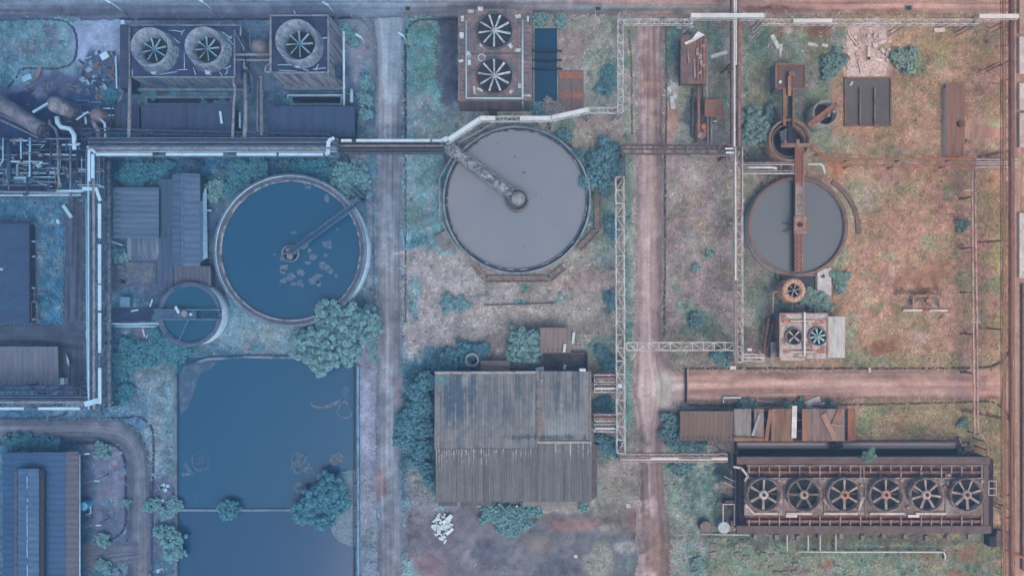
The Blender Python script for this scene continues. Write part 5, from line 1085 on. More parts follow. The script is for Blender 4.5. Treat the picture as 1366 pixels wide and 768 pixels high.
for i, (x, y, lb) in enumerate(((126, 641, 'upper pale lamp arm east of the long hall'), (128, 700, 'lower pale lamp arm east of the long hall'), (113, 605, 'pipe arm at the north east corner of the long hall'))):
    t = thing('lamp_post', lb, 'lamp post', P(x, y, 0)); q = MB(); b0 = P(x-18, y+6, 0); tp = P(x, y, 5)
    q.tube([(tp[0], tp[1], -.1), tp], .11, 6); q.build('pole', M('rust', 100), t)
    MB().bar(tp, (tp[0]+1.0, tp[1], 5.05), .22, .14).build('lamp_head', M('white', 0), t)
    MB().tube([(tp[0], tp[1], 4.4), (tp[0]-2.6, tp[1]-.7, 4.0)], .07, 6).build('stay', M('rust', 200), t)
# ================================================================ pipe racks and cable bridges, west
def fr(a, b, lo, hi): return ((a-lo)/(hi-lo), (b-lo)/(hi-lo))
def trs(segs, lo, hi, off, w, k='white'): return [fr(a, b, lo, hi)+(off, w, k) for a, b in segs]
rack('long double pipe rack running east to the main road, pale cable covers along its south', (118, 196), (450, 196), 8, 3.3, 1.6, 2.4, 'steel',
     pipes=[(-.35, .34, 'mott', .1), (.35, .2, 'dsteel', 0), (.85, .16, 'rust', 0), (1.25, .2, 'dsteel', .05), (-.9, .12, 'pale', .1), (.05, .12, 'mott', .2)],
     trays=trs([(130, 205), (223, 299), (317, 370), (373, 432)], 118, 450, -1.5, .55), px=200, lean=.5, legs=10, bw=.15)
rack('pipe rack crossing above the main road beside the diagonal clarifier bridge', (454, 197), (592, 197), 8, 2.0, 1.4, 2.2, 'dsteel',
     pipes=[(-.4, .2, 'dsteel', .1), (.3, .24, 'rust', .1)], trays=trs([(456, 470), (476, 574), (577, 590)], 454, 592, 1.25, .5), px=450, deck=('dark', -.9, .7, .02), legs=16, lean=.3)
t = thing('cable_riser', 'pale bent cable cover where the west rack meets the road crossing', 'cable tray', P(437, 196, 0))
q = MB(); q.bar(P(434, 206, 8.5), P(438, 204, 8.5), .7, .3); q.bar(P(437.5, 206, 8.5), P(438.5, 188, 8.6), .75, .3); q.bar(P(438, 188, 8.6), P(446, 184, 8.6), .6, .3); q.build('cover', M('white', 200), t)
q = MB()
for x, y in ((431, 208), (445, 208), (445, 184)): q.bar(P(x, y, 0), P(x, y, 8.4), .2)
for k in range(4): q.bar(P(444, 186+k*6, 8.3), P(452, 187+k*6, 8.3), .14); q.bar(P(452, 186+k*6, 8.3), P(452, 192+k*6, 6.8), .14)
q.build('leg_frame', M('steel', 200), t)
rack('ladder like pipe rack running south along the west yard under pale cable covers', (125, 205), (125.5, 545), 8, 2.2, 1.5, 1.9, 'steel',
     pipes=[(.25, .3, 'mott', .1), (-.85, .18, 'pale', .1), (-.3, .12, 'dsteel', .1)], trays=trs([(272, 318), (326, 378), (380, 414), (417, 470), (490, 538)], 205, 545, 1.35, .58), px=120, lean=.4, legs=11)
t = thing('cable_bend', 'white tangle of bent cable covers at the north end of the ladder rack', 'cable tray', P(124, 225, 0))
q = MB()
for a, b_, w in (((119, 200, 8.6), (119, 242, 8.6), .5), ((124, 206, 8.7), (124, 238, 8.7), .6), ((110, 252, 8.4), (128, 252, 8.4), .7), ((128, 250, 8.6), (134, 268, 8.6), .6), ((116, 196, 8.6), (128, 204, 8.6), .5)): q.bar(P(*a), P(*b_), w, .22)
q.build('cover', M('white', 60), t); q = MB()
for y in range(200, 262, 7): q.bar(P(115, y, 8.3), P(130, y, 8.3), .14)
for x in (115, 122, 130): q.bar(P(x, 200, 8.3), P(x, 260, 8.3), .14); q.bar(P(x, 230, 0), P(x, 230, 8.3), .2)
q.build('frame', M('steel', 100), t)
pipe_run('thick rust mottled pipe on low posts along the east side of the ladder rack', [(145, 214, 5), (145.5, 380, 5), (145, 543, 5)], .45, 'mott', 160, m=mat((92, 100, 136), (128, 138, 170), amt=1, scale=1.2, fine=.3, name='flaking_pipe'))
pipe_run('thin pale pipe on posts just west of the ladder rack', [(115, 262, 5.5), (115.5, 400, 5.5), (117, 525, 5.5)], .12, 'pale', 60)
rack('ladder rack leaving the picture at the left, below the brown roofed shed, under pale covers', (-40, 537), (133, 537), 8, 2.2, 1.5, 1.9, 'steel',
     pipes=[(.25, .3, 'mott', .1), (.8, .14, 'dsteel', .1)], trays=trs([(-40, 34), (53, 109)], -40, 133, -1.0, .5), px=100, lean=.4, legs=11)
rack('dark open truss rack directly south of the brown roofed shed', (-40, 523), (98, 523), 7.2, 2.2, 1.6, 3, 'dsteel', pipes=[(.4, .16, 'dsteel', .1), (-.5, .12, 'steel', .1)], px=60, legs=11)
tag(MB().bar(P(113, 539, 8.6), P(131, 534, 8.6), 1.0, .25).build('cable_cover', M('white', 0)), 'loose white cover lying at the corner where both ladder racks meet', 'cable cover')
# process unit in the far west
t = thing('process_rack', 'crowded pipe structure in the upper left with columns, beams and looping pipes', 'pipe rack', P(50, 220, 0))
q = MB(); z = 7
for y in (186, 200, 214, 228, 242, 258): q.bar(P(-40, y, z), P(116, y, z), .22)
for x in (-30, 6, 30, 52, 70, 90, 114): q.bar(P(x, 184, z-.25), P(x, 260, z-.25), .22)
q.build('beam', M('dsteel', 60), t)
for x in (-30, 6, 30, 52, 70, 90, 114):
    for y in (186, 214, 242, 260): MB().bar(P(x, y, 0), P(x, y, z-.2), .28).build('leg', M('dsteel', 100), t)
PU = [([(40, 184, 8.2), (40, 234, 8.2), (35, 237, 8.2), (19, 237, 8.2)], .28, 'pale', 60), ([(66, 218, 7.8), (24, 218, 7.8), (23, 222, 7.8), (23, 236, 7.8)], .3, 'mott', 60), ([(77, 184, 8.3), (78, 236, 8.3), (81, 250, 8.3)], .3, 'mott', 200),
      ([(94, 184, 8.3), (94, 262, 8.3), (99, 267, 7)], .26, 'rust', 60), ([(12, 190, 8.4), (12, 240, 8.4)], .55, 'dsteel', 200), ([(-40, 237, 7.6), (70, 243, 7.6)], .3, 'steel', 60), ([(-40, 206, 7.5), (110, 206, 7.5)], .2, 'dsteel', 60), ([(-40, 247, 7.6), (60, 247, 7.6)], .18, 'steel', 60),
      ([(-40, 255, 8), (76, 257, 8), (110, 256, 8)], .34, 'mott', 60), ([(76, 254.5, 8.4), (112, 254.5, 8.4)], .3, 'white', 60), ([(-40, 260.5, 7.8), (108, 260, 7.8)], .26, 'pale', 200), ([(28, 184, 7.8), (28, 212, 7.8)], .2, 'pale', 60), ([(66, 205, 7.6), (66, 258, 7.6)], .34, 'dsteel', 120), ([(-40, 194, 7.8), (30, 194, 7.8), (36, 200, 7.8), (112, 200, 7.8)], .18, 'dsteel', 250), ([(60, 206, 8), (76, 206, 8), (104, 207, 8)], .2, 'pale', 60), ([(-40, 225, 7.4), (60, 225, 7.4)], .14, 'steel', 60), ([(-40, 231, 7.4), (62, 231, 7.4)], .14, 'pale', 60), ([(103, 186, 8), (103, 240, 8)], .28, 'dark', 200), ([(-40, 213, 7.5), (20, 213, 7.5)], .14, 'pale', 60), ([(50, 244, 7.6), (70, 249, 7.6)], .12, 'pale', 60), ([(4, 184, 8.4), (4, 215, 8.4), (-6, 225, 8.4)], .16, 'pale', 60)]
for pts, r, k, kx in PU: MB().tube([P(*p) for p in pts], r*.78, 8).build('pipe', M(k, kx), t)
for i in range(84):
    x, y = R.uniform(-10, 112), R.uniform(185, 258); L_ = R.uniform(6, 34); zz = R.uniform(7.2, 8.6); r = R.choice((.08, .1, .13, .18)); k = R.choice(('pale', 'steel', 'mott', 'dsteel', 'rust'))
    pts = [(x, y, zz), (x+L_, y, zz)] if R.random() < .6 else [(x, y, zz), (x, min(260, y+L_), zz)]
    if R.random() < .35: pts.append((pts[-1][0]+R.choice((-5, 5)), pts[-1][1]+(4 if pts[-1][1] == y else 0), zz))
    MB().tube([P(*p) for p in pts], r, 7).build('pipe', M(k, 90), t)
for i in range(16):
    x, y = R.uniform(0, 110), R.uniform(190, 256); MB().obox(P(x, y, 7.2), .4+.4*R.random(), .4+.4*R.random(), .6, R.random()).build('valve', M(R.choice(('mott', 'pale', 'rust')), 100), t)
q = MB(); q.hexa([P(-40, 262, 4), P(74, 262, 4), P(74, 206, 4), P(-40, 206, 4)], [P(-40, 262, 4.1), P(74, 262, 4.1), P(74, 206, 4.1), P(-40, 206, 4.1)]); q.build('platform', mat((34, 56, 96), (50, 72, 112), amt=.9, scale=.6, name='dark_grating'), t)
t = thing('pressure_vessel', 'long brown horizontal drum lying diagonally across the upper left corner', 'vessel', P(15, 150, 0))
MB().tube([P(-50, 104, 7), P(48, 168, 7), P(56, 173, 7)], 1.45, 24).build('shell', mat((98, 104, 136), (128, 128, 158), amt=1, scale=.7, stretch=(1, 1, 1), name='rusty_shell'), t)
MB().tube([P(56, 173, 7), P(60, 175.5, 7)], 1.1, 20).build('end_cap', mat((84, 90, 124), name='rusty_shell'), t)
for f in (.1, .45, .8):
    x, y = -50+98*f, 104+64*f; q = MB(); q.bar(P(x, y+2, 0), P(x, y+2, 6), .4, 2); q.build('saddle', M('dsteel', 100), t)
q = MB(); q.bar(P(-30, 138, 6.5), P(64, 184, 6.5), .2); q.bar(P(-30, 146, 6.5), P(60, 188, 6.5), .3); q.bar(P(-30, 134, 6.5), P(66, 180, 6.5), .12); q.build('rail', M('rust', 200), t)
t = thing('knockout_drum', 'rounded rusty vertical vessel with two domes just right of the diagonal drum', 'vessel', P(75, 142, 0))
for x, y, r, zz, c in ((70, 138, 11, 8, (130, 134, 160)), (81, 144, 9, 7.4, (138, 140, 166))):
    cc = P(x, y, zz); rr_ = rp(r, zz); MB().lathe(cc, [(rr_, 0), (rr_, zz-1), (rr_*.9, zz-.4), (rr_*.6, zz), (.02, zz+.2)], 24).build('shell', mat(c, (104, 106, 138), amt=1, scale=.9, name='rusty_shell'), t)
MB().bar(P(44, 150, 8.2), P(64, 138, 8.4), .35).build('arm', M('pale', 150), t)
MB().tube([P(76, 156, 7), P(77, 164, 7), P(82, 170, 7), P(94, 172, 7.4), P(99, 180, 8), P(100, 200, 8)], .45, 12).build('pipe', M('white', 0), t)
MB().tube([P(66, 160, 6), P(66, 166, 6), P(74, 172, 6), P(78, 186, 6)], .28).build('pipe', M('rust', 200), t)
t = thing('hopper_drum', 'small rusty round vessel between the twin domed vessel and the twin stack tower', 'vessel', P(126, 152, 0))
cc = P(126, 152, 6.5); MB().lathe(cc, [(rp(9, 6.5), 0), (rp(9, 6.5), 5.8), (rp(6, 6.5), 6.5), (.02, 6.6)], 20).build('shell', mat((122, 112, 138), (104, 100, 132), name='rusty_shell'), t)
MB().bar(P(102, 160, 6.8), P(118, 149, 6.8), .25).build('arm', M('pale', 150), t)
for pts, k, r in (([(124, 160, 6), (127, 168, 6), (132, 176, 6), (131, 196, 7)], 'mott', .45), ([(133, 158, 6), (140, 165, 6), (141, 192, 7)], 'pale', .24), ([(114, 156, 5), (115, 166, 5)], 'pale', .2)): MB().tube([P(*p) for p in pts], r, 10).build('pipe', M(k, 150), t)
rack('dark truss frame tying the domed vessels to the long double rack', (96, 178), (440, 186), 6.8, 2.0, 1.6, 3.4, 'dsteel', pipes=[(.2, .16, 'dsteel', .1)], px=100, legs=14, name='pipe_frame_rack', diag=True)
t = thing('access_frame', 'tangle of dark steel framing between the domed vessels and the twin stack tower', 'frame', P(110, 160, 0)); q = MB()
for x in (84, 96, 108, 120, 134, 148):
    for y in (140, 160, 178): q.bar(P(x, y, 0), P(x, y, 5), .18)
    q.bar(P(x, 140, 5), P(x, 178, 5), .16)
for y in (140, 160, 178): q.bar(P(84, y, 5), P(148, y, 5), .16)
for i in range(5): q.bar(P(84+i*12, 140+R.random()*16, 5), P(98+i*12, 178-R.random()*16, 4.6), .12)
q.build('frame', M('dsteel', 40), t)
for i in range(22):
    x, y = R.uniform(78, 150), R.uniform(132, 180); L_ = R.uniform(6, 22); zz = R.uniform(3.8, 5.8); a = R.choice((0, 0, 1.57, 1.57, .7, -.6))
    A, B = P(x, y, zz), P(x+L_*math.cos(a), y+L_*math.sin(a), zz); MB().tube([A, B], R.choice((.07, .1, .14)), 6).build('brace_pipe', M(R.choice(('steel', 'rust', 'dsteel', 'pale')), 80), t)
q = MB(); q.hexa([P(84, 178, 3.4), P(148, 178, 3.4), P(148, 158, 3.4), P(84, 158, 3.4)], [P(84, 178, 3.5), P(148, 178, 3.5), P(148, 158, 3.5), P(84, 158, 3.5)]); q.build('platform', mat((44, 62, 100), name='dark_grating'), t)
pipe_run('tilted pipe pole leaning between the twin stack tower and its west sill', [(158, 136, 3), (168, 120, 1)], .25, 'rust', 150, supports=False)
MB()
# ================================================================ narrow cable bridge zig-zagging over the centre
def bridge(lb, a, b, cover=(), w=.95, z=7, px=None, legs=14, **k):
    L0, L1 = 0.0, 1.0
    return rack(lb, a, b, z, w, .9, 1.5, 'pale', trays=[(c0, c1, 0, w*.85, 'white') for c0, c1 in cover], legs=legs, px=px, name='cable_bridge', cat='cable bridge', bw=.11, legk='steel', **k)
bridge('diagonal white covered cable bridge climbing from the road crossing past the pale clarifier', (595, 189), (640, 159.5), [(.06, 1)])
bridge('white covered cable bridge below the two fan tower, open lattice gap in its middle', (640, 158.5), (736, 158.5), [(0, .21), (.56, 1)])
bridge('slightly tilted white covered cable bridge east of the pale clarifier top', (735, 158), (786, 146.5), [(0, .97)])
bridge('short open lattice cable bridge joining the tilted covered one to the tall vertical lattice', (787, 147), (823, 147))
bridge('vertical open lattice cable bridge beside the north end of the dirt track', (828, 150), (828, 26), w=1.0)
bridge('open lattice cable bridge crossing over the north end of the dirt track', (833, 29), (924, 29), w=.9)
bridge('white covered cable bridge set forward over the top road', (921, 22), (1021, 22), [(0, .97)], z=8)
bridge('long open lattice cable bridge along the top road with one white cover', (1018, 29), (1306, 29), [(.135, .315)], w=.85)
bridge('white covered cable bridge ending at the east pipe rack', (1304, 23), (1357, 23), [(0, 1)], z=8)
tag(MB().obox(P(592, 187, 7.6), 1.7, .9, .3, rad(25)).build('cable_cover', M('white', 300)), 'loose white cover kinked at the start of the diagonal cable bridge', 'cable cover')
for i, (a, b_, lb) in enumerate((((922, 29, 7), (912, 41, 3.5), 'sloping lattice brace under the west end of the top road cover'), ((1016, 30, 7), (1004, 42, 3.5), 'sloping lattice brace under the east end of the top road cover'))):
    q = MB(); A, B = P(*a), P(*b_)
    for o in (-.4, .4): q.bar((A[0], A[1]+o, A[2]), (B[0], B[1]+o, B[2]), .13); 
    for i in range(5):
        f = i/5; q.bar(tuple(A[k]+(B[k]-A[k])*f+(-.4 if k == 1 else 0) for k in range(3)), tuple(A[k]+(B[k]-A[k])*(f+.2)+(.4 if k == 1 else 0) for k in range(3)), .09)
    q.bar(B, (B[0], B[1], 0), .2); tag(q.build('brace', M('pale', 900)), lb, 'brace')

# lattice bridges around the dirt track
rack('tall pale lattice bridge along the west side of the dirt track down to the warehouse', (827, 236), (828.5, 604), 7, 1.55, 1.2, 2.55, 'pale', px=900, legs=17, name='lattice_bridge', cat='lattice bridge', bw=.15, legk='steel', pipes=[(.2, .1, 'rust', -.3)])
rack('upright brown lattice span between the dark shrub and the tall pale lattice', (832, 206), (832, 240), 7, .5, 1, 2, 'dsteel', px=760, legs=9, name='lattice_bridge', cat='lattice bridge', bw=.1)
rack('pale lattice bridge crossing the middle of the dirt track', (836, 462), (982, 462), 7, 1.5, 1.2, 2.0, 'pale', px=1000, legs=20, name='lattice_bridge', cat='lattice bridge', bw=.14, legk='steel')
rack('lattice bridge with white pipes crossing the muddy south end of the dirt track', (827, 610.5), (970, 610.5), 7, 1.5, 1.2, 1.9, 'steel', px=1050, legs=20, name='lattice_bridge', cat='lattice bridge', bw=.14, pipes=[(.25, .16, 'mott', .0), (-.25, .16, 'pale', .0), (.0, .2, 'white', .0, .28, .55), (0, .2, 'white', 0, .85, 1)], legk='steel')
rack('dark brown lattice bridge crossing the north part of the dirt track', (829, 198.5), (974, 199), 7, 1.7, 1.3, 2.1, 'dsteel', px=900, legs=18, name='lattice_bridge', cat='lattice bridge', bw=.16, pipes=[(0, .14, 'dsteel', -.4)])
q = MB(); q.bar(P(921, 207, 6.6), P(975, 208, 6.6), .12); q.bar(P(921, 201, 6.6), P(965, 202, 6.6), .12)
for x in range(921, 975, 9): q.bar(P(x, 201, 6.6), P(x, 208, 6.6), .1); q.bar(P(x, 208, 0), P(x, 208, 6.6), .12)
tag(q.build('steel_trestle', M('steel', 900)), 'thin rail frame on the south side of the dark brown bridge near the pump house', 'frame')
rack('north half of the pipe line west of the round tanks, white pipes between brown rails', (982, -30), (982, 196), 7, 1.6, 1.0, 3.2, 'rust', px=950, legs=14, diag=False, bw=.17, pipes=[(-.42, .2, 'white', .1), (-.05, .14, 'white', .1, 0, .52), (.45, .24, 'rust', .1), (.1, .1, 'dsteel', .1)], name='pipe_rack')
rack('south half of the pipe line west of the round tanks, pale lattice with white pipe', (985.5, 196), (986, 483), 7, 1.45, 1.0, 2.9, 'pale', px=1100, legs=15, bw=.13, pipes=[(-.75, .19, 'white', .15, 0, .62), (-.75, .15, 'steel', .1, .62, 1), (.45, .13, 'rust', .1, 0, .3), (-.4, .1, 'steel', .1)], name='pipe_rack', legk='steel')
tag(MB().tube([P(986, 32, 7.4), P(988, 40, 7.4), P(984, 46, 7.2)], .3).build('pipe', M('rust', 1200)), 'short rusty bent pipe on the north pipe line just below the top road', 'pipe')
rack('short pale lattice from the south pipe line to the small white tower', (990, 477), (1019, 477), 6, 1.3, .9, 1.6, 'pale', px=1150, legs=8, bw=.12, name='lattice_bridge', cat='lattice bridge', legk='steel', pipes=[(.1, .14, 'white', .1)])
q = MB(); q.bar(P(967, 198.5, 7), P(981, 198.5, 7), .3); q.bar(P(968, 204, 7), P(981, 204, 7), .4); tag(q.build('cable_cover', M('white', 900)), 'two white pipe stubs where the dark brown bridge meets the pipe line', 'pipe')
t = thing('pipe_rack', 'bundle of pale pipes between the pipe line and the round tank bridge', 'pipe rack', P(1025, 224, 0))
for y, r, k in ((217, .13, 'mott'), (219.5, .1, 'pale'), (223.3, .26, 'white'), (228, .16, 'mott'), (231.5, .14, 'pale')):
    MB().tube([P(991, y, 4), P(1061, y, 4)] if y != 223.3 else [P(997, y, 4), P(1030, y, 4), P(1036, 225, 4)], r).build('pipe', M(k, 1000), t)
for x in (994, 1010, 1026, 1042, 1058):
    q = MB(); q.bar(P(x, 216, 3.8), P(x, 232, 3.8), .13); q.bar(P(x, 217, 0), P(x, 217, 3.8), .14); q.bar(P(x, 231, 0), P(x, 231, 3.8), .14); q.build('leg', M('steel', 1000), t)
tag(MB().bar(P(973, 228, 6.2), P(991, 226.5, 6.6), .22).build('pipe_stub', M('pale', 900)), 'short pale pipe stub poking west from the pipe line', 'pipe')
tag(MB().obox(P(999, 466, 5), .9, .5, .5, -.1).build('lamp', M('white', 900)), 'white lamp head at the crossing of the pale lattice and the pipe line', 'lamp')
# warehouse connectors
for i, (y0, y1, lb, kk) in enumerate(((499, 510, 'uppermost pale frame walkway linking the warehouse to the tall lattice', 0), (511, 524, 'second pale frame walkway from the top, with a long white duct', 1), (552, 562.5, 'third pale frame walkway from the top, an empty frame', 0), (565, 576.5, 'lowest pale frame walkway between warehouse and tall lattice, with a duct', 1))):
    rr_ = rack(lb, (793, (y0+y1)/2), (822, (y0+y1)/2), 6, (y1-y0)*.144*.85, .8, 1.6, 'pale', px=900, legs=6, bw=.12, name='frame_walkway', cat='walkway', legk='steel', diag=not kk, pipes=[(0, .22, 'white' if kk else 'rust', .0), (.35, .1, 'rust', 0)], deck=('steel', -.5, .5, -.6))
t = thing('frame_platform', 'pale square platform where the upper walkways meet the tall lattice', 'platform', P(827, 511, 0)); q = MB()
for x in (822, 833):
    for y in (499, 524): q.bar(P(x, y, 0), P(x, y, 6.6), .16)
    q.bar(P(x, 499, 6.6), P(x, 524, 6.6), .16)
for y in (499, 511, 524): q.bar(P(822, y, 6.6), P(833, y, 6.6), .14)
q.build('frame', M('pale', 900), t); MB().tube([P(823, 513, 6.9), P(829, 514, 6.9)], .5, 10).build('duct_elbow', M('white', 700), t)

# ================================================================ warehouse group, centre south
t = thing('warehouse', 'large warehouse with a stained upper roof and a ribbed lower roof', 'warehouse', P(688, 582, 0))
MB().box(P(583, 668, 7)[0], P(583, 666, 6.5)[1], 0, P(787, 495, 7)[0], P(787, 497, 7)[1], 6.3).build('wall', mat((92, 96, 122), (110, 108, 124), name='warehouse_wall'), t)
def upper_tone(X, Y):
    st = fbm(X/2.6, Y/46, 5, 4); s2 = fbm(X/9, Y/60, 8, 4); n = fbm(X/5, Y/5, 12, 4)
    c = np.stack([np.interp(st*.55+s2*.45, [.3, .5, .7], q) for q in ((104, 124, 142), (110, 126, 142), (134, 144, 158))], -1)
    def blot(cx, cy, rx, ry, col, k):
        d = np.hypot((X-cx)/rx, (Y-cy)/ry)+(st-.5)*2.2+(n-.5)*.8; w = np.clip((1.15-d)/.5, 0, 1)*k; c[:] = c+(np.array(col, float)-c)*w[..., None]
    for q in ((607, 530, 18, 46, (82, 100, 132), .85), (626, 520, 8, 30, (88, 104, 134), .8), (690, 512, 5, 22, (92, 104, 126), .8), (742, 525, 5, 30, (94, 106, 126), .8), (768, 510, 6, 24, (96, 108, 128), .8), (674, 555, 4, 12, (90, 104, 128), .7), (705, 545, 8, 30, (104, 112, 130), .6), (590, 505, 12, 8, (100, 140, 154), .7), (745, 572, 34, 18, (146, 158, 170), .6), (722, 570, 8, 16, (140, 124, 128), .7), (660, 575, 60, 16, (124, 126, 142), .6), (586, 570, 8, 30, (124, 122, 142), .6), (725, 583, 60, 3, (84, 100, 118), .8)): blot(*q)
    return c*(1+(n-.5)*.22)[..., None]
def lower_tone(X, Y):
    st = fbm(X/2.2, Y/50, 15, 4); n = fbm(X/4, Y/4, 18, 3); c = np.stack([np.interp(st, [.3, .7], q) for q in ((104, 120), (108, 122), (124, 136))], -1)
    xi = np.floor(X/3.3); h = (np.sin(xi*127.1+3)*43758.5)%1; h2 = (np.sin(xi*311.7)*9631.3)%1
    dens = np.interp(X, [582, 640, 720, 752, 753, 790], [1, .75, .4, .1, .6, .25]); ln = (6+30*h)*dens
    rib = np.abs((X/3.3)%1-.5) < .13+.1*h2; brk = fbm(X/1.5, Y/3.2, 44, 2)
    w = (rib & (h2 < dens) & (Y < 600+ln) & (brk > .47))*np.clip(1.15-(Y-600)/(ln+1), .2, 1)*.8
    c += (np.array((196, 192, 202), float)-c)*w[..., None]
    for x in (645, 716.5, 753): c *= (1-.1*np.exp(-((X-x)/1.5)**2))[..., None]
    return c*(1+(n-.5)*.14)[..., None]
ROOFM = attr_mat('weathered_roof', fine=.1, scale=3, bump=.2, rough=.75)
tone_roof(580, 497, 717, 599, 6.6, 7.3, 'upper_roof', t, upper_tone); tone_roof(717.3, 495, 787, 588, 6.5, 7.15, 'upper_roof', t, upper_tone)
tone_roof(581, 598.6, 717, 669, 7.45, 6.4, 'lower_roof', t, lower_tone, .5, .1); tone_roof(717.3, 590, 789, 669, 7.45, 6.4, 'lower_roof', t, lower_tone, .5, .1)
corr_roof([P(789, 667, 6.3), P(796.5, 662, 5.5), P(796.5, 594, 6.2), P(789, 590, 7.3)], mat((104, 98, 116), name='side_sheet'), 'verge_roof', t, .9, .05)
q = MB(); q.bar(P(580, 497, 6.75), P(718, 496.5, 6.75), .5, .25); q.build('ridge_cap', mat((160, 158, 170), (116, 116, 130), amt=1, name='ridge'), t)
q = MB(); q.bar(P(717, 589.5, 7.4), P(789, 589.5, 7.4), .4, .3); q.build('ridge_cap', mat((172, 168, 178), name='ridge'), t)
q = MB(); q.bar(P(717, 497, 6.9), P(717, 589, 7.5), .4, .3); q.build('valley_gutter', mat((104, 96, 108), (150, 140, 148), amt=1, scale=1, name='gutter'), t)
q = MB(); q.bar(P(787.5, 495, 6.6), P(787.5, 589, 7.2), .25, .2); q.build('verge', mat((150, 140, 146), name='ridge'), t)
q = MB(); q.hexa([P(697, 674.5, 4.5), P(755, 674.5, 4.5), P(755, 669, 4.8), P(697, 669, 4.8)], [P(697, 674.5, 4.7), P(755, 674.5, 4.7), P(755, 669, 5), P(697, 669, 5)]); q.build('canopy', mat((132, 126, 140), (112, 110, 126), name='canopy'), t)
for x0, x1 in ((614, 656), (584, 610)): 
    q = MB(); q.hexa([P(x0, 674.5, 4.3), P(x1, 674.5, 4.3), P(x1, 669, 4.6), P(x0, 669, 4.6)], [P(x0, 674.5, 4.4), P(x1, 674.5, 4.4), P(x1, 669, 4.7), P(x0, 669, 4.7)]); q.build('canopy', mat((96, 94, 114), (110, 104, 120), name='canopy'), t)
for i, (x, y) in enumerate(((718.5, 579), (719, 562), (717.5, 535), (723, 507))):
    MB().obox(P(x, y, 7.25 if x < 720 else 6.8), .35+.1*i, .4, .25, .4*i).build('roof_vent', mat((146, 150, 164), (112, 112, 126), amt=1, name='dull_vent'), t)
tag(MB().obox(P(720, 492, 3.5), 1.6, .8, .8, .2).build('vent_box', M('white', 700)), 'white box at the north eaves of the warehouse, near the roof valley', 'box')
tag(MB().obox(P(689.5, 674, 4.7), .35, .35, .5).build('wall_lamp', M('white', 900)), 'tiny white lamp on the south eaves of the warehouse', 'lamp')
flat_shed('brown flat lean-to north of the warehouse, left of the round tree', 641, 481, 680, 497, 3.6, (122, 112, 124), (140, 130, 138), 'x')
flat_shed('brown ribbed hut roof north of the warehouse, right of the round tree', 720, 437, 762, 470, 3.4, (122, 112, 126), (140, 126, 134), 'y', pitch=.8)
t = thing('roofless_yard', 'dark open bay with brown walls between the brown ribbed hut and the warehouse', 'bay', P(755, 482, 0)); q = MB()
A, B = P(722, 470, 1.6), P(785, 494, 1.6)
for a in ((A[0], A[1]-.25, B[0], A[1]), (A[0], B[1], B[0], B[1]+.25), (A[0], B[1]+.25, A[0]+.25, A[1]-.25), (B[0]-.25, B[1]+.25, B[0], A[1]-.25)): q.box(a[0], a[1], 0, a[2], a[3], 1.6)
q.build('wall', mat((118, 106, 118), (90, 86, 104), amt=.9, name='bay_wall'), t); q = MB(); q.quad((A[0]+.25, B[1]+.25, .06), (B[0]-.25, B[1]+.25, .06), (B[0]-.25, A[1]-.25, .06), (A[0]+.25, A[1]-.25, .06)); q.build('floor', mat((84, 88, 106), (112, 104, 116), amt=1, scale=.4, fine=.35, name='bay_floor'), t)
q = MB(); c = P(629.5, 480, 3.2); q.lathe(c, [(rp(9.5, 3.2), 0), (rp(9.5, 3.2), 3.2), (rp(6.8, 3.2), 3.2), (rp(6.8, 3.2), .4)], 28); t = thing('concrete_ring', 'pale hollow concrete ring standing in shrubs north of the warehouse', 'tank', (c[0], c[1], 0)); q.build('wall', mat((150, 156, 172), (112, 124, 146), amt=1, scale=.8, name='ring_concrete'), t); MB().disc(c, rp(6.8, 3), .5, 24).build('floor', M('dsteel', 683), t)
pipe_run('low brown pipe along the north foot of the warehouse, left part', [(681, 492, .7), (722, 493, .7)], .3, 'rust', 600)
tag(MB().obox(P(764, 450, 1), .5, 2.2, 1.6, -.1).build('drain_pipe', M('white', 600)), 'white downpipe at the east side of the brown ribbed hut', 'pipe')
tag(MB().obox(P(753, 464, 3.5), .5, 1.6, .2, -.1).build('sheet_patch', M('white', 600)), 'white strip lying on the south edge of the brown ribbed hut', 'sheet')
tag(MB().obox(P(753, 489, 1.6), .5, .9, .6, -.15).build('can', M('white', 600)), 'white can on the wall of the dark open bay', 'can')
tag(MB().obox(P(777, 493, 6.6), 1.2, .5, .3).build('roof_hatch', M('white', 760)), 'pale hatch at the north east corner of the warehouse', 'hatch')

# ================================================================ east side
t = thing('pump_house', 'long rust stained pump house roof with broken white sheet on top', 'pump house', P(925, 82, 0))
MB().pbox(911, 50, 942, 108, 0, 3.6).build('wall', mat((118, 114, 122), (134, 118, 118), name='pump_wall'), t)
MB().pbox(908, 47, 943, 112, 3.6, 3.85).build('roof', mat((112, 102, 112), (140, 116, 112), amt=.9, scale=.5, name='rusty_roof'), t)
q = MB()
for x in (931, 935, 939):
    q.bar(P(x, 52, 4.1), P(x, 108, 4.1), .22)
q.build('pipe', M('rust', 1000), t)
for (x, y, L_, w, a) in ((937, 62, .9, .5, .2), (934, 76, 1.1, .6, 1.4), (938, 88, .8, .5, .3), (933, 98, 1.0, .4, .8), (935, 84, .6, .9, 0), (930, 70, .5, 1.4, 0), (926, 92, .3, 3.6, .05), (918, 78, .25, 2, .1)): MB().obox(P(x, y, 3.9), L_, w, .35, a).build('valve', M('mott', 900), t)
q = MB(); q.add([P(913, 57, 4.2), P(924, 52, 4.5), P(926, 55, 4.3), P(915, 60, 4.1)], [(0, 1, 2, 3)]); q.add([P(922, 53, 4.4), P(931, 42, 5.0), P(940, 47, 4.8), P(926, 55, 4.3)], [(0, 1, 2, 3)]); 
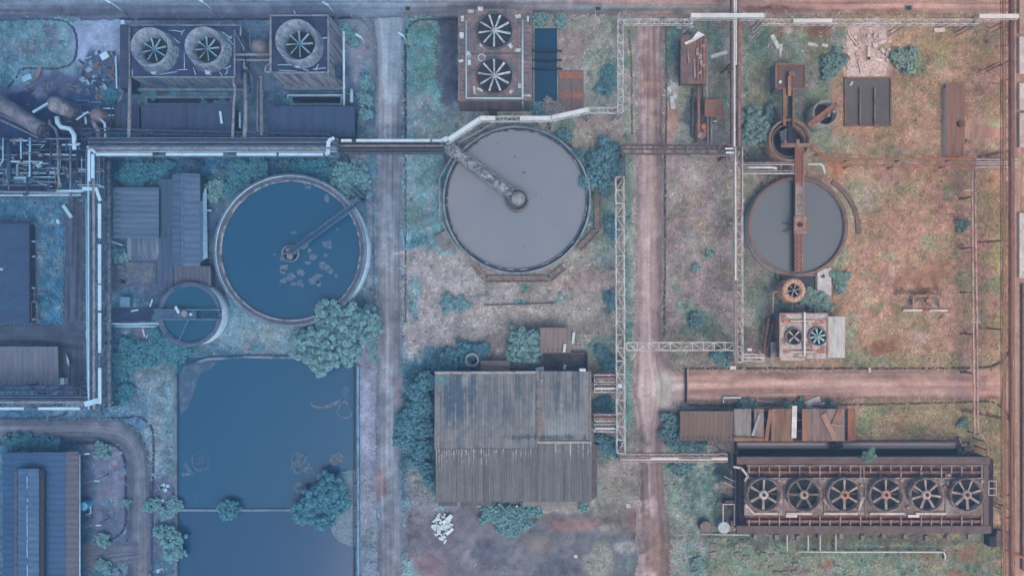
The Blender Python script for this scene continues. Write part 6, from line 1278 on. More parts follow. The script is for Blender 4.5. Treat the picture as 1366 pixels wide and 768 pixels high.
q.add([(v[0], v[1], v[2]-.08) for v in q.v], [(3, 2, 1, 0), (7, 6, 5, 4)]); q.build('torn_sheet', mat((216, 222, 232), name='white_sheet'), t)
t = thing('valve_platform', 'square brown platform above a pipe channel, south of the pump house', 'platform', P(950, 144, 0))
MB().pbox(940, 134, 965, 155, 2.6, 2.8).build('deck', mat((128, 106, 106), (142, 118, 112), name='rusty_plate'), t); q = MB()
for x in (941, 964):
    for y in (135, 154): q.bar(P(x, y, 0), P(x, y, 2.6), .16)
q.build('leg', M('rust', 900), t); q = MB()
for a, b_ in (((940, 134), (965, 134)), ((965, 134), (965, 155)), ((965, 155), (940, 155))): q.bar(P(*a, 2.85), P(*b_, 2.85), .14)
q.build('edge', M('rust', 1300), t)
for (pts, r, k, lb) in (([(931, 112, 1.5), (932, 150, 1.5), (931, 190, 1.2)], .35, 'rust', 'thick rusty pipe running south from the pump house past the brown platform'), ([(937, 112, 1.2), (937, 178, 1.2)], .16, 'dsteel', 'thin dark pipe right of the thick rusty pump house pipe'), ([(944, 156, 1.4), (944, 192, 1.4), (946, 200, 3)], .2, 'steel', 'left one of two grey pipes below the brown platform'), ([(949, 156, 1.4), (949, 196, 1.4)], .2, 'steel', 'right one of two grey pipes below the brown platform'), ([(924, 118, .8), (924, 184, .8)], .18, 'dsteel', 'dark pipe on the west edge of the pump channel'), ([(943, 60, 2), (943, 132, 2)], .14, 'steel', 'thin grey pipe down the east side of the pump house'), ([(951, 162, 1), (956, 162, 1)], .14, 'white', 'tiny white pipe stub east of the grey pipe pair')): pipe_run(lb, pts, r, k, 950)
t = thing('machine', 'rusty pump set in the channel south of the brown platform', 'pump', P(934, 178, 0)); MB().obox(P(934, 176, 0), 2.4, 3, 1.2).build('base', M('rust', 900), t)
q = MB(); q.cyl(P(932, 184, 0), .7, 1.2, 2.0); q.build('motor', M('mott', 1000), t); q = MB(); q.cyl(P(936, 172, 0), .5, 1.2, 1.8); q.build('pump_head', M('rust', 1300), t)

# --- head house, channel and thickener
t = thing('head_house', 'square flat roofed tower with brown rim at the head of the rust channel', 'building', P(1052, 108, 0))
MB().hexa([P(1028, 128, 0), P(1070, 128, 0), P(1070, 90, 0), P(1028, 90, 0)], [P(1036, 118, 4.4), P(1073, 118, 4.4), P(1073, 87, 4.4), P(1036, 87, 4.4)]).build('wall', mat((150, 152, 160), (122, 124, 132), scale=.4, name='pale_wall'), t)
MB().pbox(1035, 86, 1074, 118.5, 4.4, 4.6).build('roof', mat((112, 98, 104), (100, 92, 100), scale=.3, name='flat_roof'), t)
q = MB(); r4 = [P(*p, 4.7) for p in ((1035, 86), (1074, 86), (1074, 118.5), (1035, 118.5))]
for a, b_ in zip(r4, r4[1:]+r4[:1]): q.bar(a, b_, .3, .3)
q.build('parapet', mat((150, 116, 106), (128, 104, 102), amt=.9, name='rusty_rim'), t)
MB().obox(P(1053.5, 101, 4.6), 1.1, 1.0, 1.2).build('hatch_box', mat((150, 122, 116), (104, 88, 90), amt=.9, name='rusty_rim'), t)
MB().cyl(P(1040, 110, 4.6), .3, 4.6, 5, 12).build('roof_vent', M('pale', 1100), t)
t = thing('feed_channel', 'narrow rusty channel leading from the square tower down to the ring tank', 'channel', P(1052, 140, 0))
q = MB(); q.bar(P(1053, 102, 5.6), P(1053, 128, 5.2), .65, .3); q.build('cover', mat((170, 130, 116), (138, 108, 104), amt=.9, name='rusty_cover'), t)
q = MB(); q.bar(P(1046, 118, 4.6), P(1046, 168, 4.4), .6, .5); q.bar(P(1057.5, 118, 4.6), P(1057.5, 168, 4.4), .25, .5); q.build('side_wall', mat((132, 102, 98), (150, 116, 106), amt=.9, name='rusty_side'), t)
q = MB(); q.bar(P(1054, 120, 3.9), P(1054, 190, 3.9), .9, .2); q.build('trough', mat((64, 56, 66), (80, 68, 74), name='dark_metal'), t); MB().bar(P(1052, 126, 0), P(1052, 126, 4), .4).build('leg', M('rust', 1300), t)
z = 4.2; c = P(1054, 186.5, z); t = thing('thickener_ring', 'round rusty ring tank with dark hollow and an inner cone, above the eastern clarifier', 'tank', (c[0], c[1], 0))
rust_w = mat((132, 112, 110), (158, 134, 128), amt=.9, scale=.7, name='rusty_wall')
ring_wall(c, rp(28.5, z), rp(25.5, z), 0, z, 64).build('wall', rust_w, t)
MB().lathe(c, [(rp(25.4, z), 3.0), (rp(22.5, z), 3.0)], 64).build('launder', mat((84, 72, 78), name='dark_metal'), t)
ring_wall(c, rp(22.5, z), rp(21.3, z), 1.5, 3.6, 64).build('weir', rust_w, t)
MB().disc(c, rp(21.4, z), 1.8, 48).build('water', water_mat((66, 60, 70), (84, 80, 92)), t)
q = MB(); q.bar(P(1042, 194, 4.4), P(1080, 194, 4.4), .8, .2); q.bar(P(1047, 188, 4.6), P(1047, 195, 4.6), .6, .4); q.bar(P(1064, 186, 4.6), P(1064, 195, 4.6), .6, .4); q.build('cross_deck', rust_w, t)
q = MB(); q.hexa([P(1043, 196, 3.5), P(1052, 196, 3.5), P(1052, 170, 3.5), P(1040, 176, 3.5)], [P(1043, 196, 3.6), P(1052, 196, 3.6), P(1052, 170, 3.6), P(1040, 176, 3.6)]); q.build('baffle', mat((98, 106, 120), (76, 82, 96), name='baffle_plate'), t)
q = MB(); q.bar(P(1033, 143, 2), P(1041, 160, 4), .5, .4); q.build('inlet_pipe', M('dsteel', 1100), t)
z = 4.6; c = P(1101.5, 150.5, z); t = thing('round_tank', 'small leaning-looking pale round tank with a dark inside and a rusty footbridge', 'tank', (c[0], c[1], 0))
ring_wall(c, rp(17, z), rp(15, z), 0, z, 48).build('wall', mat((158, 154, 158), (130, 124, 126), scale=.4, name='pale_tank'), t)
MB().disc(c, rp(15.2, z), 2.2, 40).build('inside', mat((72, 60, 66), (92, 74, 76), amt=.9, name='dark_inside'), t)
q = MB(); q.bar(P(1079, 168, 4.8), P(1116, 139, 4.9), 1.0, .2); q.build('footbridge', mat((146, 112, 106), (164, 134, 126), amt=.9, name='rusty_plate'), t)
rail(t, [P(1077, 165, 4.9), P(1114, 136, 5)], M('rust', 1366), .9, 1.5); rail(t, [P(1082, 171, 4.9), P(1119, 142, 5)], M('steel', 1250), .9, 1.5)
for (x, y) in ((1104, 155), (1111, 150), (1116, 138)): MB().obox(P(x, y, 5), .5, .5, .7, .6).build('drive_motor', M('mott', 1200), t)

# --- east clarifier
z = 2.6; c = P(1064, 302, z); t = thing('clarifier_tank', 'eastern round clarifier with grey water, split by a straight bridge and lattice', 'clarifier', (c[0], c[1], 0))
ro = rp(66.5, z); ring_wall(c, ro, ro-.3, 0, z, 80).build('wall', mat((166, 168, 176), (130, 130, 138), scale=.3, name='pale_tank'), t)
MB().lathe(c, [(ro+.06, z-.1), (ro+.06, z+.12), (ro-.5, z+.12)], 80).build('rim', mat((138, 118, 120), (116, 104, 110), amt=.9, scale=.6, name='rusty_rim'), t)
MB().lathe(c, [(ro-.31, z-.4), (rp(63, z), z-.4)], 80).build('launder', mat((84, 76, 84), (104, 90, 92), amt=.9, name='dark_launder'), t)
ring_wall(c, rp(63.4, z), rp(62.2, z), z-.7, z-.05, 80).build('weir', mat((124, 104, 106), (144, 120, 116), amt=.9, name='rusty_weir'), t)
tank_water(t, c, rp(63, z), z-.55, water_mat((112, 121, 133), (120, 125, 135)))
q = MB(); q.hexa([P(1061, 305, 3.6), P(1071.5, 305, 3.6), P(1071.5, 244, 3.6), P(1061, 244, 3.6)], [P(1061, 305, 3.75), P(1071.5, 305, 3.75), P(1071.5, 244, 3.75), P(1061, 244, 3.75)]); q.build('walkway', mat((156, 150, 152), (122, 114, 120), amt=1, scale=1, name='walkway'), t)
q = MB(); q.hexa([P(1062, 244, 4), P(1071, 244, 4), P(1072, 195, 4.3), P(1062, 195, 4.3)], [P(1062, 244, 4.15), P(1071, 244, 4.15), P(1072, 195, 4.45), P(1062, 195, 4.45)]); q.build('approach_deck', mat((134, 98, 98), (148, 108, 104), name='rusty_plate'), t)
q = MB()
for x in (1061, 1071.5):
    q.bar(P(x, 305, 3.4), P(x, 198, 3.6), .2, .5); q.bar(P(x, 305, 4.5), P(x, 198, 4.6), .1)
    for y in range(200, 306, 9): q.bar(P(x, y, 3.6), P(x, y, 4.5), .08)
q.build('bridge_rail', M('rust', 1300), t)
q = MB(); q.obox(P(1067, 300, 3.8), 2.5, 3.4, .25); q.build('hub_deck', mat((172, 146, 142), (146, 122, 120), amt=.9, name='hub_deck'), t); q = MB(); q.cyl(P(1066.5, 300, 4), .45, 4.05, 4.6, 14); q.build('drive_motor', mat((92, 70, 72), name='rusty_motor'), t)
rail(t, [P(1058, 308, 4.0), P(1058, 290, 4.0)], M('rust', 1366), .8, 1.2); rail(t, [P(1076, 288, 4.0), P(1075, 308, 4.0), P(1060, 310, 4)], M('rust', 1366), .8, 1.2)
q = MB()
for x in (1060.5, 1070): q.bar(P(x, 310, 3.4), P(x, 363, 3.2), .14); q.bar(P(x, 310, 2.5), P(x, 363, 2.4), .12)
for i in range(14):
    y = 310+i*3.8; q.bar(P(1060.5, y, 3.4), P(1070, y, 3.4), .1)
    q.bar(P(1060.5 if i % 2 else 1070, y, 3.4), P(1070 if i % 2 else 1060.5, y+3.8, 3.4), .1); q.bar(P(1060.5, y, 2.5), P(1060.5, y+3.8, 3.4), .08)
q.build('rake_lattice', M('rust', 1300), t)
q = MB(); q.bar(P(1058.5, 245, 2.9), P(1058.5, 362, 2.9), .3, .7); q.build('baffle', mat((70, 70, 82), name='dark_metal'), t)
q = MB(); q.bar(P(1043, 297, 2.2), P(1056, 300, 2.4), .12); q.bar(P(1045, 309, 2.2), P(1056, 304, 2.4), .12); q.build('scraper_arm', mat((70, 76, 86), name='dark_metal'), t)
q = MB(); pts = [P(1070+75*math.cos(a), 306-75*math.sin(a), .2) for a in [rad(-5+i*9) for i in range(8)]]
for a, b_ in zip(pts, pts[1:]): q.bar(a, b_, .9, .4)
tag(q.build('drain_trough', mat((132, 112, 112), (112, 98, 102), amt=.9, name='trough')), 'curved brown drain on the ground along the north east side of the eastern clarifier', 'drain')
pipe_run('pale pipe with a bent end north east of the eastern clarifier', [(1077, 219, 3), (1095, 219, 3), (1098, 222, 3), (1100, 231, 2)], .24, 'white', 1100, supports=False)
for (pts, lb) in (([(1081, 191, 3.6), (1084, 194, 3.4), (1109, 213, 3), (1160, 212.5, 3), (1250, 212, 3), (1346, 211.5, 3)], 'upper rusty pipe running east from the ring tank to the east rack'), ([(1080, 196, 3.6), (1110, 221, 3), (1160, 221, 3), (1300, 221, 3)], 'lower rusty pipe running east from the ring tank to the pipe pair')):
    pipe_run(lb, pts, .17, 'rust', 1366)
t = thing('pipe_rack', 'short pale pipe bundle ending at the east rack beside the rusty pipe', 'pipe rack', P(1326, 216, 0))
for y in (212.5, 216, 219, 223): MB().tube([P(1302, y, 4), P(1357, y, 4)], .12).build('pipe', M('pale', 1366), t)
for x in (1308, 1316, 1340): q = MB(); q.bar(P(x, 211, 3.8), P(x, 225, 3.8), .14); q.bar(P(x, 217, 0), P(x, 217, 3.8), .16); q.build('leg', M('rust', 1366), t)
pipe_run('west pipe of the pale pink vertical pipe pair in the east field', [(1296.5, 224, 4), (1297, 300, 4), (1298, 420, 4), (1300, 578, 4)], .19, 'pale', 1366, m=mat((206, 172, 164), (172, 132, 122), amt=.9, scale=.8, name='pink_pipe'))
pipe_run('east pipe of the vertical pipe pair, bending away to the large tower', [(1300.5, 224, 4), (1301, 300, 4), (1303, 420, 4), (1304.5, 576, 4), (1312, 584, 4), (1317.5, 594, 4), (1318, 606, 4)], .19, 'pale', 1366, m=mat((206, 172, 164), (160, 122, 112), amt=.9, scale=.8, name='pink_pipe'))
for (x, y, lb) in ((1294, 254, 'upper short crossbar on the vertical pipe pair'), (1303, 429, 'lower short pale crossbar on the vertical pipe pair')): tag(MB().bar(P(x-8, y, 4.1), P(x+5, y, 4.1), .14).build('crossbar', M('pale', 1200)), lb, 'bar')
# east edge rack
pk = mat((164, 132, 124), (138, 106, 100), amt=.9, scale=.8, name='dusty_pipe')
t = rack('tall rusty pipe rack along the east edge of the picture', (1344, -40), (1345, 800), 7.4, 1.5, .9, 6, 'rust', px=1366, legs=17, diag=False, bw=.1, side=True, lean=.1, legk='rust', name='pipe_rack')
for x, r, m_ in ((1337.5, .1, pk), (1341, .08, pk), (1348.5, .3, mat((144, 104, 98), (124, 92, 88), amt=.9, scale=.6, name='red_pipe')), (1352.5, .12, pk)): MB().tube([P(x, -40, 7.5), P(x+.3, 300, 7.5), P(x+1, 800, 7.5)], r).build('pipe', m_, t)
for y in (36, 60, 106, 186, 266, 328, 405, 470, 590, 660, 690): MB().bar(P(1336, y+2, 6.6), P(1353, y-2, 6.6), .22, .2).build('arm', M('rust', 1366), t)
for (y0, y1, lb, c_) in ((50, 98, 'pale wall panel at the right edge below the top road', (226, 208, 206)), (112, 146, 'second pale wall panel at the right edge, between two dark gaps', (228, 210, 208)), (152, 196, 'third pale wall panel at the right edge', (214, 190, 186)), (285, 370, 'long white wall panel at the right edge beside the bare track', (232, 218, 214)), (-30, 44, 'pinkish wall panel at the right edge by the top road', (196, 164, 156)), (380, 760, 'long dull wall at the right edge south of the white panel', (150, 120, 114))):
    x0 = 1360 if y0 < 380 else 1364
    t = thing('boundary_wall', lb, 'wall', P(1366, (y0+y1)/2, 0)); MB().pbox(x0, y0, 1376, y1, 0, .6).build('panel', mat(c_, mul(c_, .88), amt=.8, scale=.5, name='wall_panel'), t); MB().pbox(x0, y0-1, 1376, y1+1, .605, .7).build('coping', mat(mul(c_, .93), name='coping'), t)

# --- sludge beds, sheds in the east
t = thing('sludge_bed', 'dark rectangular sludge bed split by two thin walls, below the pale rubble', 'basin', P(1158, 135, 0)); q = MB(); A, B = P(1127, 103, .6), P(1190, 168, .6)
for a in ((A[0], A[1]-.3, B[0], A[1]), (A[0], B[1], B[0], B[1]+.3), (A[0], B[1]+.3, A[0]+.3, A[1]-.3), (B[0]-.3, B[1]+.3, B[0], A[1]-.3)): q.box(a[0], a[1], -.1, a[2], a[3], .5)
q.build('wall', mat((132, 110, 108), (112, 96, 98), amt=.9, name='bed_wall'), t)
for x in (1147, 1166.5): MB().bar(P(x, 117, .6), P(x, 168, .6), .22, .5).build('divider', mat((150, 130, 128), (96, 84, 88), amt=.8, name='bed_wall'), t)
q = MB(); q.quad((A[0]+.3, B[1]+.3, .2), (B[0]-.3, B[1]+.3, .2), (B[0]-.3, A[1]-.3, .2), (A[0]+.3, A[1]-.3, .2)); q.build('sludge', mat((107, 102, 112), (100, 94, 102), amt=.8, scale=.15, fine=.1, name='sludge'), t)
t = flat_shed('long brown flat roofed shed with a white west wall in the east field', 1262, 112, 1287, 208, 1.4, (142, 110, 105), (134, 106, 102), 'y', pitch=1.4)
MB().add([P(1256.5, 206, 0), P(1261.6, 207, 1.3), P(1261.6, 117, 1.3), P(1257.5, 117, 0)], [(0, 1, 2, 3)]).build('side_wall', M('white', 1300), t); MB().cyl(P(1280.5, 166, 1.4), .55, 1.4, 2.0, 14).build('roof_vent', mat((112, 90, 94), name='vent'), t)
q = MB(); z = .07; w = [P(*p, z) for p in ((1287, 160), (1294, 156), (1306, 166), (1330, 170), (1345, 170), (1345, 183), (1330, 183), (1306, 185), (1296, 188), (1287, 188))]; q.prism(w, -.05, z); struct(q.build('concrete_path', mat((196, 152, 140), (176, 136, 126), amt=.9, scale=.5, stretch=(1, .2, 1), name='pink_concrete')))
q = MB(); z = .14; q.prism([P(*p, z) for p in ((1131, 38), (1188, 28), (1190, 56), (1166, 62), (1184, 80), (1182, 102), (1130, 104), (1128, 70))], -.05, z); struct(q.build('broken_slab', mat((208, 184, 182), (170, 144, 142), amt=1, scale=.5, fine=.3, name='broken_concrete')))
RUB = [((1158, 72), .5, 3, 0, 'upright pale beam on the broken slab'), ((1166, 80), 3.0, .6, -.15, 'pale beam lying level on the broken slab'), ((1172, 58), 2.8, .5, .3, 'pale beam slanting up at the right of the broken slab'), ((1137, 54), .25, 3, .6, 'left thin pole across the broken slab'), ((1140, 52), .22, 3, .6, 'right thin pole across the broken slab'), ((1146, 90), .2, 2.4, .2, 'short pole at the foot of the broken slab'), ((1252, 41), 2.2, .8, .1, 'pale offcut in the grass near the top right lattice')]
for (x, y), a, b_, an, lb in RUB: tag(MB().obox(P(x, y, .14), a, b_, .35, an).build('concrete_beam', mat((222, 204, 202), (186, 164, 162), amt=.9, name='pale_beam')), lb, 'beam')
t = thing('manifold', 'small rusty pipe frame over a long white pipe in the east field', 'pipe frame', P(1232, 404, 0))
MB().tube([P(1218, 412, .9), P(1218, 396, 1.1), P(1222, 394, 1.1), P(1249, 394, 1.1), P(1253, 397, 1.1), P(1254, 409, .7)], .22).build('hoop', mat((190, 142, 132), (160, 116, 108), amt=.9, name='pink_pipe'), t); MB().obox(P(1237, 401, .2), .9, .7, .6).build('valve_box', mat((190, 146, 136), name='pink_box'), t)
q = MB(); c = P(1238, 393, 1.3); q.lathe(c, [(.45, 1.25), (.45, 1.4), (.3, 1.4), (.3, 1.25)], 14); q.build('handwheel', M('rust', 1366), t)
MB().tube([P(1204, 413.5, .4), P(1230, 413.5, .4)], .26).build('pipe', M('white', 1300), t); MB().tube([P(1230, 413.3, .4), P(1240, 413.3, .4)], .24).build('pipe', mat((196, 120, 84), name='orange_paint'), t); MB().tube([P(1240, 413.5, .4), P(1264, 413.8, .4)], .24).build('pipe', M('white', 1300), t); MB().tube([P(1219, 400, .7), P(1219, 408, .7)], .2).build('pipe', mat((130, 140, 134), name='grey_green'), t)

# --- small cooling towers
t = thing('cooling_tower', 'small round single fan stack with a pink top south of the eastern clarifier', 'cooling tower', P(1058, 388, 0))
c = P(1059.5, 387, 4.6); q = MB(); q.lathe(c, [(rp(16, 4.6), 0), (rp(16, 4.6), 4.2), (rp(15, 4.6), 4.6), (rp(9.4, 4.6), 4.75), (rp(9.2, 4.6), 3.2)], 40); q.build('fan_stack', mat((206, 168, 152), (158, 124, 116), amt=1, scale=.8, lo=.52, hi=.66, name='pink_stack'), t)
q = MB()
for i in range(16): a = i*math.pi/8; q.bar((c[0]+rp(9.6, 4.6)*math.cos(a), c[1]+rp(9.6, 4.6)*math.sin(a), 4.78), (c[0]+rp(15, 4.6)*math.cos(a), c[1]+rp(15, 4.6)*math.sin(a), 4.64), .07)
q.build('seam', M('rust', 1200), t); MB().disc(c, rp(9.3, 4.6), 3.3, 28).build('throat_shade', M('hole', 1100), t); cf = P(1061.5, 386, 4.2); fan(t, (c[0], c[1], 4.2), rp(9, 4.2), 6, M('blade', 1200), M('steel', 1200), .2, .2, .14)
t = thing('cold_basin', 'dark rectangular basin around the small pink fan stack', 'basin', P(1066, 388, 0)); q = MB(); A, B = P(1043, 366, .6), P(1090, 404, .6)
for a in ((A[0], A[1]-.3, B[0], A[1]), (A[0], B[1], B[0], B[1]+.3), (A[0], B[1]+.3, A[0]+.3, A[1]-.3), (B[0]-.3, B[1]+.3, B[0], A[1]-.3)): q.box(a[0], a[1], -.1, a[2], a[3], .6)
q.build('wall', M('conc', 1250), t); q = MB(); q.quad((A[0]+.3, B[1]+.3, .3), (B[0]-.3, B[1]+.3, .3), (B[0]-.3, A[1]-.3, .3), (A[0]+.3, A[1]-.3, .3)); q.build('water', water_mat((72, 80, 90), (66, 74, 86)), t)
t = thing('cover_slab', 'pale grey slab with a small dark bird shaped stain beside the pink fan stack', 'slab', P(1100, 376, 0)); MB().pbox(1090.5, 358, 1109, 394, .1, .9).build('slab', mat((198, 194, 198), (176, 170, 174), scale=.4, name='pale_slab'), t); MB().prism([P(*p, .92) for p in ((1094, 368), (1098, 366), (1099, 364), (1100, 367), (1101, 370), (1097, 371))], .89, .93).build('stain', mat((96, 96, 104), name='stain'), t)
tag(MB().tube([P(1031, 418, 2), P(1031, 391, 2), P(1034, 388.5, 2), P(1041, 389, 2)], .2).build('pipe', mat((160, 140, 138), (188, 160, 150), amt=.9, name='tan_pipe')), 'tan bent pipe west of the small pink fan stack', 'pipe'); pipe_run('short rail pipe joining the pink fan stack to the small white tower', [(1056.5, 404, 2), (1056.5, 418, 2)], .14, 'steel', 1100, supports=False)
tag(MB().bar(P(1036.5, 362, .6), P(1037, 390, .6), .4, .7).build('dwarf_wall', M('conc', 1000)), 'short grey wall south west of the eastern clarifier', 'wall')

t = thing('cooling_tower', 'small white stained cooling tower with two fans of different blade count', 'cooling tower', P(1070, 448, 0))
MB().pbox(1041, 419, 1103, 477, 0, 4.6).build('wall', stripes((150, 140, 142), (168, 128, 120)), t)
MB().pbox(1040, 418, 1104.5, 478, 4.6, 4.8).build('deck', mat((186, 176, 180), (140, 116, 114), amt=1, scale=.6, fine=.3, lo=.5, hi=.62, name='peeling_deck'), t)
for y0, y1 in ((426, 431), (466, 471)): MB().pbox(1045, y0, 1102, y1, 4.8, 4.9).build('deck_band', mat((168, 118, 106), (190, 160, 154), amt=1, scale=.7, name='rusty_band'), t)
for cx, r, nb, bm, rot in ((1059, 10.2, 4, mat((196, 190, 194), name='white_blade'), .8), (1090.5, 11, 8, mat((168, 204, 208), name='pale_teal_blade'), .2)):
    c = P(cx, 448.5, 5.2); o = ring_wall(c, rp(r+1.6, 5.2), rp(r, 5.2), 4.8, 5.5, 36).build('fan_ring', mat((150, 132, 132), (116, 104, 108), amt=.9, name='fan_ring'), t); MB().disc(c, rp(r, 5.2), 4.83, 32).build('throat_shade', M('hole', 1200), o); fan(o, (c[0], c[1], 5.2), rp(r*.96, 5.2), nb, bm, M('mott', 1150), .16, rot, .2)
q = MB(); q.bar(P(1073, 416, 5.3), P(1073, 474, 5.3), .32, .4); q.bar(P(1054, 428, 5.2), P(1086, 428, 5.2), .2); q.bar(P(1054, 469, 5.2), P(1086, 469, 5.2), .18); q.build('header_pipe', M('white', 1000), t)
q = MB(); q.bar(P(1040, 418, 4.9), P(1104, 418, 4.9), .2); q.bar(P(1040, 419, 4.9), P(1040, 477, 4.9), .2); q.bar(P(1104, 419, 4.9), P(1104, 477, 4.9), .25); q.build('deck_edge', M('mott', 1300), t); MB().pbox(1041, 477.5, 1073, 480.5, 3.5, 4.2).build('sill', mat((206, 184, 182), name='pale_sill'), t)
MB().pbox(1105, 422, 1127, 477, 3.8, 4).build('side_roof', mat((196, 192, 198), (178, 172, 178), scale=.5, stretch=(1, .2, 1), name='pale_panel'), t); MB().pbox(1106, 424, 1125, 475, 0, 3.8).build('side_wall', M('conc', 1250), t)
MB().pbox(1028, 456, 1040, 477, 0, 2.6).build('side_tank', M('conc', 1100), t)
t = thing('louvre_frame', 'dark collapsed frame leaning against the west side of the small white tower', 'frame', P(1027, 445, 0)); q = MB()
q.bar(P(1025, 424, 2.4), P(1018, 474, 1.8), .4, .3); q.bar(P(1032, 424, 2), P(1022, 474, 1.4), .3, .2); q.bar(P(1036, 424, 1), P(1029, 474, 1), .3)
for y in (432, 444, 452, 464): q.bar(P(1022, y, 1.8), P(1038, y+4, 1.6), .2)
q.build('frame', M('dsteel', 1150), t); MB().pbox(1024, 424, 1039, 455, 0, 1.2).build('base', mat((82, 80, 92), (110, 98, 102), amt=.9, name='dark_base'), t)

# --- open sheds row
flat_shed('long brown ribbed shed roof with no gaps, west end of the shed row', 907, 548, 979, 588, 3.6, (116, 104, 108), (128, 112, 112), 'y', pitch=.8)
t = thing('open_shed', 'shed whose rusty roof sheets have slipped and left dark gaps, above the long channel', 'shed', P(1060, 567, 0)); z = 3.6
q = MB()
for x in (980, 1020, 1062, 1104, 1140):
    for y in (546, 587): q.bar(P(x, y, 0), P(x, y, z-.2), .2)
for y in (547, 560, 574, 587): q.bar(P(979, y, z-.2), P(1140, y, z-.2), .16)
q.build('frame', M('dsteel', 1200), t); MB().pbox(979, 546, 1140, 588, 0, .3).build('floor', mat((66, 60, 70), (84, 74, 80), name='dark_floor'), t)
for i, (x0, x1, c_, sk) in enumerate(((979, 1002, (146, 140, 148), 0), (1006, 1019, (150, 130, 130), 0), (1029, 1058, (150, 122, 114), 0), (1070, 1077, (158, 118, 108), 0), (1077, 1127, (148, 126, 128), 0), (1131, 1141, (150, 108, 100), 0))):
    a, b_, c2_, d_ = P(x0, 588, z), P(x1, 588, z), P(x1, 545, z+.3), P(x0, 545, z+.3); corr_roof([a, b_, c2_, d_], roof_mat(c_, mul(c_, .78), 'y', amt=.9, scale=.6, fine=.2), 'roof_sheet', t, .8, .06)
for (x0, y0, x1, y1, w_, c_) in ((1014, 551, 1004, 581, .55, (160, 162, 174)), (1028, 546, 1022, 588, .7, (154, 118, 108)), (979, 584, 1018, 586, .5, (156, 116, 104)), (1098, 552, 1114, 586, 1.0, (176, 142, 134)), (1120, 547, 1110, 570, .8, (160, 120, 110)), (1108, 566, 1126, 567, .2, (170, 160, 164)), (1064, 542, 1058.5, 584, .0, (0, 0, 0))):
    if w_: MB().bar(P(x0, y0, z+.55), P(x1, y1, z+.45), w_, .06).build('loose_sheet', mat(c_, mul(c_, .85), name='loose_sheet'), t)
MB().bar(P(1060, 541, z+.5), P(1059, 584, z+.4), .95, .06).build('white_sheet', mat((222, 216, 220), name='white_sheet'), t)
t = thing('sheet_pile', 'two white sheets lying crossed on the road verge behind the open shed', 'sheet', P(1088, 537, 0))
MB().obox(P(1084, 536, .3), 3.2, 1.4, .12, rad(22)).build('sheet', mat((226, 214, 216), name='white_sheet'), t); MB().obox(P(1090, 541, .2), 3.2, 1.2, .1, rad(12)).build('sheet', mat((224, 212, 214), name='white_sheet'), t); MB().obox(P(1079, 530, .1), 2.0, .8, .1, .1).build('sheet', mat((180, 142, 130), name='tan_sheet'), t)
q = MB(); q.bar(P(965, 530, .6), P(988, 530, .6), .35); q.bar(P(965, 530, .6), P(965, 537, .6), .2); q.bar(P(988, 530, .6), P(988, 536, .6), .2)
for x in (966, 987): q.bar(P(x, 530, 0), P(x, 530, .6), .2)
tag(q.build('barrier', M('white', 1100)), 'white low barrier frame on the verge of the cross road', 'barrier')
tag(MB().bar(P(1010, 529, .9), P(1010, 536, .2), .12).build('rod', M('pale', 1100)), 'thin pale rod on the verge right of the white barrier', 'rod'); tag(MB().bar(P(1010, 534, .15), P(1032, 536, .15), .12).build('rod', M('pale', 1100)), 'long thin pale rod lying on the verge behind the shed row', 'rod')
tag(MB().bar(P(915, 491, .5), P(915, 536, .5), .3, .5).build('barrier_bar', mat((70, 62, 70), name='dark_metal')), 'dark barrier bar lying across the mouth of the cross road', 'barrier'); tag(MB().bar(P(917.5, 491, .3), P(917.5, 536, .3), .2, .2).build('barrier_bar', mat((186, 170, 174), name='pale_bar')), 'pale bar beside the dark barrier at the mouth of the cross road', 'barrier')
for (x, y, lb) in ((977, 490, 'pale block on the north verge of the cross road near the pipe line'), (1159, 493, 'white marker stone on the north kerb of the cross road'), (1351, 483, 'white marker stone at the bend of the east track')): tag(MB().obox(P(x, y, 0), 1.2 if x < 1000 else .45, .7 if x < 1000 else 1.0, .4).build('marker_stone', M('pale', 1150)), lb, 'marker')

# --- large six fan tower
t = thing('cooling_tower', 'long rusty cooling tower with six large fans in a row', 'cooling tower', P(1145, 660, 0)); zd = 6
MB().pbox(994, 640, 1311, 690, 0, zd-.15).build('wall', stripes((96, 80, 82), (128, 98, 92)), t)
MB().pbox(993, 637, 1312, 687, zd-.15, zd).build('deck', mat((126, 112, 116), (166, 156, 160), amt=1, scale=.35, fine=.35, lo=.46, hi=.62, name='stained_deck'), t)
led = mat((116, 104, 110), (102, 92, 98), scale=.25, amt=.8, name='concrete_ledge')
MB().pbox(983, 609, 1321, 619, zd-.6, zd+.1).build('ledge', led, t); MB().pbox(983, 701, 1322, 711, zd-.6, zd+.1).build('ledge', led, t); MB().pbox(1312, 619.5, 1319, 700.5, zd-.6, zd+.12).build('ledge', led, t)
MB().pbox(1319.5, 612, 1325, 708, 0, zd-1.0).build('end_wall', mat((86, 66, 68), (70, 56, 60), name='dark_end'), t)
MB().pbox(986, 612, 1317, 709, 0, zd-2.0).build('base', mat((78, 64, 68), (96, 78, 78), name='dark_base'), t)
rustm = mat((134, 106, 100), (96, 82, 86), amt=1, scale=.8, fine=.35, lo=.42, hi=.6, name='flaking_rust')
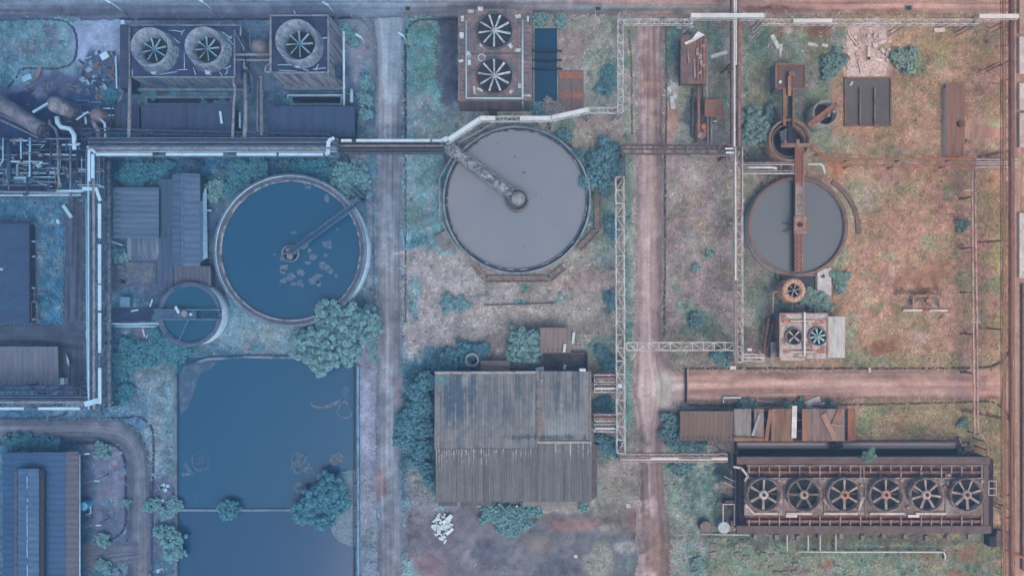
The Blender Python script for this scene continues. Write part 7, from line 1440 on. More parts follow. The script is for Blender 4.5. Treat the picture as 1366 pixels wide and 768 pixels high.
for y0, y1 in ((620, 636.5), (687.5, 700)):
    MB().pbox(996, y0, 1311, y1, zd-1.4, zd-.9).build('bay_floor', rustm, t)
    q = MB(); m_ = (y0+y1)/2
    q.bar(P(996, m_+1, zd-.3), P(1311, m_+1, zd-.3), .45, .3); q.build('distribution_pipe', mat((152, 114, 106), (124, 98, 96), amt=1, scale=.7, name='red_rust'), t)
    for i in range(24):
        x = 999+i*13.5; a = y0 if i % 2 else y0+1; b_ = y1 if i % 2 else y1-6
        if y0 > 650: a = y0+(0 if i % 2 else 5); b_ = y1
        MB().bar(P(x, a, zd-.05), P(x, b_, zd-.05), .22, .3).build('rib', mat((176, 152, 150), (136, 108, 104), amt=1, scale=1, name='pale_rib'), t)
q = MB(); q.bar(P(996, 620.5, zd+.15), P(1311, 620.5, zd+.15), .2, .3); q.build('edge_beam', mat((170, 146, 144), (126, 104, 104), amt=1, name='pale_rib'), t)
q = MB(); q.bar(P(998, 637.5, zd+.1), P(1311, 637.5, zd+.1), .22, .2); q.build('edge_beam', mat((182, 166, 166), (130, 108, 108), amt=1, name='pale_rib'), t)
for x0, x1 in ((1005, 1037), (1049, 1083), (1099, 1144), (1160, 1206), (1221, 1262)): MB().bar(P(x0, 684.5, zd+.25), P(x1, 684.5, zd+.25), .45, .3).build('cover_strip', mat((206, 190, 190), (170, 150, 148), name='pale_strip'), t)
for x0, x1 in ((1048, 1063), (1211, 1226)): MB().bar(P(x0, 687.6, zd+.2), P(x1, 687.6, zd+.2), .5, .25).build('cover_strip', mat((222, 206, 206), name='pale_strip'), t)
q = MB(); q.bar(P(998, 634, zd+.25), P(993, 641, zd+.25), .4, .3); q.bar(P(978, 622, zd+.25), P(989, 624, zd+.25), .4, .3); q.bar(P(988, 623, zd+.25), P(998, 635, zd+.25), .4, .3); q.bar(P(994, 672, zd+.2), P(1006, 685, zd+.2), .4, .3); q.bar(P(1152, 662, zd+.2), P(1145, 680, zd+.2), .4, .3); q.build('cover_strip', mat((200, 190, 194), (160, 140, 138), amt=.9, name='pale_strip'), t)
HC = [(196, 186, 190), (176, 156, 156), (190, 146, 130), (198, 152, 142), (196, 174, 172), (168, 156, 154)]
for i, (cx, nb, rot) in enumerate(((1019.5, 6, .5), (1073.5, 6, 0), (1127.5, 6, .52), (1183, 6, .53), (1237, 7, .75), (1291, 7, .3))):
    zt = zd+1.6; c = P(cx, 660, zt); r = rp(22.3, zt)
    q = MB(); q.lathe(c, [(r*1.0, zd), (r*1.02, zt), (r*.955, zt), (r*.9, zd+.3)], 48); o = q.build('fan_stack', mat((128, 112, 114), (160, 146, 146), amt=1, scale=.7, stretch=(1, 1, .4), fine=.3, name='fan_ring'), t)
    MB().disc(c, r*.93, zd+.04, 40).build('throat_shade', mat((44, 36, 44), (58, 46, 50), scale=.5, name='dark_interior'), o)  # disc coloured near-black in place of a real shaded opening
    q = MB()
    for k in range(10): a = k*math.pi/5+.2; q.bar((c[0]+r*.25*math.cos(a), c[1]+r*.25*math.sin(a), zd+.15), (c[0]+r*.92*math.cos(a), c[1]+r*.92*math.sin(a), zd+.15), .08)
    a = .8; q.bar((c[0]+r*.3, c[1]+r*.2, zd+.45), (c[0]+r*.75, c[1]+r*.65, zd+.5), .12); q.bar((c[0], c[1], zd+.3), (c[0]+r*.9, c[1]-.1, zd+.3), .3, .2); q.build('shaft', mat((108, 94, 96), name='shaft'), o)
    fan(o, (c[0], c[1], zd+1.1), r*.93, nb, mat((176, 158, 156) if i != 1 else (130, 118, 122), name='worn_blade'), mat(HC[i], mul(HC[i], .8), amt=.8, scale=1.5, name='hub_paint'), .3, rot, .13)
    f = c; MB().lathe(c, [(.3, zd+1.3), (.3, zd+1.75), (.02, zd+1.75)], 12).build('hub_cap', mat((70, 58, 62), name='dark_metal'), o)
for (x, y, a, b_, an) in ((1045, 641, .8, .8, 0), (1052, 645, .6, .5, .3), (1148, 646, .6, .5, 0), (1163, 641, .6, .5, .4), (1228, 630, .5, .5, 0), (1265, 633, .7, .6, .3), (1264, 645, .5, 1.2, .4), (1040, 640, 1, .6, .2), (1100, 668, .5, 1.3, .5), (1104, 674, .5, 1, .2), (1202, 640, .6, .6, .7), (1309, 641, .6, .6, .2), (1098, 640, .6, .4, .5), (1154, 652, .3, 2.2, 0), (1210, 676, .6, .5, .3), (1260, 650, .5, 1, .6)): MB().obox(P(x, y, zd), a, b_, .4, an).build('deck_box', M('mott', 1200, c2=(150, 120, 116)), t)
for pts in (((1206, 644), (1226, 658)), ((1152, 622), (1155, 690)), ((1262, 630), (1261, 690)), ((1046, 640), (1046, 684)), ((1100, 636), (1099, 684))): MB().bar(P(*pts[0], zd+.1), P(*pts[1], zd+.1), .22, .14).build('deck_rib', mat((150, 134, 136), (116, 98, 100), amt=1, name='deck_rib'), t)
q = MB()
for x in (1319, 1329):
    q.bar(P(x, 641, zd+.2), P(x, 660, zd+.2), .12); q.bar(P(x, 650, 0), P(x, 650, zd+.2), .12)
for y in (641, 651, 660): q.bar(P(1319, y, zd+.2), P(1329, y, zd+.2), .12)
q.build('ladder_cage', M('pale', 1300), t)
t = thing('long_channel', 'long narrow channel of grey water between the open shed and the six fan tower', 'channel', P(1130, 598, 0)); q = MB(); A, B = P(982, 588.5, 1), P(1280, 610, 1)
for a in ((A[0], A[1]-.35, B[0], A[1]), (A[0], B[1], B[0], B[1]+.35), (A[0], B[1]+.35, A[0]+.35, A[1]-.35), (B[0]-.35, B[1]+.35, B[0], A[1]-.35)): q.box(a[0], a[1], -.1, a[2], a[3], 1)
q.build('wall', mat((132, 112, 110), (108, 94, 96), amt=.9, name='channel_wall'), t)
m_ = A[1]-(599-588.5)*S; q = MB(); q.quad((A[0]+.35, m_, .5), (B[0]-.35, m_, .5), (B[0]-.35, A[1]-.35, .5), (A[0]+.35, A[1]-.35, .5)); q.build('silted_sky_water', water_mat((186, 174, 182), (176, 166, 174)), t); q = MB(); q.quad((A[0]+.35, B[1]+.35, .45), (B[0]-.35, B[1]+.35, .45), (B[0]-.35, m_, .45), (A[0]+.35, m_, .45)); q.build('water', water_mat((84, 72, 70), (78, 68, 68)), t)  # upper water coloured paler than silt to stand in for reflected sky
MB().bar((A[0]+.35, m_, .55), (B[0]-.35, m_, .55), .2, .5).build('divider', mat((92, 84, 90), name='dark_concrete'), t)
t = thing('sluice_gate', 'cluster of rusty gate gear at the east end of the long channel', 'gate gear', P(1285, 596, 0))
for (x, y, a, b_, an) in ((1278, 586, .4, 1.4, .2), (1283, 592, 1.2, .5, .3), (1290, 598, 2, .5, -.2), (1281, 603, .8, .8, 0), (1288, 604, .6, .7, 0), (1293, 591, .8, .4, -.4)): MB().obox(P(x, y, .6), a, b_, .8, an).build('gear', M('mott', 1250, c2=(92, 76, 78)), t)
for x in (1281, 1287): MB().tube([P(x, 598, .8), P(x, 605, .8)], .3, 10).build('spindle', M('steel', 1250), t)
t = thing('side_channel', 'narrow dark side channel at the west end of the six fan tower', 'channel', P(987, 660, 0)); A, B = P(981, 622, 2), P(994, 695, 2); q = MB(); q.box(A[0], B[1], 0, A[0]+.35, A[1], 2); q.box(B[0]-.35, B[1], 0, B[0], A[1], 2); q.build('wall', mat((132, 124, 130), (104, 96, 104), amt=.9, name='channel_wall'), t)
q = MB(); q.quad((A[0]+.35, B[1], 1.4), (B[0]-.35, B[1], 1.4), (B[0]-.35, A[1], 1.4), (A[0]+.35, A[1], 1.4)); q.build('water', water_mat((92, 88, 98), (74, 70, 80)), t)
for y in (663, 685): MB().bar(P(981, y, 2.1), P(994, y, 2.1), .2).build('crossbar', M('steel', 1150), t)
for i, y in enumerate((632, 643)): MB().tube([P(984, y, 2.6), P(991, y, 2.6)], .6, 14).build('valve_body', mat((170, 134, 124), (136, 108, 106), amt=.9, name='valve_body'), t)
MB().pbox(975, 694, 1000, 701, 0, 1.6).build('sill', mat((136, 122, 124), name='channel_wall'), t)
q = MB()
for y in (640, 648): q.bar(P(966, y-5, 1.2), P(980, y+2, 1.6), .14)
for x in (964.5, 979.5): q.bar(P(x, 672, 2), P(x, 700, 2), .18); q.bar(P(x, 672, 0), P(x, 672, 2), .18); q.bar(P(x, 699, 0), P(x, 699, 2), .18)
q.bar(P(964, 672, 2), P(980, 672, 2), .18); tag(q.build('steel_trestle', M('pale', 1150)), 'pale open pipe frame beside the west end of the six fan tower', 'frame')
tag(MB().obox(P(970, 667, 0), 1.8, .9, 1.8).build('motor_box', mat((126, 106, 104), (96, 82, 86), amt=.9, name='rusty_box')), 'rusty box above the pale open pipe frame by the six fan tower', 'box')
tag(MB().cyl(P(942, 703, 2), rp(8.4, 2), 0, 2.0, 28).lathe(P(942, 703, 2), [(rp(8.6, 2), 1.95), (rp(8.6, 2), 2.12), (rp(7.4, 2), 2.12)], 28).build('storage_tank', mat((130, 122, 128), (112, 104, 112), amt=.9, scale=.6, name='brown_lid')), 'small round brown lidded tank at the west foot of the six fan tower', 'tank')
tag(MB().cyl(P(965.5, 703, 2), rp(8, 2), 0, 2.2, 10).build('storage_tank', mat((186, 194, 202), (164, 172, 184), scale=.6, name='white_lid')), 'small faceted white tank beside the brown lidded one', 'tank')
pipe_run('thin pale pipe passing south of the two small tanks', [(935, 712, .6), (975, 712.5, .6), (1000, 713, .6)], .12, 'pale', 1000, supports=False); pipe_run('long pale pipe running along the grass south of the six fan tower', [(1064, 735, .9), (1114, 735.5, .9), (1250, 735.5, .9), (1259, 736, .9), (1261, 741, .8), (1260, 746, .3)], .2, 'pale', 1250)
for i, (x, lb) in enumerate(((1050, 'left'), (1078, 'second'), (1094, 'third'), (1115, 'rightmost'))): tag(MB().tube([P(x, 713, 1.8), P(x, 716, 1.4), P(x, 734, .9)], .13, 6).build('drain_pipe', M('pale', 1150)), lb+' of the four thin drain pipes dropping south from the six fan tower', 'pipe')
t = thing('transformer_box', 'tilted grey box with dark cabinet at the south east corner of the six fan tower', 'box', P(1328, 718, 0)); MB().obox(P(1331, 716, 0), 2.9, 3.2, 1.5, rad(-14)).build('body', mat((120, 106, 110), name='grey_box'), t); MB().obox(P(1317, 718, 0), 1.4, 2.0, 1.8).build('cabinet', mat((72, 52, 54), name='dark_cabinet'), t)
for (pts, lb) in (([(1341, 733, 1), (1366, 744, 1)], 'rusty pipe pair leaving the picture in the lower right corner'),): pipe_run(lb, pts, .22, 'rust', 1366, supports=False)
for i in range(11): 
    x = 1006+i*28.5; tag(MB().obox(P(x, 714+R.uniform(-1, 2), 0), .7, 1.0, .7, R.uniform(-.2, .2)).build('plinth', M('conc', 1150)), 'low concrete plinth in the row at the south foot of the six fan tower', 'plinth', 'plinths south of the six fan tower')
PL = [(952, 727, 1.5, .9), (951, 739, 1.3, 1.1), (982, 727, .8, .7), (983, 739, 1.0, 1.0), (993, 743, 1.0, .9), (1030, 740, 1.1, .7), (1018, 737, 1.2, .3), (1045, 738, 1.6, .3), (1046, 762, 1.4, .3), (1028, 756, .9, .6), (1060, 752, .9, .6), (1036, 763, 1.2, .5), (1059, 762, 1, .6), (1010, 734, .8, .4)]
for i, (x, y, a, b_) in enumerate(PL): tag(MB().obox(P(x, y, 0), a, b_, .35, R.uniform(-.2, .2)).build('broken_footing', M('conc', 1200, c2=(110, 112, 112))), 'broken concrete footing in the grass south west of the six fan tower', 'footing', 'old footings in the grass')
# manholes on the top road
for x, y, lb in ((544, 12, 'dark square manhole on the top road above the main road'), (798, 12, 'dark square manhole on the top road, above the dirt track bridge'), (1212, 11, 'square inlet with a broken rim on the top road in the east')):
    t = thing('manhole', lb, 'manhole', P(x, y, 0)); MB().obox(P(x, y, .02), 1.5, 1.2, .16).build('frame', M('conc', x), t); MB().obox(P(x, y, .14), 1.0, .7, .08).build('lid', M('hole', x), t)
# ================================================================ trees and shrubs
PLANTS = [
 # name, category, label, lobes, height, kind, px, options
 ('broadleaf_tree', 'tree', 'large leafy tree between the blue clarifier and the pond corner', [(441, 418, 21), (464, 426, 26), (430, 445, 18), (415, 462, 26), (444, 468, 24), (468, 458, 22), (492, 428, 17), (432, 482, 17), (482, 445, 14)], 8.5, 'leaf', 300, dict(leaf=.3, clump=.3)),
 ('round_shrub', 'shrub', 'round bright shrub between the blue clarifier and the main road', [(467, 238, 25), (478, 246, 14)], 3.6, 'leaf', 200, dict(leaf=.26)),
 ('leafy_shrub', 'shrub', 'bright small shrub by the white wall of the gabled shed', [(290, 250, 14)], 2.6, 'leaf', 250, dict(leaf=.24)),
 ('leafy_shrub', 'shrub', 'broad dim shrub above the north west rim of the blue clarifier', [(322, 236, 22), (345, 226, 16), (310, 252, 14)], 3.0, 'dleaf', 150, {}),
 ('leafy_shrub', 'shrub', 'low dark shrub under the rack north of the blue clarifier', [(400, 222, 16), (424, 226, 16), (440, 232, 10)], 2.2, 'dleaf', 40, {}),
 ('leafy_shrub', 'shrub', 'dark undergrowth shrub above the square grey shed, under the rack', [(170, 236, 12), (188, 230, 18), (212, 226, 14)], 2.0, 'dleaf', 20, {}),
 ('leafy_shrub', 'shrub', 'small bright shrub left of the little ribbed lean-to', [(162, 341, 9)], 1.8, 'leaf', 60, dict(leaf=.22)),
 ('leafy_shrub', 'shrub', 'wide low shrub south of the small tank, by the ladder rack', [(178, 470, 22), (205, 465, 20), (232, 470, 18), (162, 480, 12)], 1.8, 'dleaf', 160, dict(leaf=.26)),
 ('leafy_shrub', 'shrub', 'dark shrub at the foot of the ladder rack beside dry grass', [(160, 500, 12), (166, 520, 10), (158, 532, 8)], 1.7, 'dleaf', 60, {}),
 ('leafy_shrub', 'shrub', 'tiny green shrub at the west end of the small tank walkway', [(210, 424, 7)], 1.8, 'leaf', 60, dict(leaf=.2)),
 ('round_shrub', 'shrub', 'small round bush growing on the middle of the pond divider', [(305, 679.5, 14)], 2.6, 'dleaf', 220, dict(leaf=.26)),
 ('pond_tree', 'tree', 'wide bush like tree at the east end of the pond divider', [(440, 652, 20), (424, 668, 20), (408, 682, 18), (432, 688, 18), (448, 672, 16)], 4.6, 'dleaf', 200, dict(leaf=.3)),
 ('round_shrub', 'shrub', 'oval bush on the bank at the lower west corner of the pond', [(229, 718, 15), (231, 735, 14), (214, 708, 8)], 3.0, 'leaf', 60, dict(leaf=.26)),
 ('leafy_shrub', 'shrub', 'small shrub between the lower road and the pond divider', [(200, 674, 9)], 1.6, 'leaf', 60, dict(leaf=.22)),
 ('leafy_shrub', 'shrub', 'pale shrub at the west end of the pond divider', [(232, 674, 12), (222, 684, 8)], 1.6, 'leaf', 150, dict(leaf=.22)),
 ('leafy_shrub', 'shrub', 'bright spiky shrub on the inside corner of the lower road', [(136, 600, 10)], 1.8, 'leaf', 80, dict(leaf=.22)),
 ('leafy_shrub', 'shrub', 'bright shrub by the drive mouth near the long hall', [(136, 718, 9)], 1.6, 'leaf', 80, dict(leaf=.22)),
 ('leafy_shrub', 'shrub', 'little shrub at the bottom edge left of the lower road', [(139, 755, 9)], 1.5, 'leaf', 80, dict(leaf=.22)),
 ('leafy_shrub', 'shrub', 'tiny shrub halfway down the west kerb of the lower road', [(168, 671, 5)], 1.2, 'leaf', 80, dict(leaf=.18)),
 ('hedge_shrub', 'shrub', 'dark hedge of bushes between the lower road and the long hall roof', [(12, 594, 10), (35, 590, 12), (52, 592, 10), (70, 592, 8)], 1.8, 'dleaf', 20, {}),
 ('leafy_shrub', 'shrub', 'shrub under the debris heap west of the twin stack tower', [(148, 127, 9)], 1.2, 'dleaf', 60, {}),
 ('leafy_shrub', 'shrub', 'weedy shrub in the gap between twin stack tower and dark shed', [(205, 125, 6), (232, 123, 6)], 1.0, 'dleaf', 160, dict(leaf=.22)),
 ('leafy_shrub', 'shrub', 'weeds along the sill east of the twin stack tower basin', [(272, 141, 7), (290, 140.5, 8), (300, 139, 5)], 0.8, 'dleaf', 120, dict(leaf=.2)),
 ('leafy_shrub', 'shrub', 'weed clump at the basin under the tall square tower', [(384, 139, 7)], 1.0, 'dleaf', 120, dict(leaf=.2)),
 ('leafy_shrub', 'shrub', 'tall green verge shrub east of the tall square tower', [(489, 112, 8), (488, 132, 9), (486, 152, 8)], 1.4, 'leaf', 120, dict(leaf=.22)),
 ('leafy_shrub', 'shrub', 'green shrub at the north corner of the tall square tower', [(462, 46, 9), (470, 54, 7)], 1.4, 'leaf', 120, dict(leaf=.22)),
 ('dark_shrub', 'shrub', 'big dark shrub between the pale clarifier and the dirt track', [(806, 212, 22), (798, 232, 18), (822, 224, 14), (816, 204, 14)], 4.4, 'dleaf', 640, dict(leaf=.28)),
 ('leafy_shrub', 'shrub', 'shrub against the tall pale lattice below the big dark shrub', [(815, 300, 10), (818, 310, 7)], 2.0, 'dleaf', 760, {}),
 ('leafy_shrub', 'shrub', 'shrub hugging the north east rim of the pale clarifier', [(766, 206, 8), (776, 218, 8), (752, 180, 9)], 1.7, 'dleaf', 760, dict(leaf=.22)),
 ('round_tree', 'tree', 'small round tree north of the warehouse', [(694, 452, 16), (706, 468, 16), (690, 472, 14), (712, 450, 10)], 5.0, 'leaf', 560, dict(leaf=.28)),
 ('leafy_shrub', 'shrub', 'dark shrubs around the hollow concrete ring', [(606, 478, 16), (622, 468, 12), (640, 470, 10), (598, 492, 10), (644, 484, 8)], 2.4, 'dleaf', 480, {}),
 ('tall_hedge', 'hedge', 'long dark wall of bushes between the main road and the warehouse', [(568, 508, 13), (556, 522, 12), (563, 540, 16), (546, 560, 15), (563, 570, 15), (540, 584, 15), (560, 600, 15), (568, 624, 9), (556, 616, 9), (571, 640, 7), (538, 570, 10), (552, 545, 11)], 3.8, 'dleaf', 420, dict(leaf=.3)),
 ('leafy_shrub', 'shrub', 'triangular spread of bright shrubs at the south wall of the warehouse', [(652, 682, 12), (668, 688, 16), (684, 692, 17), (700, 682, 14), (714, 678, 8), (690, 704, 8)], 2.0, 'leaf', 560, dict(leaf=.26)),
 ('leafy_shrub', 'shrub', 'tiny bright shrub at the south east foot of the warehouse', [(778, 677, 6)], 1.2, 'leaf', 640, dict(leaf=.2)),
 ('leafy_shrub', 'shrub', 'dark shrub between the warehouse walkways', [(806, 538, 10), (814, 545, 8)], 2.0, 'dleaf', 700, {}),
 ('leafy_shrub', 'shrub', 'dark shrub below the warehouse walkways beside the lattice foot', [(808, 592, 10), (820, 600, 8)], 1.8, 'dleaf', 760, {}),
 ('leafy_shrub', 'shrub', 'left bush of the pair above the teal basin', [(720, 25, 9)], 1.8, 'leaf', 560, dict(leaf=.22)),
 ('leafy_shrub', 'shrub', 'right bush of the pair above the teal basin', [(748, 27, 9)], 1.8, 'leaf', 640, dict(leaf=.22)),
 ('leafy_shrub', 'shrub', 'shrub at the south foot of the teal basin', [(716, 144, 9)], 1.6, 'dleaf', 560, dict(leaf=.22)),
 ('grey_bush', 'shrub', 'greyish dry bush below the teal basin', [(732, 146, 11), (742, 142, 8)], 1.6, 'dry', 700, dict(leaf=.2)),
 ('leafy_shrub', 'shrub', 'dark shrub against the bridge north of the teal field', [(811, 100, 9), (808, 114, 9)], 1.6, 'dleaf', 800, {}),
 ('round_tree', 'tree', 'dense dark tree left of the ring tank beside the pipe line', [(1003, 160, 16), (1012, 176, 16), (998, 182, 12)], 4.4, 'dleaf', 760, dict(leaf=.28)),
 ('leafy_shrub', 'shrub', 'shrub between the square tower and the dense dark tree', [(1030, 152, 10), (1022, 166, 8)], 2.0, 'dleaf', 760, {}),
 ('leafy_shrub', 'shrub', 'shrub left of the pale rubble slab', [(1114, 84, 13), (1106, 96, 9)], 2.0, 'dleaf', 1100, {}),
 ('leafy_shrub', 'shrub', 'pale green shrub right of the broken slab', [(1206, 80, 12), (1216, 72, 8), (1212, 90, 8)], 2.0, 'leaf', 1200, {}),
 ('leafy_shrub', 'shrub', 'small shrub in the middle of the dry strip by the pipe line', [(928, 428, 8)], 1.8, 'dleaf', 850, dict(leaf=.22)),
 ('leafy_shrub', 'shrub', 'tiny shrub in the dry strip, upper of two', [(947, 339, 4)], .9, 'leaf', 850, dict(leaf=.18)),
 ('leafy_shrub', 'shrub', 'tiny shrub in the dry strip, lower of two', [(929, 357, 4.5)], .9, 'leaf', 850, dict(leaf=.18)),
 ('leafy_shrub', 'shrub', 'shrub below the crossing lattice bridge near the pipe line', [(960, 477, 10)], 1.5, 'dleaf', 850, {}),
 ('leafy_shrub', 'shrub', 'round bush left of the pink vertical pipe pair', [(1284, 301, 8)], 2.0, 'dleaf', 1200, dict(leaf=.22)),
 ('leafy_shrub', 'shrub', 'loose green shrub between the pink fan stack and the white tower', [(1084, 398, 13), (1098, 404, 12), (1086, 412, 8)], 2.2, 'leaf', 1150, dict(leaf=.22)),
 ('leafy_shrub', 'shrub', 'pale shrub south east of the pale slab', [(1120, 372, 10), (1120, 384, 7)], 1.4, 'leaf', 1200, dict(leaf=.22)),
 ('leafy_shrub', 'shrub', 'dark shrubs around the west end of the shed row', [(896, 560, 10), (900, 585, 14), (918, 594, 14), (935, 596, 10)], 2.0, 'dleaf', 760, {}),
 ('leafy_shrub', 'shrub', 'shrub on the verge behind the open shed', [(1000, 540, 9), (992, 538, 7)], 1.6, 'dleaf', 850, dict(leaf=.22)),
 ('leafy_shrub', 'shrub', 'shrub strip on the verge beside the crossed white sheets', [(1052, 541, 6), (1066, 541, 7), (1108, 541, 6)], 1.3, 'dleaf', 950, dict(leaf=.22)),
 ('leafy_shrub', 'shrub', 'green shrub below the muddy track lattice, near the six fan tower', [(904, 624, 9), (918, 622, 8)], 1.6, 'dleaf', 850, {}),
 ('leafy_shrub', 'shrub', 'bright tuft shrub on the lower verge west of the main road top', [(1285, 565, 6)], 1.2, 'leaf', 1200, dict(leaf=.2)),
 ('leafy_shrub', 'shrub', 'shrub on the grass at the bottom edge, east of the muddy track', [(930, 752, 9)], 1.2, 'leaf', 900, dict(leaf=.22)),
 ('leafy_shrub', 'shrub', 'leafy patch in the green strip west of the main lawn', [(600, 404, 10), (614, 408, 8)], 1.2, 'leaf', 560, dict(leaf=.22)),
 ('leafy_shrub', 'shrub', 'shrub beside the tall lattice in the dry field', [(815, 398, 9)], 1.4, 'dleaf', 800, {}),
 ('leafy_shrub', 'shrub', 'dark shrub in the corner below the crossing lattice and tall lattice', [(812, 482, 10), (800, 470, 7)], 1.6, 'dleaf', 760, {}),
]
PAL['dry'] = ((130, 146, 170), (146, 148, 160), (150, 140, 138))
for nm, ct, lb, lobes, h, kd, px, op in PLANTS:
    if lobes[0][0] > 690: px = lobes[0][0]
    if ct == 'shrub' and h < 2.1: op = dict(op, dens=.7)
    c = pal(kd, px)
    if lb.startswith('bright tuft'): lb = 'small shrub in the grass left of the pink pipe pair, south of the cross road'
    if lb.startswith('leafy patch'): lb = 'low leafy shrub in the dry field south of the pale clarifier'
    plant(nm, ct, lb, lobes, h, c, mul(c, 1.1), **op)
# one seedling rooted on the channel wall of the six fan tower
plant('seedling', 'shrub', 'small green seedling growing on the north ledge of the six fan tower', [(1159, 607.5, 8)], 1.6, (116, 144, 136), None, leaf=.2, base=5.6)
plant('seedling', 'shrub', 'dark dead looking plant hanging over the long channel below the open shed', [(1114, 594, 7)], 1.4, (74, 70, 74), (92, 86, 86), leaf=.2, base=.8)
# ================================================================ debris
def litter(lb, cat, name, grp, n, fn, cols, sz, z0=0.05):
    for i in range(n):
        x, y = fn(); w, l = sz(); c = R.choice(cols)
        o = MB().obox((0, 0, 0), l, w, .06+.1*R.random(), 0, R.uniform(-.12, .12)).build(name, mat(c[1], mul(c[1], .8), name='scrap'))
        p = P(x, y, 0); o.location = (p[0], p[1], z0+.5*R.random()*max(0, 1-abs(R.gauss(0, .6)))); o.rotation_euler = (0, 0, R.random()*6.28)
        tag(o, lb % c[0], cat, (grp % c[0]) if '%' in grp else grp)
def heap1():
    a = R.random()*6.28; r = math.sqrt(R.random()); return 134+22*r*math.cos(a)+8*R.gauss(0, .6), 98+26*r*math.sin(a)-6*R.gauss(0, .5)
litter('%s scrap board in the debris heap west of the twin stack tower', 'scrap', 'scrap_board', '%s boards in the debris heap', 34, heap1, [('dark', (60, 76, 110)), ('rusty', (116, 104, 122)), ('brown', (104, 98, 124))], lambda: (.15+.35*R.random(), .6+1.9*R.random()))
litter('%s scrap sheet in the debris heap west of the twin stack tower', 'scrap', 'scrap_sheet', '%s sheets in the debris heap', 22, heap1, [('pale', (138, 166, 204)), ('grey', (104, 124, 158))], lambda: (.3+.6*R.random(), .5+1.0*R.random()))
tag(MB().obox(P(140, 75, .5), 1.6, 1.3, .25, .5).build('scrap_sheet', M('white', 0)), 'large pale panel on top of the debris heap', 'scrap')
tag(MB().obox(P(156, 97, .3), .3, 6.5, .3, .03).build('scrap_rail', M('pale', 100)), 'broken pale rail along the west foot of the twin stack tower', 'scrap')
tag(MB().obox(P(52, 98, .1), .7, 2.4, .3, -.35).build('plank', mat((130, 112, 136), name='red_plank')), 'reddish plank standing out on the grass south of the island lawn', 'plank')
tag(MB().obox(P(36, 104, .05), 1.9, 1.1, .12, .4).build('pallet', M('pale', 60)), 'pale pallet lying on dark soil below the island lawn', 'pallet')
tag(MB().lathe(P(132, 130, 0), [(.6, 0), (.6, .3), (.35, .3), (.35, 0)], 16).build('tyre', M('mott', 60)), 'pale ring lying in the weeds south of the debris heap', 'ring')
for i in range(16):
    x = R.uniform(28, 130); y = R.uniform(108, 128); tag(MB().obox(P(x, y, 0), .2+.2*R.random(), .6+R.random(), .1, R.random()*3).build('scrap_stick', M(R.choice(('rust',)), 200)), 'thin scrap stick scattered on the dark soil above the diagonal drum', 'scrap', 'sticks above the drum')
def heap2():
    a = R.random()*6.28; r = R.random()**.7; return 588+13*r*math.cos(a)+2, 703+19*r*math.sin(a)
litter('broken %s sheet piece in the white rubbish pile south west of the warehouse', 'rubbish', 'rubbish_piece', '%s rubbish pile pieces', 70, heap2, [('white', (202, 220, 238))], lambda: (.25+.4*R.random(), .3+.8*R.random()))
tag(MB().obox(P(597, 692, .7), 2.4, .8, .25, .75).build('white_board', mat((208, 224, 240), name='white_sheet')), 'long white board crowning the white rubbish pile', 'rubbish')
tag(MB().obox(P(600, 708, .5), 1.8, .6, .25, .7).build('white_board', mat((208, 224, 240), name='white_sheet')), 'shorter white board at the east side of the white rubbish pile', 'rubbish')
def heap3(): return 899+R.gauss(0, 3.5), 122+R.gauss(0, 5)
litter('crumpled %s sheeting scrap beside the dirt track, west of the pump house', 'rubbish', 'crumpled_sheet', '%s scraps beside the dirt track', 14, heap3, [('white', (190, 194, 206))], lambda: (.3+.4*R.random(), .4+.8*R.random()))
tag(MB().obox(P(897, 137, .2), .9, 2.6, .15, .1).build('crumpled_sheet', mat((188, 194, 206), name='white_sheet')), 'long white sheet hanging below the scraps beside the dirt track', 'sheet')
def heap4(): return 1160+R.gauss(0, 13), 70+R.gauss(0, 17)
litter('chunk of %s broken concrete on the broken slab in the east', 'rubble', 'concrete_chunk', '%s rubble on the broken slab', 26, heap4, [('pale', (214, 194, 192))], lambda: (.3+.4*R.random(), .4+.9*R.random()), .14)
for i, (x, y, a, l, w, lb) in enumerate(((959, 73, .3, 3.4, .7, 'pale slab fragment lying between the pump house and the pipe line'), (1084, 60, -.15, 2, .6, 'white tarpaulin scrap in weeds below the top road, left one'), (1100, 61, -.2, 1.2, .6, 'white tarpaulin scrap in weeds below the top road, right one'), (1034, 56, -1.1, 3, .8, 'pale sheet standing out among weeds beside the pipe line'), (1041, 68, 1.5, 2.6, .5, 'pale vertical sheet strip in weeds above the square tower'), (914, 37, .05, 3.4, .5, 'white pipe offcut lying under the top road cover bridge'), (768, 741, 0, .7, .7, 'small white lump on the brown yard south of the warehouse'), (634, 753, .9, .9, .12, 'thin white stick on the brown yard near the bottom edge'), (838, 674, 0, .8, .8, 'small white lump beside the muddy track'), (214, 760, .3, 1.5, .7, 'white block near the bottom edge between lower road and pond'), (640, 675, 0, 1.0, .3, 'white strip at the south foot of the warehouse'), (1306, 466, .2, .4, .4, 'tiny white stone in the east field near the pipe pair'))):
    tag(MB().obox(P(x, y, .04), l, w, .18, a).build('scrap_piece', M('pale', x if x > 500 else 100, c2=pal('mott', x), amt=.9)), lb, 'scrap')
tag(MB().bar(P(646, 407, .3), P(740, 404, .3), .22).build('pipe', M('dsteel', 700)), 'thin dark pipe lying across the dry field south of the pale clarifier', 'pipe')
for i in range(7):
    x, y = 218+R.gauss(0, 4), 652+R.gauss(0, 12); tag(MB().obox(P(x, y, 0), .5+.4*R.random(), .6, .25, R.random()).build('rubble_block', M('pale', 150)), 'pale rubble block on the bank between the lower road and the pond', 'rubble', 'rubble on the pond bank')
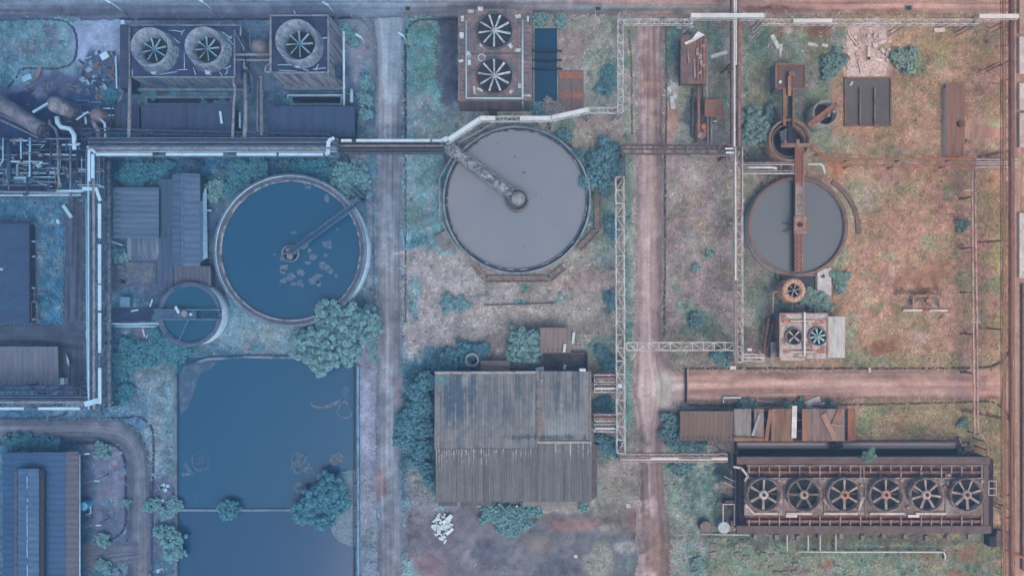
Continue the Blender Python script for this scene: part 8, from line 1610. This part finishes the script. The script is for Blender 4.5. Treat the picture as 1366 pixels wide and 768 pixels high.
# street lamps leaning out of view from above
for (bx, by, lb) in ((449, 24, 'street lamp on the top road verge behind the tall square tower'), (545, 63, 'street lamp on the east kerb of the main road by the green strip'), (491, 65, 'street lamp on the oval verge east of the tall square tower'), (290, 20, 'street lamp on the top road above the twin stack tower'), (172, 21, 'street lamp on the top road near the debris heap')):
    b0 = P(bx, by, 0); t = thing('street_lamp', lb, 'street lamp', b0)
    MB().tube([(b0[0], b0[1], -.1), (b0[0], b0[1], 6.8)], .11, 8).build('pole', M('white', 200), t); MB().obox((b0[0]-.5, b0[1]+.2, 6.8), 1.3, .35, .18, 2.6).build('lamp_head', M('white', 0), t)
    MB().obox((b0[0], b0[1], 0), .5, .5, .25).build('base', M('conc', 200), t)

# ================================================================ grass and weeds
KEEP_OUT = [(232, 473, 480, 800), (190, 125, 314, 142), (384, 125, 459, 142), (709, 33, 747, 139), (744, 93, 780, 148), (1126, 102, 1191, 169), (980, 586, 1282, 612), (1041, 364, 1092, 406), (148, 408, 208, 430), (155, 349, 209, 379), (1287, 158, 1346, 187), (1128, 30, 1190, 103), (720, 468, 787, 496), (978, 544, 1142, 590), (1090, 357, 1110, 395), (590, 22, 612, 150), (1361, -40, 1380, 800)]
def allowed(px, py):
    ok = np.ones(px.shape, bool)
    for a, b_, c_, d_ in KEEP_OUT: ok &= ~((px > a) & (px < c_) & (py > b_) & (py < d_))
    for q, hw in ROADP:
        for i in range(0, len(q), 3):
            ok &= (px-q[i, 0])**2+(py-q[i, 1])**2 > (hw[i]*.86)**2
    return ok
def make_grass(n=330000):
    px = NR.uniform(-30, 1396, n); py = NR.uniform(-24, 792, n)
    c, g = ground_tone(px, py); k = (NR.rand(n) < g**1.3) & allowed(px, py)
    px, py, c, g = px[k], py[k], c[k], g[k]; n = len(px)
    x = (px-683)*S; y = (384-py)*S; th = fbm(px/18, py/18, 71, 2)*12+NR.normal(size=n)*1.3
    L = .35+.7*NR.rand(n); w = .05+.09*NR.rand(n); hz = .1+.28*NR.rand(n)
    dx, dy = np.cos(th), np.sin(th); z0 = np.full(n, .01)
    a = np.stack([x-dy*w, y+dx*w, z0], 1); b_ = np.stack([x+dy*w, y-dx*w, z0], 1); t = np.stack([x+dx*L, y+dy*L, hz], 1)
    v = np.stack([a, b_, t], 1).reshape(-1, 3); f = np.arange(n*3).reshape(-1, 3)
    m = 1.1*np.exp(NR.normal(size=n)*.24)
    col = c*m[:, None]; s = NR.rand(n) < .055
    straw = alb_a(np.stack([np.interp(px, [0, 683, 1366], q) for q in ((146, 172, 192), (178, 174, 176), (206, 182, 154))], -1)); col[s] = straw[s]*(.62+.42*NR.rand(s.sum())[:, None])
    o = np_obj('grass', [v], [f], GM); set_tone(o.data, np.repeat(np.clip(col, .005, .8), 3, axis=0))
    o['kind'] = 'stuff'; o['label'] = 'rough dry and green grass covering the open ground'
    # low weeds
    n = 9000; px = NR.uniform(0, 1366, n); py = NR.uniform(0, 768, n); c, g = ground_tone(px, py)
    green = (c[:, 1] > c[:, 0]*1.15) & (NR.rand(n) < .55) | (NR.rand(n) < .13)
    k = green & (g > .55) & allowed(px, py); px, py, c = px[k], py[k], c[k]
    vs = []; fs = []; cs = []
    for i in range(len(px)):
        r = .2+.5*R.random()**2; x, y, _ = P(px[i], py[i]); s0 = sum(len(q) for q in vs)
        leaves(vs, fs, (x, y, .06+r*.25), r, 9+int(14*r), .16, .6, .0)
        m = len(vs[-1])//4; cc = c[i]*(.72+.5*R.random()); kk = np.exp(NR.normal(size=m)*.25)
        cs.append(np.repeat(cc[None]*kk[:, None], 4, axis=0))
    o = np_obj('weeds', vs, fs, GM); set_tone(o.data, np.clip(np.concatenate(cs), .005, .8)); o['kind'] = 'stuff'; o['label'] = 'low leafy weeds scattered through the grass'
GM = attr_mat('grass_blade', fine=.05, scale=1.0, bump=0, rough=.8)
make_grass()
